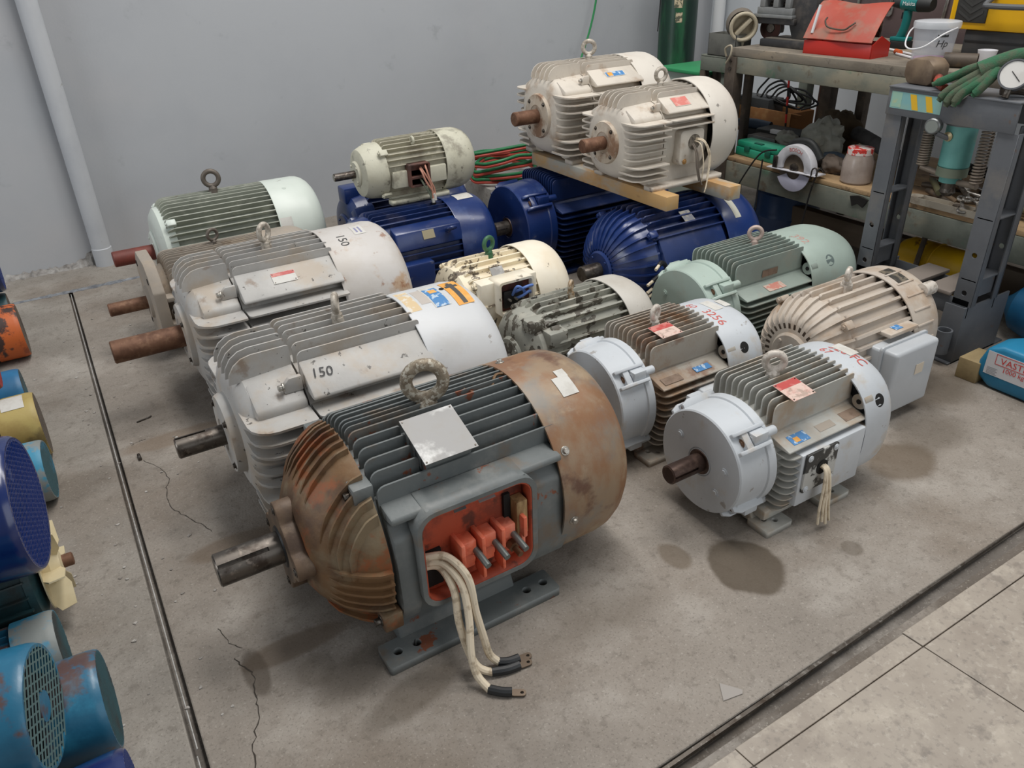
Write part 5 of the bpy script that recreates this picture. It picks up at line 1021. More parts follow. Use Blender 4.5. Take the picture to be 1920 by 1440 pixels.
# --- things on the bench top (z 1.035)
BZ = 1.035
gb = thing('steel_bin', 'small grey steel bin on the rack beyond the bench', 'bin', (3.56, 3.43, .966))
M_GBIN = mat('grey_bin', rgb(104, 104, 98), .6, .2, [(rgb(82, 82, 78), 8, .45, .66, 6, None, .7)])
for (a, b, c, d) in ((-.06, -.056, -.105, .105), (.056, .06, -.105, .105), (-.06, .06, -.105, -.101), (-.06, .06, .101, .105)): MB().bb(a, b, c, d, 0, .115).build('side_wall', M_GBIN, gb, bevel=.001)
MB().bb(-.06, .06, -.105, .105, 0, .004).build('bottom', M_GBIN, gb)
sv = MB(); random.seed(4)
for i in range(7): sv.tube([(3.55 + random.uniform(-.02, .03), 3.41 + random.uniform(-.03, .03), 1.07 + random.uniform(0, .02)) for _ in range(3)], .004, 6)
tag(sv.build('foil_scrap', M_FOIL), 'shiny foil scrap poking out of the grey bin', 'scrap')
cr = thing('dust_cup', 'dirty cream round plastic cap leaning on the grey bin', 'cap', (3.55, 3.335, 1.125), rot=(.15, -.1, .95))
M_CREAM = mat('dirty_cream_plastic', rgb(176, 166, 144), .6, 0, [(rgb(130, 120, 102), 9, .48, .66, 7, None, .7)])
MB().lathe([(-.03, .0), (-.03, .055), (-.02, .062), (.03, .066), (.03, .060), (-.012, .056), (-.015, 0)], 32, X=Matrix.Rotation(PI, 4, 'Z')).build('shell', M_CREAM, cr)
MB().torus((-.032, 0, 0), .068, .010, 'X', 32, 10).build('rim', M_CREAM, cr)
MB().bb(-.035, .02, -.01, .01, -.055, .055, Matrix.Rotation(.6, 4, 'X')).build('rib', M_CREAM, cr, bevel=.003)
MB().lathe([(.03, .05), (.07, .075), (.07, .08), (.028, .07)], 28).build('flared_collar', mat('brown_grey_rubber', rgb(106, 98, 88), .7), cr)
MB().bb(-.02, .03, -.03, .03, -.105, -.06).build('base_lug', M_CREAM, cr, bevel=.006)
gd = thing('grinding_disc', 'brown grinding disc standing behind the black drill stand', 'disc', (3.68, 3.25, 1.11), rot=(0, 0, .25))
MB().lathe([(-.003, .008), (-.003, .062), (.003, .062), (.003, .008), (-.003, .008)], 32).build('disc', mat('grinding_disc', rgb(92, 58, 50), .8, 0, [(rgb(60, 44, 40), 9, .45, .65, 6, None, .7)]), gd)
MB().lathe([(-.006, .0), (-.006, .022), (-.003, .026), (-.003, 0)], 20).build('hub', M_STEELD, gd)
MB().lathe([(-.02, .070), (.02, .070), (.02, .066), (-.02, .066), (-.02, .070)], 24, a0=PI * .1, a1=PI * 1.1).build('guard', M_BLACK, gd)
# cast drill stand / vice
ds = thing('machine_vice', 'black bench machine with grey vice jaws beside the red toolbox', 'vice', (3.64, 3.04, BZ))
M_CASTB = mat('black_cast_iron', rgb(48, 48, 50), .55, .1, [(rgb(90, 84, 78), 9, .55, .72, 8, None, .6)], .1, 90)
M_GREYP = mat('grey_machine_paint', rgb(128, 130, 130), .45, .2, [(rgb(100, 102, 102), 6, .42, .66, 6, None, .6), (rgb(160, 158, 152), 10, .6, .72, 6, None, .5)])
MB().prism(rounded(-.09, .13, -.17, .17, .02), (0, 0, 0), (1, 0, 0), (0, 1, 0), (0, 0, .035)).build('base', M_CASTB, ds, bevel=.005)
MB().bb(-.06, .10, -.15, .15, .035, .039).build('table_dust', mat('dusty_table', rgb(104, 98, 90), .8), ds)
MB().prism([(-.04, .0), (.06, .0), (.10, .09), (.10, .22), (-.06, .22), (-.08, .12)], (-.03, -.06, .035), (0, 1, 0), (0, 0, 1), (.10, 0, 0)).build('column', M_CASTB, ds, bevel=.008)
MB().bb(-.05, .06, -.02, .26, .105, .135).build('lower_jaw_body', M_CASTB, ds, bevel=.004)
MB().bb(-.06, .06, -.01, .26, .135, .152).build('slide', M_GREYP, ds, bevel=.003)
MB().bb(-.05, .05, .0, .24, .152, .185).build('jaw_block', M_GREYP, ds, bevel=.004)
for yy in (.02, .10, .19): MB().bb(-.05, .05, yy, yy + .035, .185, .26).build('jaw', M_GREYP, ds, bevel=.004)
MB().bb(-.045, .045, .02, .22, .23, .262).build('jaw_bridge', M_CASTB, ds, bevel=.004)
MB().cyl((0, -.02, .20), (0, .24, .20), .010, n=14).build('lead_screw', M_STEELD, ds)
# red toolbox with lifted lid
rb = thing('toolbox', 'dented red metal toolbox with its lid half open', 'toolbox', (3.55, 2.655, BZ), .07)
M_RED = mat('red_box_paint', rgb(184, 40, 30), .38, 0, [(rgb(160, 36, 30), 5, .42, .7, 6, None, .6)], .06, 30)
M_REDD = mat('dusty_red_paint', rgb(164, 70, 54), .55, 0, [(rgb(182, 96, 78), 6, .46, .66, 7, None, .7), (rgb(136, 112, 96), 7, .50, .70, 8, None, .75)], .12, 30)
for (a, b, c, d) in ((-.075, -.072, -.185, .185), (.072, .075, -.185, .185), (-.075, .075, -.185, -.182), (-.075, .075, .182, .185)): MB().bb(a, b, c, d, 0, .062).build('side_wall', M_RED, rb, bevel=.001)
MB().bb(-.075, .075, -.185, .185, 0, .003).build('bottom', M_RED, rb)
MB().prism([(-.07, .06), (-.005, .095), (.075, .06), (.075, .0), (-.07, 0)], (0, -.186, .0), (1, 0, 0), (0, 0, 1), (0, .004, 0)).build('end_panel', M_RED, rb)
lm = MB(); n_ = 14; A = []
for i in range(n_ + 1):      # bowed lid sheet, with dents
    t = i / n_; a = -.085 + .15 * t; z = .072 + .155 * (1 - (1 - t) ** 1.6)
    for j in range(13):
        y = -.185 + .37 * j / 12; dz = .006 * math.sin(7 * y * 3 + t * 5) * t; A.append((a + .006 * math.sin(y * 19) , y + .012 * t, z + dz))
o_ = len(A); A2 = [(x + .002, y, z - .003) for x, y, z in A]
lm.v = A + A2
for i in range(n_):
    for j in range(12):
        q = i * 13 + j; lm.f += [(q, q + 1, q + 14, q + 13), (o_ + q, o_ + q + 13, o_ + q + 14, o_ + q + 1)]
for i in range(n_):
    for q in (i * 13, i * 13 + 12): lm.f.append((q, q + 13, o_ + q + 13, o_ + q))
for j in range(12):
    for q in (j, n_ * 13 + j): lm.f.append((q, q + 1, o_ + q + 1, o_ + q))
lm.m = [0] * len(lm.f)
lid = lm.build('lid', M_REDD, rb, smooth=50)
MB().tube(smooth_path([(-.05, .09, .165), (-.07, .085, .150), (-.075, .06, .125), (-.072, -.02, .118), (-.066, -.05, .135), (-.05, -.065, .150)], 6), .004, 8).build('handle', M_BDARK, lid)
MB().bb(.06, .075, -.13, -.05, .08, .15).build('hinge_tray', M_STEELD, rb, bevel=.002)
st_ = MB().cyl((3.47, 2.80, 1.13), (3.485, 2.785, 1.255), .007, n=12).build('white_tube', mat('white_gloss', rgb(222, 222, 224), .3)); tag(st_, 'slim white tube leaning on the red toolbox lid', 'tube')
# cordless drill
cd_ = thing('cordless_drill', 'teal and black cordless drill standing behind the red toolbox', 'drill', (3.93, 2.62, BZ))
M_TEAL = mat('teal_plastic', rgb(24, 118, 116), .4); M_BLKG = mat('black_grip', rgb(34, 36, 36), .6)
MB().prism(rounded(-.03, .04, -.05, .045, .012), (0, 0, .0), (1, 0, 0), (0, 1, 0), (0, 0, .035)).build('battery', M_BLKG, cd_, bevel=.004)
MB().prism(rounded(-.028, .035, -.045, .05, .012), (0, 0, .035), (1, 0, 0), (0, 1, 0), (0, 0, .018)).build('battery_shoe', M_TEAL, cd_, bevel=.004)
MB().tube(smooth_path([(0, .01, .045), (0, -.006, .09), (0, -.012, .14), (0, -.010, .175)], 4), .021, 12).build('grip', M_TEAL, cd_)
MB().lathe([(-.035, 0), (-.035, .030), (.055, .036), (.06, 0)], 24, X=Matrix.Translation((0, -.012, .205)) @ Matrix.Rotation(-PI / 2, 4, 'Z')).build('motor_housing', M_TEAL, cd_)
MB().lathe([(.058, 0), (.058, .036), (.11, .034), (.125, .028), (.125, 0)], 24, X=Matrix.Translation((0, -.012, .205)) @ Matrix.Rotation(-PI / 2, 4, 'Z')).build('rear_cap', M_BLKG, cd_)
MB().lathe([(-.08, 0), (-.08, .020), (-.04, .026), (-.034, .026), (-.034, 0)], 20, X=Matrix.Translation((0, -.012, .205)) @ Matrix.Rotation(-PI / 2, 4, 'Z')).build('chuck', M_BLKG, cd_)
MB().bb(-.008, .008, .0, .018, .135, .165).build('trigger', M_BLKG, cd_, bevel=.003)
lettering(cd_, 'Makita', .026, mat('white_print', rgb(226, 230, 228), .5), lambda u, v: ((-.0365, -.03 - u, .207 + v), (-1, 0, 0)))
# markers, bucket
for (p0, p1, m_, lab) in (((3.83, 2.62, BZ + .006), (3.72, 2.40, BZ + .006), mat('white_gloss', rgb(222, 222, 224), .3), 'white stick lying behind the red toolbox'), ((3.70, 2.475, BZ + .006), (3.62, 2.33, BZ + .006), mat('white_gloss', rgb(222, 222, 224), .3), 'white tipped stick lying before the clear bucket')):
    tag(MB().cyl(p0, p1, .006, n=10).build('marker_stick', m_), lab, 'stick')
tag(MB().cyl((3.73, 2.50, BZ + .012), (3.70, 2.455, BZ + .012), .012, n=14).build('orange_cap', mat('orange_plastic', rgb(214, 96, 40), .5)), 'orange plastic cap beside the red toolbox', 'cap')
bk = thing('plastic_bucket', 'small clear plastic bucket with white handle on the bench', 'bucket', (3.535, 2.195, BZ))
M_CLR = mat('clear_plastic', rgb(214, 220, 226), .22, 0, trans=.0, alpha=.26)
XR = Matrix.Rotation(-PI / 2, 4, 'Y')
MB().lathe([(.002, 0), (.002, .074), (.004, .078), (.15, .088), (.152, .091), (.152, .0885), (.006, .0755), (.004, 0)], 40, X=XR).build('body', M_CLR, bk)
MB().lathe([(.150, .088), (.150, .094), (.168, .096), (.176, .094), (.178, .086), (.178, 0), (.175, 0), (.175, .084), (.160, .0885), (.150, .088)], 40, X=XR).build('lid', mat('frosted_lid', rgb(222, 226, 230), .3, 0, alpha=.5), bk)
MB().tube(smooth_path([(0, .094, .155), (-.04, .098, .13), (-.09, .075, .085), (-.112, .03, .07), (-.11, -.03, .085), (-.07, -.075, .13), (0, -.094, .155)], 6), .0035, 8).build('handle', mat('white_gloss', rgb(222, 222, 224), .3), bk)
def bkmap(x0, z0):
    def fn(u, v):
        a = PI + x0 + u / .084; r = .0855; return (r * math.cos(a), r * math.sin(a), z0 + v), (math.cos(a), math.sin(a), 0)
    return fn
lettering(bk, 'Hp', .040, M_INKB, bkmap(.95, .092), shear=.25, thick=.001)
wrapped(bk, 'printed_bar', bkmap(.95, .124), [(-.022, .022, -.005, .005, 0, .001)], [M_INKB])
MB().lathe([(.005, 0), (.005, .07), (.03, .072), (.03, 0)], 24, X=XR).build('contents', mat('bucket_contents', rgb(200, 150, 150), .7, 0, [(rgb(180, 120, 170), 12, .5, .6, 5, None, .8)]), bk)
# dark case with yellow organizer on top
dc = thing('tool_case', 'dark grey tool case under the yellow organizer', 'case', (3.83, 2.0, BZ))
MB().prism(rounded(0, .24, -.30, .24, .012), (0, 0, 0), (1, 0, 0), (0, 1, 0), (0, 0, .118)).build('body', mat('dark_case', rgb(52, 54, 56), .6, 0, [(rgb(70, 68, 66), 9, .5, .7, 7, None, .5)]), dc, bevel=.006)
MB().bb(-.004, .0, -.29, .23, .07, .076).build('lid_seam', M_BLACK, dc)
MB().bb(-.008, .0, -.10, -.04, .05, .10).build('latch', M_BLACK, dc, bevel=.002)
yo_ = thing('organizer_case', 'yellow organizer case with black panels and grey handle', 'case', (3.815, 2.02, BZ + .119))
M_YEL = mat('yellow_plastic', rgb(236, 182, 20), .38, 0, [(rgb(220, 160, 14), 5, .42, .7, 5, None, .5)])
MB().prism(rounded(-.36, .30, 0, .26, .014), (.0, 0, 0), (0, 1, 0), (0, 0, 1), (.22, 0, 0)).build('body', M_YEL, yo_, bevel=.008)
pn = MB().bb(-.007, .004, .125, .270, .030, .25).build('panel', mat('black_panel', rgb(54, 54, 52), .55), yo_, bevel=.003)
for i in range(6):
    MB().prism([(.14, 0), (.1975, -.035), (.255, 0), (.255, .012), (.1975, -.023), (.14, .012)], (-.010, 0, .07 + .03 * i), (0, 1, 0), (0, 0, 1), (.004, 0, 0)).build('chevron_rib', mat('black_panel', rgb(54, 54, 52), .55), pn)
MB().bb(-.007, .004, -.33, -.075, .030, .25).build('panel', mat('black_panel', rgb(54, 54, 52), .55), yo_, bevel=.003)
hd = MB(); hd.tube(smooth_path([(-.0, .10, .15), (-.05, .115, .11), (-.055, .09, .105), (-.055, -.06, .105), (-.05, -.075, .11), (0, -.075, .16)], 5), .012, 10); hd.build('handle', mat('grey_handle', rgb(84, 86, 88), .5), yo_)
# white cup, pipe, block, red bits
tag(MB().lathe([(0, 0), (0, .030), (.055, .040), (.055, .037), (.004, .027), (.004, 0)], 28, X=Matrix.Translation((3.72, 2.05, BZ)) @ XR).build('cup', mat('white_cup', rgb(228, 228, 232), .35)), 'white plastic cup behind the green glove', 'cup')
tag(MB().lathe([(0, .024), (.13, .024), (.13, .030), (0, .030), (0, .024)], 24, X=Matrix.Translation((3.50, 2.11, BZ + .030)) @ Matrix.Rotation(-1.15, 4, 'Z')).build('pipe_stub', M_BDARK), 'short dark steel pipe stub beside the clear bucket', 'pipe')
bl = tag(MB().prism([(0, 0), (.02, -.012), (.11, -.012), (.13, .02), (.13, .07), (.09, .085), (.03, .085), (0, .06)], (3.05, 1.868, 1.040), (.05, .998, 0), (0, 0, 1), (.10, -.005, 0)).build('metal_block', mat('brown_worn_block', rgb(126, 108, 88), .5, .2, [(rgb(92, 76, 62), 7, .42, .62, 7, None, .8), (rgb(196, 160, 124), 9, .66, .7, 4, None, .7)]), bevel=.012), 'rounded brown metal block on the left end of the press head', 'block')
# ------------------------------------------------------------------ shelf contents
SZ = .465
gc = thing('tool_case', 'small open green plastic case at the shelf end', 'case', (3.52, 3.05, SZ), -.06)
M_GCASE = mat('green_case', rgb(30, 140, 108), .45, 0, [(rgb(60, 160, 130), 8, .5, .7, 6, None, .5), (rgb(90, 110, 98), 10, .62, .74, 8, None, .6)])
MB().prism(rounded(-.06, .06, -.165, .165, .012), (0, 0, 0), (1, 0, 0), (0, 1, 0), (0, 0, .045)).build('body', M_GCASE, gc, bevel=.006)
MB().prism(rounded(-.056, .056, -.16, .16, .012), (0, 0, .046), (1, 0, 0), (0, 1, 0), (0, 0, .034)).build('lid', M_GCASE, gc, bevel=.008)
for yy in (-.09, .07): MB().bb(-.066, -.056, yy - .02, yy + .02, .03, .06).build('latch', mat('dark_green', rgb(18, 92, 74), .5), gc, bevel=.003)
MB().bb(-.052, -.03, -.03, .03, .078, .086).build('handle', mat('dark_green', rgb(18, 92, 74), .5), gc, bevel=.003)
ob = thing('socket_block', 'grey metal block with two round holes behind the green case', 'block', (3.66, 3.16, SZ))
plate('face', M_GREYP, rounded(-.10, .10, 0, .085, .008), [(-.03, .045, .014), (.03, .045, .014)], .006, ob, (-.05, 0, 0), (PI / 2, 0, -PI / 2))
MB().bb(-.046, .05, -.098, .098, 0, .083).build('body', M_BDARK, ob, bevel=.003)
tg = thing('angle_grinder', 'dark blue power tool lying behind the green case', 'tool', (3.82, 3.42, SZ), .2)
MB().lathe([(-.12, 0), (-.12, .025), (-.02, .032), (.04, .03), (.10, .022), (.11, 0)], 20, X=Matrix.Translation((0, 0, .09)) @ Matrix.Rotation(PI / 2, 4, 'Z')).build('body', mat('navy_tool', rgb(36, 56, 78), .5), tg)
MB().bb(-.04, .04, -.05, .05, 0, .07).build('gear_case', M_BLKG, tg, bevel=.01)
bl2 = thing('battery_pack', 'black boxy tool with white strap on the shelf', 'tool', (3.80, 3.17, SZ), .1)
MB().prism(rounded(-.08, .08, -.17, .14, .02), (0, 0, 0), (1, 0, 0), (0, 1, 0), (0, 0, .10)).build('body', M_BLKG, bl2, bevel=.012)
MB().bb(-.085, -.06, -.06, .03, .085, .108).build('strap', mat('white_gloss', rgb(222, 222, 224), .3), bl2, bevel=.003)
# cardboard box with black box and cables
cb = thing('cardboard_box', 'open brown cardboard box at the back of the shelf', 'box', (3.98, 3.50, SZ))
M_CARD = mat('cardboard', rgb(150, 104, 62), .85, 0, [(rgb(120, 80, 48), 5, .42, .7, 6, None, .6), (rgb(176, 136, 90), 8, .6, .74, 6, None, .5)])
for (a, b, c, d) in ((-.03, -.026, -.25, .24), (.17, .174, -.25, .24), (-.03, .174, -.25, -.246), (-.03, .174, .236, .24)): MB().bb(a, b, c, d, 0, .155).build('side_wall', M_CARD, cb, bevel=.001)
MB().prism([(-.16, .0), (.16, .0), (.14, .10), (-.12, .06)], (-.03, -.16, .155), (0, 1, 0), (.55, 0, -.5), (.003, 0, .003)).build('flap', M_CARD, cb)
MB().bb(-.03, .17, -.25, .24, 0, .003).build('bottom', M_CARD, cb)
kb = thing('power_supply', 'black box of cables sitting in the cardboard box', 'box', (4.03, 3.56, SZ + .004))
MB().bb(-.05, .09, -.10, .16, 0, .20).build('body', mat('dark_case', rgb(52, 54, 56), .6), kb, bevel=.006)
MB().bb(-.055, -.05, .06, .15, .02, .18).build('front_panel', M_BDARK, kb, bevel=.002)
random.seed(21)
cc_ = thing('cable_bundle', 'tangle of black cables arching over the cardboard box', 'cables', (4.04, 3.5, SZ + .16))
for k in range(6):
    pts = [(.0, .12 - .03 * k, .04)]
    for i in range(5):
        a = PI * (1 - i / 4.0); pts.append((.02 * random.uniform(-1, 1), -.02 - .04 * k - .12 * math.cos(a) * (1 if k % 2 else -1), .05 + (.12 - .014 * k) * math.sin(a) + .01 * random.uniform(-1, 1)))
    pts.append((-.01, -.20 - .01 * k, .01))
    MB().tube(smooth_path(pts, 6), .006, 8).build('cable_loop', M_BLACK, cc_)
rr = thing('marked_rod', 'thin red and black banded rod leaning beside the cardboard box', 'rod', (3.95, 3.275, SZ), rot=(-.08, 0, 0))
for i in range(8): MB().cyl((0, 0, .05 * i), (0, 0, .05 * (i + 1)), .0065, n=10).build('band', mat('red_band', rgb(206, 44, 38), .45) if i % 2 == 0 else M_BLACK, rr)
def blob(name, c, r, sc, m, label, cat, seed, amp=.25, n=28, k=18, fr=3.0):
    """crumpled soft body: a sphere pushed in and out by layered folds"""
    random.seed(seed); ph = [(Vector((random.uniform(-1, 1), random.uniform(-1, 1), random.uniform(-1, 1))).normalized(), random.uniform(fr * .7, fr * 3), random.uniform(0, 6)) for _ in range(9)]
    mb = MB().sphere((0, 0, 0), 1, n, k); out = []
    for p in mb.v:
        v = Vector(p); d = 1 + amp * sum(abs(math.sin(q.dot(v) * f_ + h_)) - .6 for q, f_, h_ in ph) / 3
        w_ = Vector((v.x * sc[0], v.y * sc[1], v.z * sc[2])) * (r * d); out.append((c[0] + w_.x, c[1] + w_.y, max(c[2] + w_.z, c[3])))
    mb.v = out
    return tag(mb.build(name, m, smooth=60), label, cat)
M_BAG = mat('frosted_bag', rgb(206, 208, 198), .3, 0, [(rgb(180, 182, 172), 12, .45, .65, 6, None, .6)], alpha=.8)
blob('plastic_bag', (3.78, 2.88, .56, SZ), .10, (.8, 1.15, 1.0), M_BAG, 'crumpled translucent plastic bag on the shelf', 'bag', 1, .45)
blob('plastic_bag', (3.66, 3.02, .55, SZ), .055, (.8, 1.2, .8), mat('grey_bag', rgb(150, 148, 140), .5), 'small grey crumpled bag between the block and the saw', 'bag', 2, .4)
blob('work_glove', (3.56, 2.62, .50, SZ), .07, (.7, 1.0, .7), mat('brown_cloth', rgb(112, 100, 90), .9), 'grimy brown cloth bundle beside the jar', 'cloth', 3, .4)
blob('cloth_bundle', (4.02, 2.95, .56, SZ), .12, (.7, 1.2, .9), mat('dark_sack', rgb(92, 78, 60), .9, 0, [(rgb(60, 54, 46), 8, .45, .65, 6, None, .7)]), 'brown sack heap behind the plastic bag', 'sack', 5, .35)
tag(MB().tube(smooth_path([(3.97, 2.80, .58), (3.93, 2.70, .57), (3.88, 2.56, .55), (3.84, 2.42, .52)], 5), .038, 14).build('foam_roll', mat('grey_foam', rgb(92, 92, 94), .9, 0, None or [(rgb(70, 70, 72), 20, .45, .65, 6, None, .6)])), 'dark grey foam roll leaning behind the jar', 'roll')
tag(MB().tube(smooth_path([(3.62, 2.72, .52), (3.63, 2.66, .53), (3.64, 2.58, .51)], 5), .022, 12).build('tool_grip', mat('steel_blue_grip', rgb(96, 112, 128), .5)), 'blue grey tool grip behind the circular saw', 'handle')
# circular saw, blade facing the aisle
cs = thing('circular_saw', 'circular saw with white blade guard at the shelf edge', 'saw', (3.378, 2.715, .495))
M_WPL = mat('white_guard', rgb(214, 214, 220), .4, 0, [(rgb(190, 188, 188), 9, .5, .7, 6, None, .5)])
def ring_sector(r0, r1, a0, a1, n=24): return [(r1 * math.cos(a0 + (a1 - a0) * i / n), r1 * math.sin(a0 + (a1 - a0) * i / n)) for i in range(n + 1)] + [(r0 * math.cos(a1 + (a0 - a1) * i / n), r0 * math.sin(a1 + (a0 - a1) * i / n)) for i in range(n + 1)]
XQ = lambda mb: mb
ug = MB().prism(ring_sector(.070, .120, -.15, PI + .1), (-.012, 0, 0), (0, 1, 0), (0, 0, 1), (.05, 0, 0)).build('upper_guard', M_WPL, cs, bevel=.006)
MB().prism(ring_sector(.045, .108, PI + .15, PI * 1.85), (-.006, 0, -.012), (0, 1, 0), (0, 0, 1), (.006, 0, 0)).build('lower_guard', mat('lilac_guard', rgb(196, 196, 216), .35), cs, bevel=.002)
bp = []
for i in range(96):
    a = 2 * PI * i / 96; r_ = .100 if i % 4 else .106; bp.append((r_ * math.cos(a), r_ * math.sin(a)))
MB().prism(bp, (.004, 0, 0), (0, 1, 0), (0, 0, 1), (.003, 0, 0)).build('blade', mat('saw_blade', rgb(150, 136, 116), .4, .6, [(rgb(110, 90, 70), 10, .45, .65, 6, None, .7)]), cs, smooth=0)
MB().lathe([(-.012, 0), (-.012, .012), (-.006, .024), (.004, .026), (.004, 0)], 24).build('arbor', M_STEELD, cs)
MB().bb(-.02, .06, -.155, .165, -.018, -.012, Matrix.Rotation(-.03, 4, 'X')).build('shoe', M_WPL, cs, bevel=.002)
MB().lathe([(.03, .0), (.03, .055), (.14, .05), (.15, 0)], 24, c=(-.01, .03)).build('motor', M_BLKG, cs)
MB().tube(smooth_path([(.04, .10, .06), (.045, .05, .12), (.045, -.05, .13), (.05, -.12, .06)], 5), .018, 12).build('handle', M_BLKG, cs)
MB().bb(-.018, .05, .10, .13, -.02, .045).build('depth_bracket', M_STEELD, cs, bevel=.003)
MB().tube(smooth_path([(-.015, -.125, -.03), (-.02, -.13, .02), (-.018, -.15, .03), (-.018, -.16, .0), (-.02, -.14, -.06)], 5), .004, 8).build('guard_spring', M_STEELD, cs)
lettering(ug, 'BOSCH', .026, mat('red_print', rgb(208, 110, 104), .5), lambda u, v: ((-.0125, -(.095 + v) * math.sin(u / .095 + .08) , (.095 + v) * math.cos(u / .095 + .08)), (-1, 0, 0)))
for k, (pts, lab) in enumerate((([(3.40, 2.86, .56), (3.375, 2.93, .54), (3.36, 2.99, .46), (3.35, 3.07, .30), (3.36, 3.06, .22), (3.37, 2.94, .20), (3.37, 2.93, .34), (3.38, 2.93, .50)], 'black power cord looping down from the shelf left of the saw'), ([(3.42, 2.56, .50), (3.375, 2.56, .52), (3.37, 2.585, .40), (3.37, 2.60, .28), (3.38, 2.62, .16)], 'black power cord hanging down right of the saw'))):
    tag(MB().tube(smooth_path(pts, 7), .0045, 8).build('hanging_cable', M_BLACK), lab, 'cord', 'saw cords')
# jar with red lid full of small tools
jr = thing('plastic_jar', 'big dusty clear jar with red lid on the shelf', 'jar', (3.50, 2.43, SZ))
MB().lathe([(0, 0), (0, .066), (.008, .074), (.10, .074), (.135, .062), (.150, .056), (.150, .053), (.133, .058), (.10, .071), (.01, .07), (.004, 0)], 36, X=XR).build('body', mat('dusty_clear_plastic', rgb(190, 176, 166), .25, 0, [(rgb(160, 142, 130), 9, .45, .68, 6, None, .6)], alpha=.6), jr)
MB().lathe([(.140, .056), (.140, .061), (.168, .061), (.170, .058), (.170, 0), (.166, 0), (.166, .056), (.140, .056)], 36, X=XR).build('lid', mat('red_white_lid', rgb(206, 58, 50), .4, 0, [(rgb(226, 220, 214), 26, .52, .56, 3, None, .9)]), jr)
jc = MB(); random.seed(9)
for i in range(14):
    a = random.uniform(0, 6.28); jc.cyl((.05 * math.cos(a), .05 * math.sin(a), .01), (.05 * math.cos(a + 2.5), .05 * math.sin(a + 2.5), random.uniform(.06, .11)), .008, n=8)
jc.build('contents', mat('jar_contents', rgb(132, 112, 98), .7, 0, [(rgb(90, 78, 70), 14, .45, .6, 5, None, .8)]), jr)
tag(MB().prism([(0, 0), (.03, -.045), (.06, -.03), (.09, -.05), (.10, .0), (.05, .012)], (BX - .008, 2.26, .43), (0, 1, 0), (-.25, 0, 1), (-.012, 0, 0)).build('plastic_scrap', M_BLACK, smooth=0), 'black plastic scrap hanging over the shelf beam', 'scrap')
# tool heap and tray behind the press
tr = thing('steel_tray', 'long pale steel trough on the shelf behind the press', 'tray', (3.43, 1.90, SZ))
M_TRAY = mat('tray_paint', rgb(168, 160, 146), .5, .2, [(rgb(116, 100, 84), 9, .46, .64, 7, None, .7)])
MB().bb(-.03, .03, -.17, .15, -.001, .003).build('bottom', M_TRAY, tr)
for xx in (-.032, .030): MB().bb(xx, xx + .003, -.17, .15, 0, .03).build('side_wall', M_TRAY, tr)
MB().cyl((0, .15, 0), (0, .15, .03), .03, n=16).build('round_end', M_TRAY, tr)
random.seed(17)
M_BROWNB = mat('brown_bar', rgb(112, 94, 74), .6, .3); M_OLIVE = mat('olive_bar', rgb(92, 90, 66), .6, .2)
zones = [((3.56, 3.72), (1.98, 2.10), 'left of the hydraulic cylinder'), ((3.56, 3.72), (1.68, 1.82), 'behind the hydraulic cylinder'), ((3.56, 3.72), (1.54, 1.62), 'right of the hydraulic cylinder'), ((3.80, 3.95), (1.6, 2.05), 'far back in the tool heap'), ((3.50, 3.53), (1.62, 2.0), 'just behind the steel trough')]
kinds = [('rusty dark bar', M_BDARK, .013, .26), ('brown tapered chisel', M_BROWNB, .011, .20), ('olive painted bar', M_OLIVE, .014, .24), ('bright chrome rod', M_CHROME, .008, .16), ('oily steel pin', M_STEELD, .010, .14)]
for zi, (xr, yr, wv) in enumerate(zones):
    for ki, (dv, m_, r_, L) in enumerate(kinds):
        y = random.uniform(*yr); x = random.uniform(*xr); z = SZ + .015 + .016 * ki; a = random.uniform(-.9, .5) + PI / 2
        dx, dy = math.cos(a) * L / 2, math.sin(a) * L / 2
        mb = MB().tube([(x - dx, y - dy, z), (x, y, z + .004), (x + dx * .9, y + dy * .9, z + .008), (x + dx, y + dy, z + .008)], r_, 10, rf=lambda t, r_=r_: r_ * (1 if t < .8 else .7))
        tag(mb.build('hand_tool', m_, smooth=40), dv + ' lying ' + wv, 'tool', 'heap of hand tools on the shelf')
for (y, x, lab) in ((1.86, 3.50, 'silver wrench head lying in front of the tool heap'), (1.78, 3.46, 'pale bone shaped spanner in the steel trough'), (1.84, 3.44, 'crumpled shiny fitting in the steel trough')):
    w_ = thing('spanner', lab, 'tool', (x, y, SZ + .035 if x < 3.48 else SZ + .07), rot=(0, 1.3, .6))
    MB().bb(-.004, .004, -.008, .008, -.04, .04).build('handle', M_CHROME, w_, bevel=.002); MB().torus((0, 0, .05), .016, .007, 'X', 16, 8).build('ring_end', M_CHROME, w_); MB().torus((0, 0, -.05), .016, .007, 'X', 16, 8).build('ring_end', M_CHROME, w_)
ch = MB(); 
for i in range(26): ch.torus((3.62 + .004 * (i % 2), 2.02 - .014 * i, SZ + .14), .022, .004, 'Y' if i % 2 else 'Y', 12, 6)
tag(ch.build('coil_spring', M_BLACK), 'long black coil spring lying behind the press columns', 'spring')
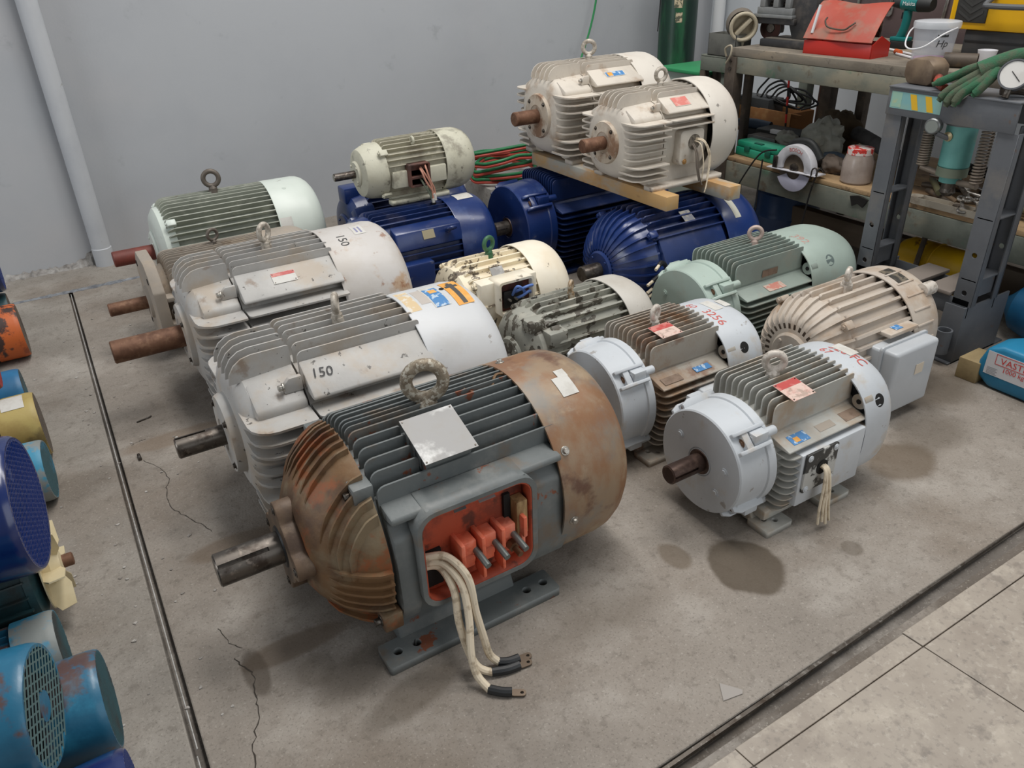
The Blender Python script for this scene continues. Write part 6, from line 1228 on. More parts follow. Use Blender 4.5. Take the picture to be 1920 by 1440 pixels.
# ------------------------------------------------------------------ hydraulic shop press
M_PR = mat('press_grey_paint', rgb(98, 101, 106), .55, .1, [(rgb(84, 87, 92), 5, .42, .66, 6, None, .6), (rgb(120, 116, 112), 6, .55, .72, 8, None, .6), (rgb(104, 80, 62), 14, .68, .74, 7, None, .6)], .1, 100)
pr = thing('shop_press', 'grey hydraulic workshop press with aqua cylinder and return springs', 'press', (3.0, 1.74, 0))
def pp_(mb, n, m, par=None, **k):
    o = mb.build(n, m, par or pr, **k)
    if par is None: o.location = (-3.0, -1.74, 0)
    return o
def leg_plate(x, y0, y1, z0, z1, holes):
    o = plate('leg', M_PR, [(y0, z0), (y1, z0), (y1, z1), (y0, z1)], [((y0 + y1) / 2, z, .011) for z in holes], .006, pr, (x - 3.0, -1.74, 0), (PI / 2, 0, PI / 2))
    for yy in (y0 + .003, y1 - .003):
        s_ = 1 if x < 3.1 else -1
        q = MB().bb(0, .035 * s_, yy - .003, yy + .003, z0, z1).build('leg_web', M_PR, o, bevel=.001); q.matrix_parent_inverse = Matrix.Rotation(0, 4, 'X'); q.matrix_parent_inverse = (Matrix.Translation((x - 3.0, -1.74, 0)) @ Matrix.Rotation(PI / 2, 4, 'Z') @ Matrix.Rotation(PI / 2, 4, 'X')).inverted(); q.location = (x - 3.0, -1.74, 0)
    return o
for x in (3.003, 3.185):
    leg_plate(x, 1.930, 1.998, .25, .918, (.304, .462))
    leg_plate(x, 1.470, 1.545, .25, .918, (.302, .459))
for (y0, y1) in ((1.93, 1.998), (1.47, 1.545)):
    for zz in (.355, .60): pp_(MB().bb(3.0, 3.185, y0 + .004, y1 - .01, zz, zz + .006), 'side_strap', M_PR, bevel=.001)
    pp_(MB().bb(3.01, 3.18, y0 + .012, y0 + .018, .28, .355), 'side_strap', M_PR)
pp_(MB().bb(2.992, 3.0, 1.484, 2.0, .918, 1.02), 'head_beam', M_PR, bevel=.002)
pp_(MB().bb(3.188, 3.196, 1.484, 2.0, .918, 1.02), 'head_beam', M_PR, bevel=.002)
pp_(MB().bb(2.985, 3.20, 1.484, 2.0, 1.02, 1.027), 'head_plate', M_PR, bevel=.002)
st = MB(); YW = lambda a, b, c, d, k, x=2.9915: st.mat(k).prism([(a, b), (c, b), (c, d), (a, d)], (x, 0, 0), (0, 1, 0), (0, 0, 1), (-.0006, 0, 0))
YW(1.770, .945, 1.985, 1.008, 0); YW(1.938, .95, 1.980, 1.005, 2, 2.9910)
for yy in (1.905, 1.842): st.mat(1).prism([(yy, 1.004), (yy - .026, 1.004), (yy - .044, .948), (yy - .018, .948)], (2.9906, 0, 0), (0, 1, 0), (0, 0, 1), (-.0006, 0, 0))
pp_(st, 'striped_sticker', [mat('sticker_teal', rgb(126, 176, 178), .5, 0, [(rgb(150, 180, 160), 14, .5, .7, 6, None, .6)]), mat('sticker_yellow', rgb(226, 180, 40), .5), mat('sticker_pale', rgb(150, 190, 172), .6, 0, [(rgb(190, 190, 140), 14, .6, .7, 6, None, .6)])], smooth=0)
# base
for (y0, y1) in ((1.90, 1.995), (1.478, 1.562)):
    pp_(MB().bb(2.985, 2.993, y0, y1, .0, .248), 'base_plate', M_PR, bevel=.001)
    pp_(MB().bb(2.993, 3.30, (y0 if y0 < 1.7 else y1 - .008), (y0 + .008 if y0 < 1.7 else y1), .0, .248), 'base_web', M_PR, bevel=.001)
    pp_(MB().bb(2.965, 3.36, y0, y1, 0, .008), 'base_foot', M_PR, bevel=.001)
pp_(MB().lathe([(0, .024), (.10, .024), (.10, .031), (0, .031), (0, .024)], 24, X=Matrix.Translation((2.955, 1.52, .05)) @ XR), 'socket_tube', M_PR)
for xx in (3.0, 3.185): pp_(MB().bb(xx, xx + .008, 1.478, 1.995, .20, .275), 'bed_rail', M_PR, bevel=.001)
pp_(MB().bb(2.99, 3.22, 1.70, 1.80, .276, .292), 'bed_block', mat('dusty_bed', rgb(140, 130, 122), .7, .1), bevel=.003)
pp_(MB().bb(2.99, 3.22, 1.555, 1.66, .276, .292), 'bed_block', mat('dusty_bed', rgb(140, 130, 122), .7, .1), bevel=.003)
# ram
M_AQ = mat('aqua_paint', rgb(104, 166, 160), .45, 0, [(rgb(80, 140, 138), 5, .42, .66, 6, None, .6), (rgb(70, 74, 76), 7, .66, .70, 6, None, .8), (rgb(140, 150, 120), 9, .62, .74, 7, None, .5)])
ram = pp_(MB().lathe([(.745, 0), (.745, .052), (.75, .056), (.905, .056), (.905, 0)], 36, X=Matrix.Translation((3.09, 1.725, 0)) @ XR), 'hydraulic_cylinder', M_AQ)
for (z0, z1, r, m_) in ((.905, .918, .062, M_PR), (.71, .745, .057, mat('aqua_dirty', rgb(110, 120, 104), .6)), (.685, .71, .04, mat('aqua_paint', rgb(104, 166, 160))), (.655, .685, .026, M_STEELD)):
    pp_(MB().lathe([(z0, 0), (z0, r), (z1, r), (z1, 0)], 28, X=Matrix.Translation((3.09, 1.725, 0)) @ XR), 'cylinder_collar', m_)
pp_(MB().lathe([(.635, 0), (.63, .018), (.645, .030), (.66, .026), (.66, 0)], 24, X=Matrix.Translation((3.09, 1.725, 0)) @ XR), 'ram_tip', M_STEELD)
pp_(MB().lathe([(0, 0), (0, .016), (.008, .018), (.012, .008), (.012, 0)], 18, X=Matrix.Translation((3.036, 1.74, .865)) @ Matrix.Rotation(PI, 4, 'Z')), 'filler_plug', mat('brass_plug', rgb(170, 156, 120), .4, .5))
for (y0, z0, z1, r) in ((1.835, .735, .90, .020), (1.607, .705, .905, .020)):
    sp = []; turns = 17
    for i in range(turns * 12 + 1):
        a = 2 * PI * i / 12; sp.append((3.06 + r * math.cos(a), y0 + r * math.sin(a), z0 + (z1 - z0) * i / (turns * 12)))
    pp_(MB().tube(sp, .0042, 6), 'return_spring', mat('spring_steel', rgb(134, 122, 110), .5, .4))
pp_(MB().cyl((3.06, 1.84, .728), (3.085, 1.72, .700), .012, n=12), 'spring_arm', mat('spring_steel', rgb(134, 122, 110), .5, .4))
pp_(MB().cyl((3.06, 1.60, .695), (3.085, 1.69, .690), .012, n=12), 'spring_arm', mat('spring_steel', rgb(134, 122, 110), .5, .4))
ga = pp_(MB().lathe([(0, 0), (0, .026), (.004, .030), (.03, .030), (.03, 0)], 28, X=Matrix.Translation((2.965, 1.775, .905)) @ Matrix.Rotation(.15, 4, 'Z')), 'pressure_gauge', mat('gauge_case', rgb(110, 112, 112), .35, .6))
pp_(MB().lathe([(-.001, 0), (-.001, .023), (.001, .023)], 24, X=Matrix.Translation((2.965, 1.775, .905)) @ Matrix.Rotation(.15, 4, 'Z')), 'gauge_glass', mat('gauge_glass', rgb(130, 136, 132), .2))
pp_(MB().cyl((2.985, 1.765, .88), (3.05, 1.73, .85), .010, n=10), 'gauge_fitting', M_PR)
# things lying on the press head
gl = thing('work_gloves', 'pair of green and grey knitted work gloves draped on the press head', 'gloves', (3.045, 1.72, 1.028))
M_GLOVE = mat('glove_green', rgb(48, 96, 68), .9, 0, [(rgb(84, 86, 70), 12, .42, .58, 7, None, .85), (rgb(80, 70, 56), 9, .60, .72, 7, None, .6)], .5, 200)
fing = [([(.02, -.06, .10), (-.01, -.01, .085), (-.03, .05, .05), (-.055, .105, .02)], .0155), ([(.015, -.07, .095), (-.025, -.03, .06), (-.06, .03, .01), (-.075, .055, -.03)], .0165), ([(.01, -.075, .09), (-.03, -.05, .05), (-.068, .005, .0), (-.08, .02, -.045)], .0165), ([(.0, -.08, .09), (-.035, -.07, .05), (-.07, -.025, .005), (-.085, -.012, -.04)], .016), ([(.02, -.09, .10), (-.02, -.095, .07), (-.05, -.08, .03), (-.06, -.06, .0)], .016), ([(.03, -.05, .09), (.0, -.005, .06), (-.03, .04, .01), (-.05, .05, -.02)], .015)]
for p, r_ in fing: MB().tube(smooth_path(p, 5), r_, 12, rf=lambda t, r_=r_: r_ * (1.12 if t < .5 else 1.0) * (1 if t < .93 else .6)).build('finger', M_GLOVE, gl)
MB().tube(smooth_path([(-.01, -.04, .075), (.02, -.085, .105), (.04, -.13, .13), (.05, -.165, .14)], 5), .034, 14, rf=lambda t: .038 - .014 * t).build('palm', M_GLOVE, gl)
MB().torus((.052, -.168, .141), .018, .007, 'Y', 20, 8).build('cuff', mat('glove_cuff', rgb(30, 96, 64), .9), gl)
pg = thing('dial_gauge', 'round white dial gauge lying on the press head', 'gauge', (3.035, 1.555, 1.105), rot=(.1, .35, .25))
MB().lathe([(-.012, 0), (-.012, .046), (-.016, .047), (-.016, .052), (.012, .052), (.02, .04), (.02, 0)], 36).build('case', mat('gauge_grey', rgb(88, 90, 94), .45), pg)
MB().lathe([(-.0125, 0), (-.0125, .0455), (-.011, .0455)], 36).build('dial', mat('gauge_dial', rgb(214, 212, 208), .4, 0, [(rgb(190, 186, 180), 20, .5, .7, 5, None, .5)]), pg)
MB().bb(-.0145, -.0135, -.001, .0015, -.032, .014, Matrix.Rotation(-.9, 4, 'X')).build('needle', M_BLACK, pg)
MB().cyl((0, 0, -.05), (0, 0, -.078), .012, n=12).build('stem', M_STEELD, pg)
for (pts, r_, m_, lab, nm) in (([(3.02, 1.79, 1.035), (3.05, 1.84, 1.05), (3.08, 1.86, 1.06)], .016, mat('red_worn', rgb(150, 60, 44), .6, 0, [(rgb(90, 50, 40), 12, .5, .6, 5, None, .7)]), 'worn red tool handle under the green gloves', 'hand_tool'), ([(3.05, 1.60, 1.045), (3.08, 1.56, 1.05), (3.10, 1.50, 1.042)], .014, M_BDARK, 'dark pliers lying under the dial gauge', 'pliers'), ([(3.12, 1.62, 1.05), (3.16, 1.55, 1.05), (3.17, 1.49, 1.045)], .018, M_BLACK, 'black rubber grip behind the dial gauge', 'grip')):
    tag(MB().tube(smooth_path(pts, 5), r_, 10).build(nm, m_), lab, 'tool')
tag(MB().tube(smooth_path([(2.99, 1.675, 1.032), (2.985, 1.685, 1.022), (2.984, 1.70, 1.010), (2.985, 1.715, 1.018), (2.99, 1.72, 1.03)], 6), .0028, 8).build('wire_hook', mat('shiny_wire', rgb(206, 204, 200), .3, .6)), 'small bright wire hook on the press head edge', 'hook')
# ------------------------------------------------------------------ under the bench and right edge
yt = thing('air_tank', 'dented yellow steel tank lying under the bench', 'tank', (3.56, 1.93, .165))
M_YT = mat('yellow_tank_paint', rgb(214, 172, 24), .45, 0, [(rgb(190, 146, 20), 5, .42, .7, 6, None, .6), (rgb(96, 60, 30), 8, .66, .70, 6, None, .8)])
MB().lathe([(-.20, 0), (-.195, .04), (-.17, .08), (-.13, .092), (.16, .092), (.20, .07), (.215, 0)], 32, X=Matrix.Rotation(PI / 2, 4, 'Z')).build('shell', M_YT, yt)
MB().torus((0, .02, 0), .093, .004, 'Y', 32, 8).build('weld_seam', M_YT, yt)
for yy in (-.12, .12): MB().bb(-.05, .05, yy - .015, yy + .015, -.165, -.08).build('foot', M_YT, yt, bevel=.003)
tag(MB().cyl((3.44, 2.0, .0), (3.47, 1.985, .31), .012, n=12).build('steel_bar', M_BDARK), 'dark steel bar leaning in front of the yellow tank', 'bar')
dd = thing('drum', 'dark blue plastic drum under the shelf end', 'drum', (3.72, 3.00, 0))
MB().lathe([(0, 0), (0, .17), (.01, .18), (.12, .185), (.13, .19), (.14, .185), (.26, .18), (.28, .16), (.28, 0)], 36, X=XR).build('body', mat('dark_blue_plastic', rgb(22, 52, 92), .4), dd)
MB().torus((0, 0, .275), .165, .008, 'Z', 36, 8).build('rim', mat('dark_blue_plastic', rgb(22, 52, 92), .4), dd)
tag(MB().bb(3.60, 3.66, 1.0, 2.95, .10, .22).build('timber_beam', mat('grey_timber', rgb(96, 86, 74), .9, 0, [(rgb(70, 62, 54), 5, .45, .65, 7, (1, .3, 1), .8)]), bevel=.005), 'long grey timber lying under the bench', 'timber')
bc = thing('gas_cylinder', 'light blue steel cylinder lying at the right edge under the bench', 'cylinder', (3.46, 1.32, .13))
M_LB = mat('light_blue_paint', rgb(36, 112, 158), .45, 0, [(rgb(28, 88, 130), 5, .42, .7, 6, None, .7), (rgb(90, 84, 78), 9, .66, .74, 7, None, .6)])
MB().lathe([(-.45, 0), (-.45, .12), (.10, .12), (.17, .10), (.21, .05), (.23, .03), (.23, 0)], 32, X=Matrix.Rotation(PI / 2, 4, 'Z')).build('body', M_LB, bc)
MB().lathe([(.22, .03), (.26, .03), (.27, .02), (.27, 0)], 16, X=Matrix.Rotation(PI / 2, 4, 'Z')).build('valve', M_STEELD, bc)
wbk = MB().prism([(0, 0), (.135, 0), (.135, .088), (0, .088)], (2.908, 1.412, 0), (1, .01, 0), (0, 0, 1), (.004, -.082, 0)).build('timber_block', mat('raw_timber', rgb(150, 132, 96), .85, 0, [(rgb(124, 106, 76), 7, .42, .66, 7, (.3, 1, 1), .8)], .15, 80), bevel=.003); tag(wbk, 'raw timber block wedged beside the blue hoist', 'block')
ho = thing('chain_hoist', 'blue chain hoist body with white capacity label on the floor', 'hoist', (2.905, 1.16, 0))
M_HB = mat('hoist_blue', rgb(40, 128, 168), .38, 0, [(rgb(32, 104, 144), 5, .42, .7, 6, None, .6), (rgb(110, 116, 116), 8, .62, .74, 8, None, .6)], .06, 60)
MB().prism([(.185, .045), (.185, .10), (.165, .16), (.11, .185), (-.12, .185), (-.18, .14), (-.185, .05), (-.15, .004), (.13, .004)], (.012, 0, 0), (0, 1, 0), (0, 0, 1), (.15, 0, 0)).build('housing', M_HB, ho, bevel=.018, segs=3)
lb = MB().prism([(-.14, .060), (.155, .060), (.155, .155), (-.14, .155)], (.0115, 0, 0), (0, 1, 0), (0, 0, 1), (-.001, 0, 0)).build('label', mat('hoist_label', rgb(212, 212, 216), .5), ho, smooth=0)
M_LR = mat('label_red', rgb(206, 60, 56), .5)
lettering(lb, 'VASTEC', .036, M_LR, lambda u, v: ((.0095, .040 - u, .128 + v), (-1, 0, 0)), thick=.0004)
lettering(lb, '1000 kg', .026, M_LR, lambda u, v: ((.0095, .048 - u, .096 + v), (-1, 0, 0)), thick=.0004)
fr_ = MB()
for (a, b, c, d) in ((-.045, .122, .150, .152), (-.045, .122, .110, .112), (-.045, -.043, .110, .152), (.120, .122, .110, .152)): fr_.prism([(a, c), (b, c), (b, d), (a, d)], (.0100, 0, 0), (0, 1, 0), (0, 0, 1), (-.0006, 0, 0))
fr_.build('label_frame', M_LR, lb, smooth=0)
sl_ = MB()
for i in range(5): sl_.prism([(.145, .066 + .006 * i), (.145, .068 + .006 * i), (.105 + .006 * (i % 2), .068 + .006 * i), (.105 + .006 * (i % 2), .066 + .006 * i)], (.0100, 0, 0), (0, 1, 0), (0, 0, 1), (-.0004, 0, 0))
sl_.build('small_print', mat('label_grey', rgb(168, 170, 176), .5), lb, smooth=0)
MB().torus((.08, .0, .20), .03, .010, 'Y', 24, 10).build('hook_eye', M_STEELD, ho)
MB().bb(.05, .11, -.02, .02, .175, .19).build('eye_base', M_HB, ho, bevel=.004)
# ------------------------------------------------------------------ corner: gas bottle, welding hoses
ob_ = thing('oxygen_cylinder', 'tall dark green gas cylinder standing in the corner', 'cylinder', (4.33, 4.70, 0))
M_OX = mat('dark_green_steel', rgb(20, 58, 42), .35, .1, [(rgb(16, 34, 30), 3, .42, .62, 6, (1, 1, .25), .8), (rgb(40, 104, 66), 5, .58, .72, 6, (1, 1, .2), .6), (rgb(64, 60, 52), 7, .60, .72, 8, None, .7)], .06, 60)
MB().lathe([(0, 0), (0, .125), (.015, .136), (1.28, .136), (1.36, .125), (1.43, .085), (1.46, .05), (1.46, 0)], 40, X=XR).build('body', M_OX, ob_)
MB().lathe([(1.455, .05), (1.48, .045), (1.60, .042), (1.63, .02), (1.63, 0)], 24, X=XR).build('valve_cap', M_STEELD, ob_)
M_CREAMP = mat('cream_stencil', rgb(190, 176, 146), .7, 0, [(rgb(60, 70, 56), 30, .52, .58, 6, None, .9)])
def oxmap(a0, z0): return lambda u, v: ((.1366 * math.cos(a0 + u / .136), .1366 * math.sin(a0 + u / .136), z0 + v), (math.cos(a0), math.sin(a0), 0))
wrapped(ob_, 'stencil_patch', oxmap(PI + .80, 1.15), [(-.03, .03, -.03, .03, 0, .0006)], [M_CREAMP])
wrapped(ob_, 'stencil_patch', oxmap(PI + .85, 1.06), [(-.022, .026, -.035, .03, 0, .0006)], [M_CREAMP])
MB().tube(smooth_path([(-.132, .05, 1.28), (-.139, .05, 1.1), (-.142, .055, .96)], 5), .004, 6).build('strap', M_BLACK, ob_)
tag(MB().tube(smooth_path([(3.78, 4.93, 1.6), (3.76, 4.93, 1.25), (3.70, 4.92, 1.02), (3.58, 4.88, .80), (3.45, 4.80, .62)], 6), .007, 8).build('green_hose', mat('green_hose', rgb(30, 128, 70), .45)), 'thin green hose hanging against the back wall', 'hose')
ped = tag(MB().bb(2.38, 2.82, 4.16, 4.50, 0, .235).build('concrete_block', concrete('pedestal_concrete', rgb(156, 154, 150)), bevel=.008), 'pale concrete block carrying the coiled hoses', 'block')
M_HR = mat('red_hose', rgb(186, 72, 60), .5, 0, [(rgb(160, 60, 52), 9, .45, .65, 5, None, .5)]); M_HG = mat('green_hose2', rgb(38, 122, 74), .5, 0, [(rgb(30, 96, 60), 9, .45, .65, 5, None, .5)])
def coil(off, seed):
    random.seed(seed); pts = [(1.98, 4.36, .33), (2.06, 4.38, .41), (2.18, 4.36, .43), (2.30, 4.34, .37)]
    cx, cy = 2.62, 4.32
    for k in range(4 * 14):
        a = PI + 2 * PI * k / 14 * 1.0; R_ = .18 + .035 * math.sin(k * .45 + seed) + .02 * random.uniform(-1, 1)
        pts.append((cx + .03 * math.sin(2.1 * (k // 14)) + R_ * 1.2 * math.cos(a), cy - .01 * (k // 14) + R_ * .95 * math.sin(a), .262 + .034 * (k / 14.0) + .010 * math.sin(k * 1.3) + .02 * math.sin(a + k // 14)))
    pts += [(2.85, 4.30, .42), (3.00, 4.32, .46), (3.1, 4.4, .40)]
    return [(p[0], p[1], p[2] + off) for p in pts]
th = thing('twin_gas_hose', 'bonded red and green gas hose coiled on the block near the wall', 'hose', (2.5, 4.3, 0))
for (o_, sd_, m_, nm_) in ((0, 2, M_HR, 'red_line'), (.019, 2, M_HG, 'green_line')): MB().tube(smooth_path(coil(o_, sd_), 4), .0095, 8).build(nm_, m_, th, loc=(-2.5, -4.3, 0))
th2 = thing('twin_gas_hose', 'bonded red and green gas hose trailing down beside the blue fan cover', 'hose', (2.07, 4.24, 0))
for (dx, m_, nm_) in ((0, M_HR, 'red_line'), (.02, M_HG, 'green_line')):
    MB().tube(smooth_path([(2.03 + dx, 4.24, .30), (2.10 + dx, 4.20, .30), (2.18 + dx, 4.10, .23), (2.25 + dx, 4.02, .12), (2.30 + dx, 3.95, .03), (2.36 + dx, 3.9, .012)], 6), .0095, 8).build(nm_, m_, th2, loc=(-2.07, -4.24, 0))
tc = thing('torch_valve', 'small brass torch valve at the end of the hoses', 'valve', (2.24, 4.30, .385))
MB().cyl((-.03, 0, 0), (.05, 0, .01), .012, n=12).build('body', mat('brass_fitting', rgb(140, 104, 62), .45, .6), tc)
MB().cyl((-.02, 0, 0), (-.015, -.0, -.10), .012, .005, 12).build('nozzle', M_STEELD, tc)
# ------------------------------------------------------------------ row of used motors along the left aisle, fan ends towards the aisle
M_TEALB = mat('worn_teal_blue', rgb(34, 104, 136), .42, 0, [(rgb(26, 82, 112), 4, .42, .66, 6, None, .7), (rgb(96, 62, 44), 6, .585, .65, 8, None, .85), (rgb(60, 150, 184), 7, .56, .72, 6, None, .5), (rgb(190, 160, 110), 7, .72, .74, 5, None, .8)], .12, 60, coat=.2)
M_NAVY = mat('glossy_navy', rgb(16, 40, 100), .22, 0, [(rgb(13, 32, 82), 4, .42, .7, 5, None, .6), (rgb(90, 100, 140), 9, .68, .76, 7, None, .5)], .03, 60, coat=.5)
M_WORNB = mat('scuffed_blue', rgb(60, 140, 172), .5, 0, [(rgb(140, 136, 126), 8, .50, .58, 7, None, .85), (rgb(66, 58, 50), 7, .58, .68, 8, None, .8)], .12, 80)
M_OLDY = mat('old_yellow_paint', rgb(176, 156, 92), .5, 0, [(rgb(140, 112, 58), 5, .45, .66, 7, None, .7), (rgb(92, 76, 48), 7, .60, .72, 8, None, .7)], .1, 80)
M_ORBL = mat('orange_black_worn', rgb(196, 98, 44), .5, 0, [(rgb(44, 40, 40), 7, .48, .53, 7, None, .95), (rgb(120, 56, 34), 10, .60, .7, 6, None, .6)], .12, 80)
M_REDM = mat('dark_red_enamel', rgb(140, 44, 38), .4, 0, [(rgb(110, 36, 32), 5, .42, .7, 6, None, .6), (rgb(190, 120, 100), 14, .70, .74, 6, None, .6)], .06, 60)
M_DTEAL = mat('dark_teal_grime', rgb(40, 74, 80), .5, 0, [(rgb(48, 46, 42), 5, .45, .62, 8, None, .85), (rgb(40, 110, 140), 8, .62, .72, 6, None, .6)], .12, 80)
M_GREYW = mat('grimy_pale_grey', rgb(140, 134, 120), .6, 0, [(rgb(84, 72, 58), 7, .45, .62, 8, None, .85)], .2, 80)
def lattice(R, hub, step, bar, th, a=.62):
    """expanded-metal guard: two families of bars clipped to a disc, in the yz plane at x=0"""
    mb = MB()
    for s in (-1, 1):
        d = Vector((0, math.cos(a * s + (0 if s > 0 else PI)), math.sin(a * s + (0 if s > 0 else PI)))); p = Vector((0, -d.z, d.y)); k = int(R / step)
        for i in range(-k, k + 1):
            o = i * step; L = math.sqrt(max(R * R - o * o, 0))
            segs = [(-L, L)]
            if abs(o) < hub:
                q = math.sqrt(hub * hub - o * o); segs = [(-L, -q), (q, L)]
            for (l0, l1) in segs:
                if l1 - l0 < .004: continue
                A = p * o + d * l0; B = p * o + d * l1
                mb.prism([(-bar / 2, 0), (bar / 2, 0), (bar / 2, 1), (-bar / 2, 1)], A + Vector((.0008 * s, 0, 0)), p, (B - A), (th, 0, 0))
    return mb
def small_motor(xe, y, z, R, L, m, mc, label, base=0.0, grille='mesh', hub=.0, step=.010, cover_len=.12, fins=18, gm=None, yaw=0.0, tag_m=None):
    """motor lying along x whose fan guard faces +x at xe; z = axis height; base = height of what carries it"""
    root = place('electric_motor', label, xe, y, base, yaw, group='old motors along the left aisle'); h = z - base
    bx = -cover_len
    fr = core(root, h, [(bx - L, R * .78), (bx + .01, R * .78)], m, 'frame')
    for i in range(fins):
        a = 2 * PI * (i + .5) / fins
        if math.sin(a) < -.75: continue
        fin(fr, h, (R * .72 * math.cos(a), R * .72 * math.sin(a)), (R * .95 * math.cos(a), R * .95 * math.sin(a)), R * .05, bx - L + .01, bx - .004, .008, .006, m)
    core(root, h, [(bx - L - .06, R * .35), (bx - L - .05, R * .6), (bx - L - .01, R * .86), (bx - L + .012, R * .86)], m, 'end_bell')
    MB().lathe([(bx - L - .14, 0), (bx - L - .14, R * .16), (bx - L - .05, R * .16), (bx - L - .05, 0)], 18, (0, h)).build('shaft', M_STEELD, root)
    out = [(bx, R - .003), (bx, R), (-.02, R), (-.008, R * .985), (0, R * .955), (0, R * .90), (-.004, R * .90), (-.012, R * .95), (-.02, R - .004), (bx, R - .003)]
    cv = MB().lathe(out, 48, (0, h)).build('fan_cover', mc, root)
    g = lattice(R * .93, hub, step, step * .17, .002); g.v = [(p[0] - .002, p[1], p[2] + h) for p in g.v]
    g.build('fan_guard', gm or mc, cv, smooth=0)
    if hub: MB().lathe([(.0, 0), (.0, hub), (-.004, hub), (-.004, 0), (0, 0)], 28, (0, h)).build('guard_disc', mc, cv)
    fan = MB()
    fan.lathe([(-.05, 0), (-.05, R * .3), (-.02, R * .28), (-.02, 0)], 20, (0, h))
    for i in range(7):
        a = 2 * PI * i / 7; fan.bb(-.055, -.018, -.002, .002, R * .25, R * .84, Matrix.Translation((0, 0, h)) @ Matrix.Rotation(a, 4, 'X') @ Matrix.Rotation(.3, 4, 'Z'))
    fan.build('fan', M_BLACK, cv)
    for sd in (-1, 1):
        MB().prism([(sd * R * .55, .012), (sd * R * 1.0, .012), (sd * R * 1.0, 0), (sd * R * .5, 0), (sd * R * .35, max(.02, h - R * .7)), (sd * R * .5, max(.03, h - R * .55))], (bx - L + .03, 0, 0), (0, 1, 0), (0, 0, 1), (L - .06, 0, 0)).build('foot', m, root, bevel=.003)
    MB().bb(bx - L * .7, bx - L * .3, -.045, .045, h + R * .75, h + R * 1.2).build('terminal_box', m, root, bevel=.006)
    if tag_m: wrapped(cv, 'label', cyl_map(h, R, bx + .05, PI / 2 + .2), [(-.035, .04, -.04, .03, 0, .0006)], [tag_m])
    return root
small_motor(-.187, 1.50, .118, .116, .20, M_TEALB, M_TEALB, 'worn blue motor on the floor with chipped fan cover, nearest standing one', gm=M_DTEAL, step=.010, cover_len=.135, yaw=-.05)
small_motor(-.270, 1.345, .315, .125, .22, M_TEALB, M_TEALB, 'rust spotted teal motor stacked on the blue one, open diamond mesh guard', base=.19, gm=mat('mesh_grey_teal', rgb(96, 120, 120), .5, .2), hub=.030, step=.0175, cover_len=.14, yaw=-.20)
small_motor(-.170, 1.190, .120, .118, .2, M_NAVY, M_NAVY, 'navy motor with a torn paper label at the bottom edge', gm=M_NAVY, step=.010, cover_len=.16, tag_m=M_STWHITE)
small_motor(-.226, 1.845, .462, .165, .25, M_NAVY, M_NAVY, 'big glossy navy fan cover motor on top of the dark teal one', base=.285, gm=M_NAVY, step=.011, cover_len=.20, yaw=-.14)
small_motor(-.262, 1.735, .105, .10, .2, M_TEALB, M_WORNB, 'blue motor with dark mesh guard low under the cream fan', gm=M_DTEAL, step=.010, cover_len=.09)
small_motor(-.228, 2.60, .108, .102, .2, M_WORNB, M_WORNB, 'scuffed blue and bare metal motor on the floor behind the navy cover', gm=M_DTEAL, step=.010, cover_len=.075, yaw=-.10)
small_motor(-.222, 2.905, .126, .118, .2, M_GREYW, M_OLDY, 'motor with old yellow fan cover and a white label', gm=M_BDARK, step=.010, cover_len=.12, tag_m=M_STWHITE)
small_motor(-.262, 3.235, .105, .10, .2, M_GREYW, MATS['light_blue_paint'], 'small motor with clean blue cover beside the yellow one', gm=M_DTEAL, step=.010, cover_len=.08)
small_motor(-.300, 3.00, .385, .125, .2, M_REDM, M_REDM, 'dark red motor stacked above the yellow covered one', base=.245, gm=M_REDM, step=.010, cover_len=.18)
small_motor(-.235, 3.86, .125, .120, .2, M_ORBL, M_ORBL, 'orange and black scraped motor at the far end of the aisle row', gm=M_BDARK, step=.010, cover_len=.12)
small_motor(-.262, 4.22, .33, .13, .2, M_NAVY, M_NAVY, 'navy motor stacked at the far end of the aisle row by the wall', base=.19, gm=M_NAVY, step=.010, cover_len=.14)
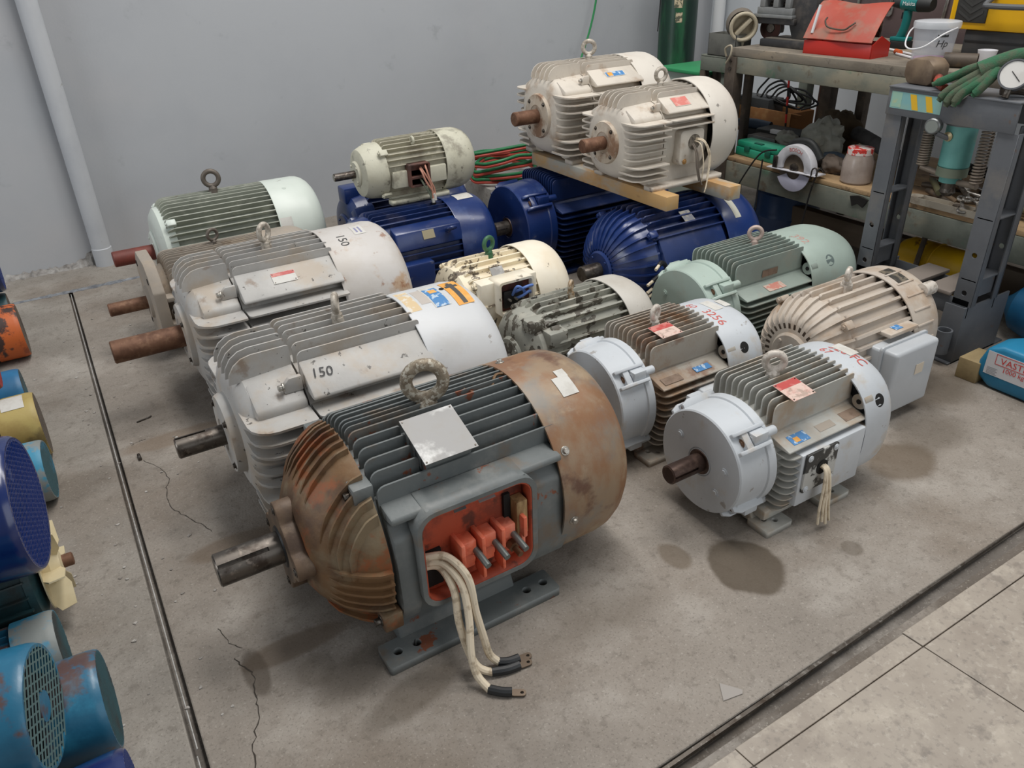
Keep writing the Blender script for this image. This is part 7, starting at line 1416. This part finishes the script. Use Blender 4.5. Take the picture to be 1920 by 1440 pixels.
small_motor(-.275, 4.22, .095, .09, .2, M_DTEAL, M_DTEAL, 'dark teal motor on the floor under the far navy one', gm=M_BDARK, step=.010, cover_len=.10)
# dark teal motor without cover, cream plastic fan on its shaft
cm = place('electric_motor', 'dark teal motor without cover showing its cream plastic fan', -.225, 2.01, 0, group='old motors along the left aisle')
hC = .155
fr = core(cm, hC, [(-.42, .125), (-.075, .125)], M_DTEAL, 'frame')
for i in range(20):
    a = 2 * PI * (i + .5) / 20
    if math.sin(a) > -.75: fin(fr, hC, (.11 * math.cos(a), .11 * math.sin(a)), (.138 * math.cos(a), .138 * math.sin(a)), .006, -.41, -.085, .008, .006, M_DTEAL)
core(cm, hC, [(-.09, .128), (-.072, .126), (-.062, .10), (-.055, .04)], M_DTEAL, 'end_bell')
MB().lathe([(-.06, 0), (-.06, .018), (.022, .018), (.024, .014), (.024, 0)], 20, (0, hC)).build('shaft', M_SHAFTR, cm)
M_FAN = mat('cream_fan_plastic', rgb(216, 202, 166), .5, 0, [(rgb(190, 172, 132), 6, .45, .7, 6, None, .6)])
fan = MB().lathe([(-.05, .018), (-.05, .045), (-.03, .05), (-.006, .036), (-.002, .018)], 28, (0, hC)).build('fan_hub', M_FAN, cm)
for i in range(6):
    a = 2 * PI * i / 6 + .25
    MB().prism([(-.05, .035), (-.008, .035), (.004, .06), (.002, .118), (-.035, .125), (-.052, .10)], (0, -.002, 0), (1, 0, 0), (0, 0, 1), (0, .004, 0)).build('fan_blade', M_FAN, fan, rot=(a, 0, 0), loc=(0, 0, hC))
MB().lathe([(-.055, .03), (-.05, .112), (-.047, .112), (-.051, .03), (-.055, .03)], 36, (0, hC)).build('fan_back_disc', M_FAN, fan)
for sd in (-1, 1): MB().prism([(sd * .07, .012), (sd * .13, .012), (sd * .13, 0), (sd * .06, 0), (sd * .05, .05), (sd * .06, .06)], (-.38, 0, 0), (0, 1, 0), (0, 0, 1), (.26, 0, 0)).build('foot', M_DTEAL, cm, bevel=.003)
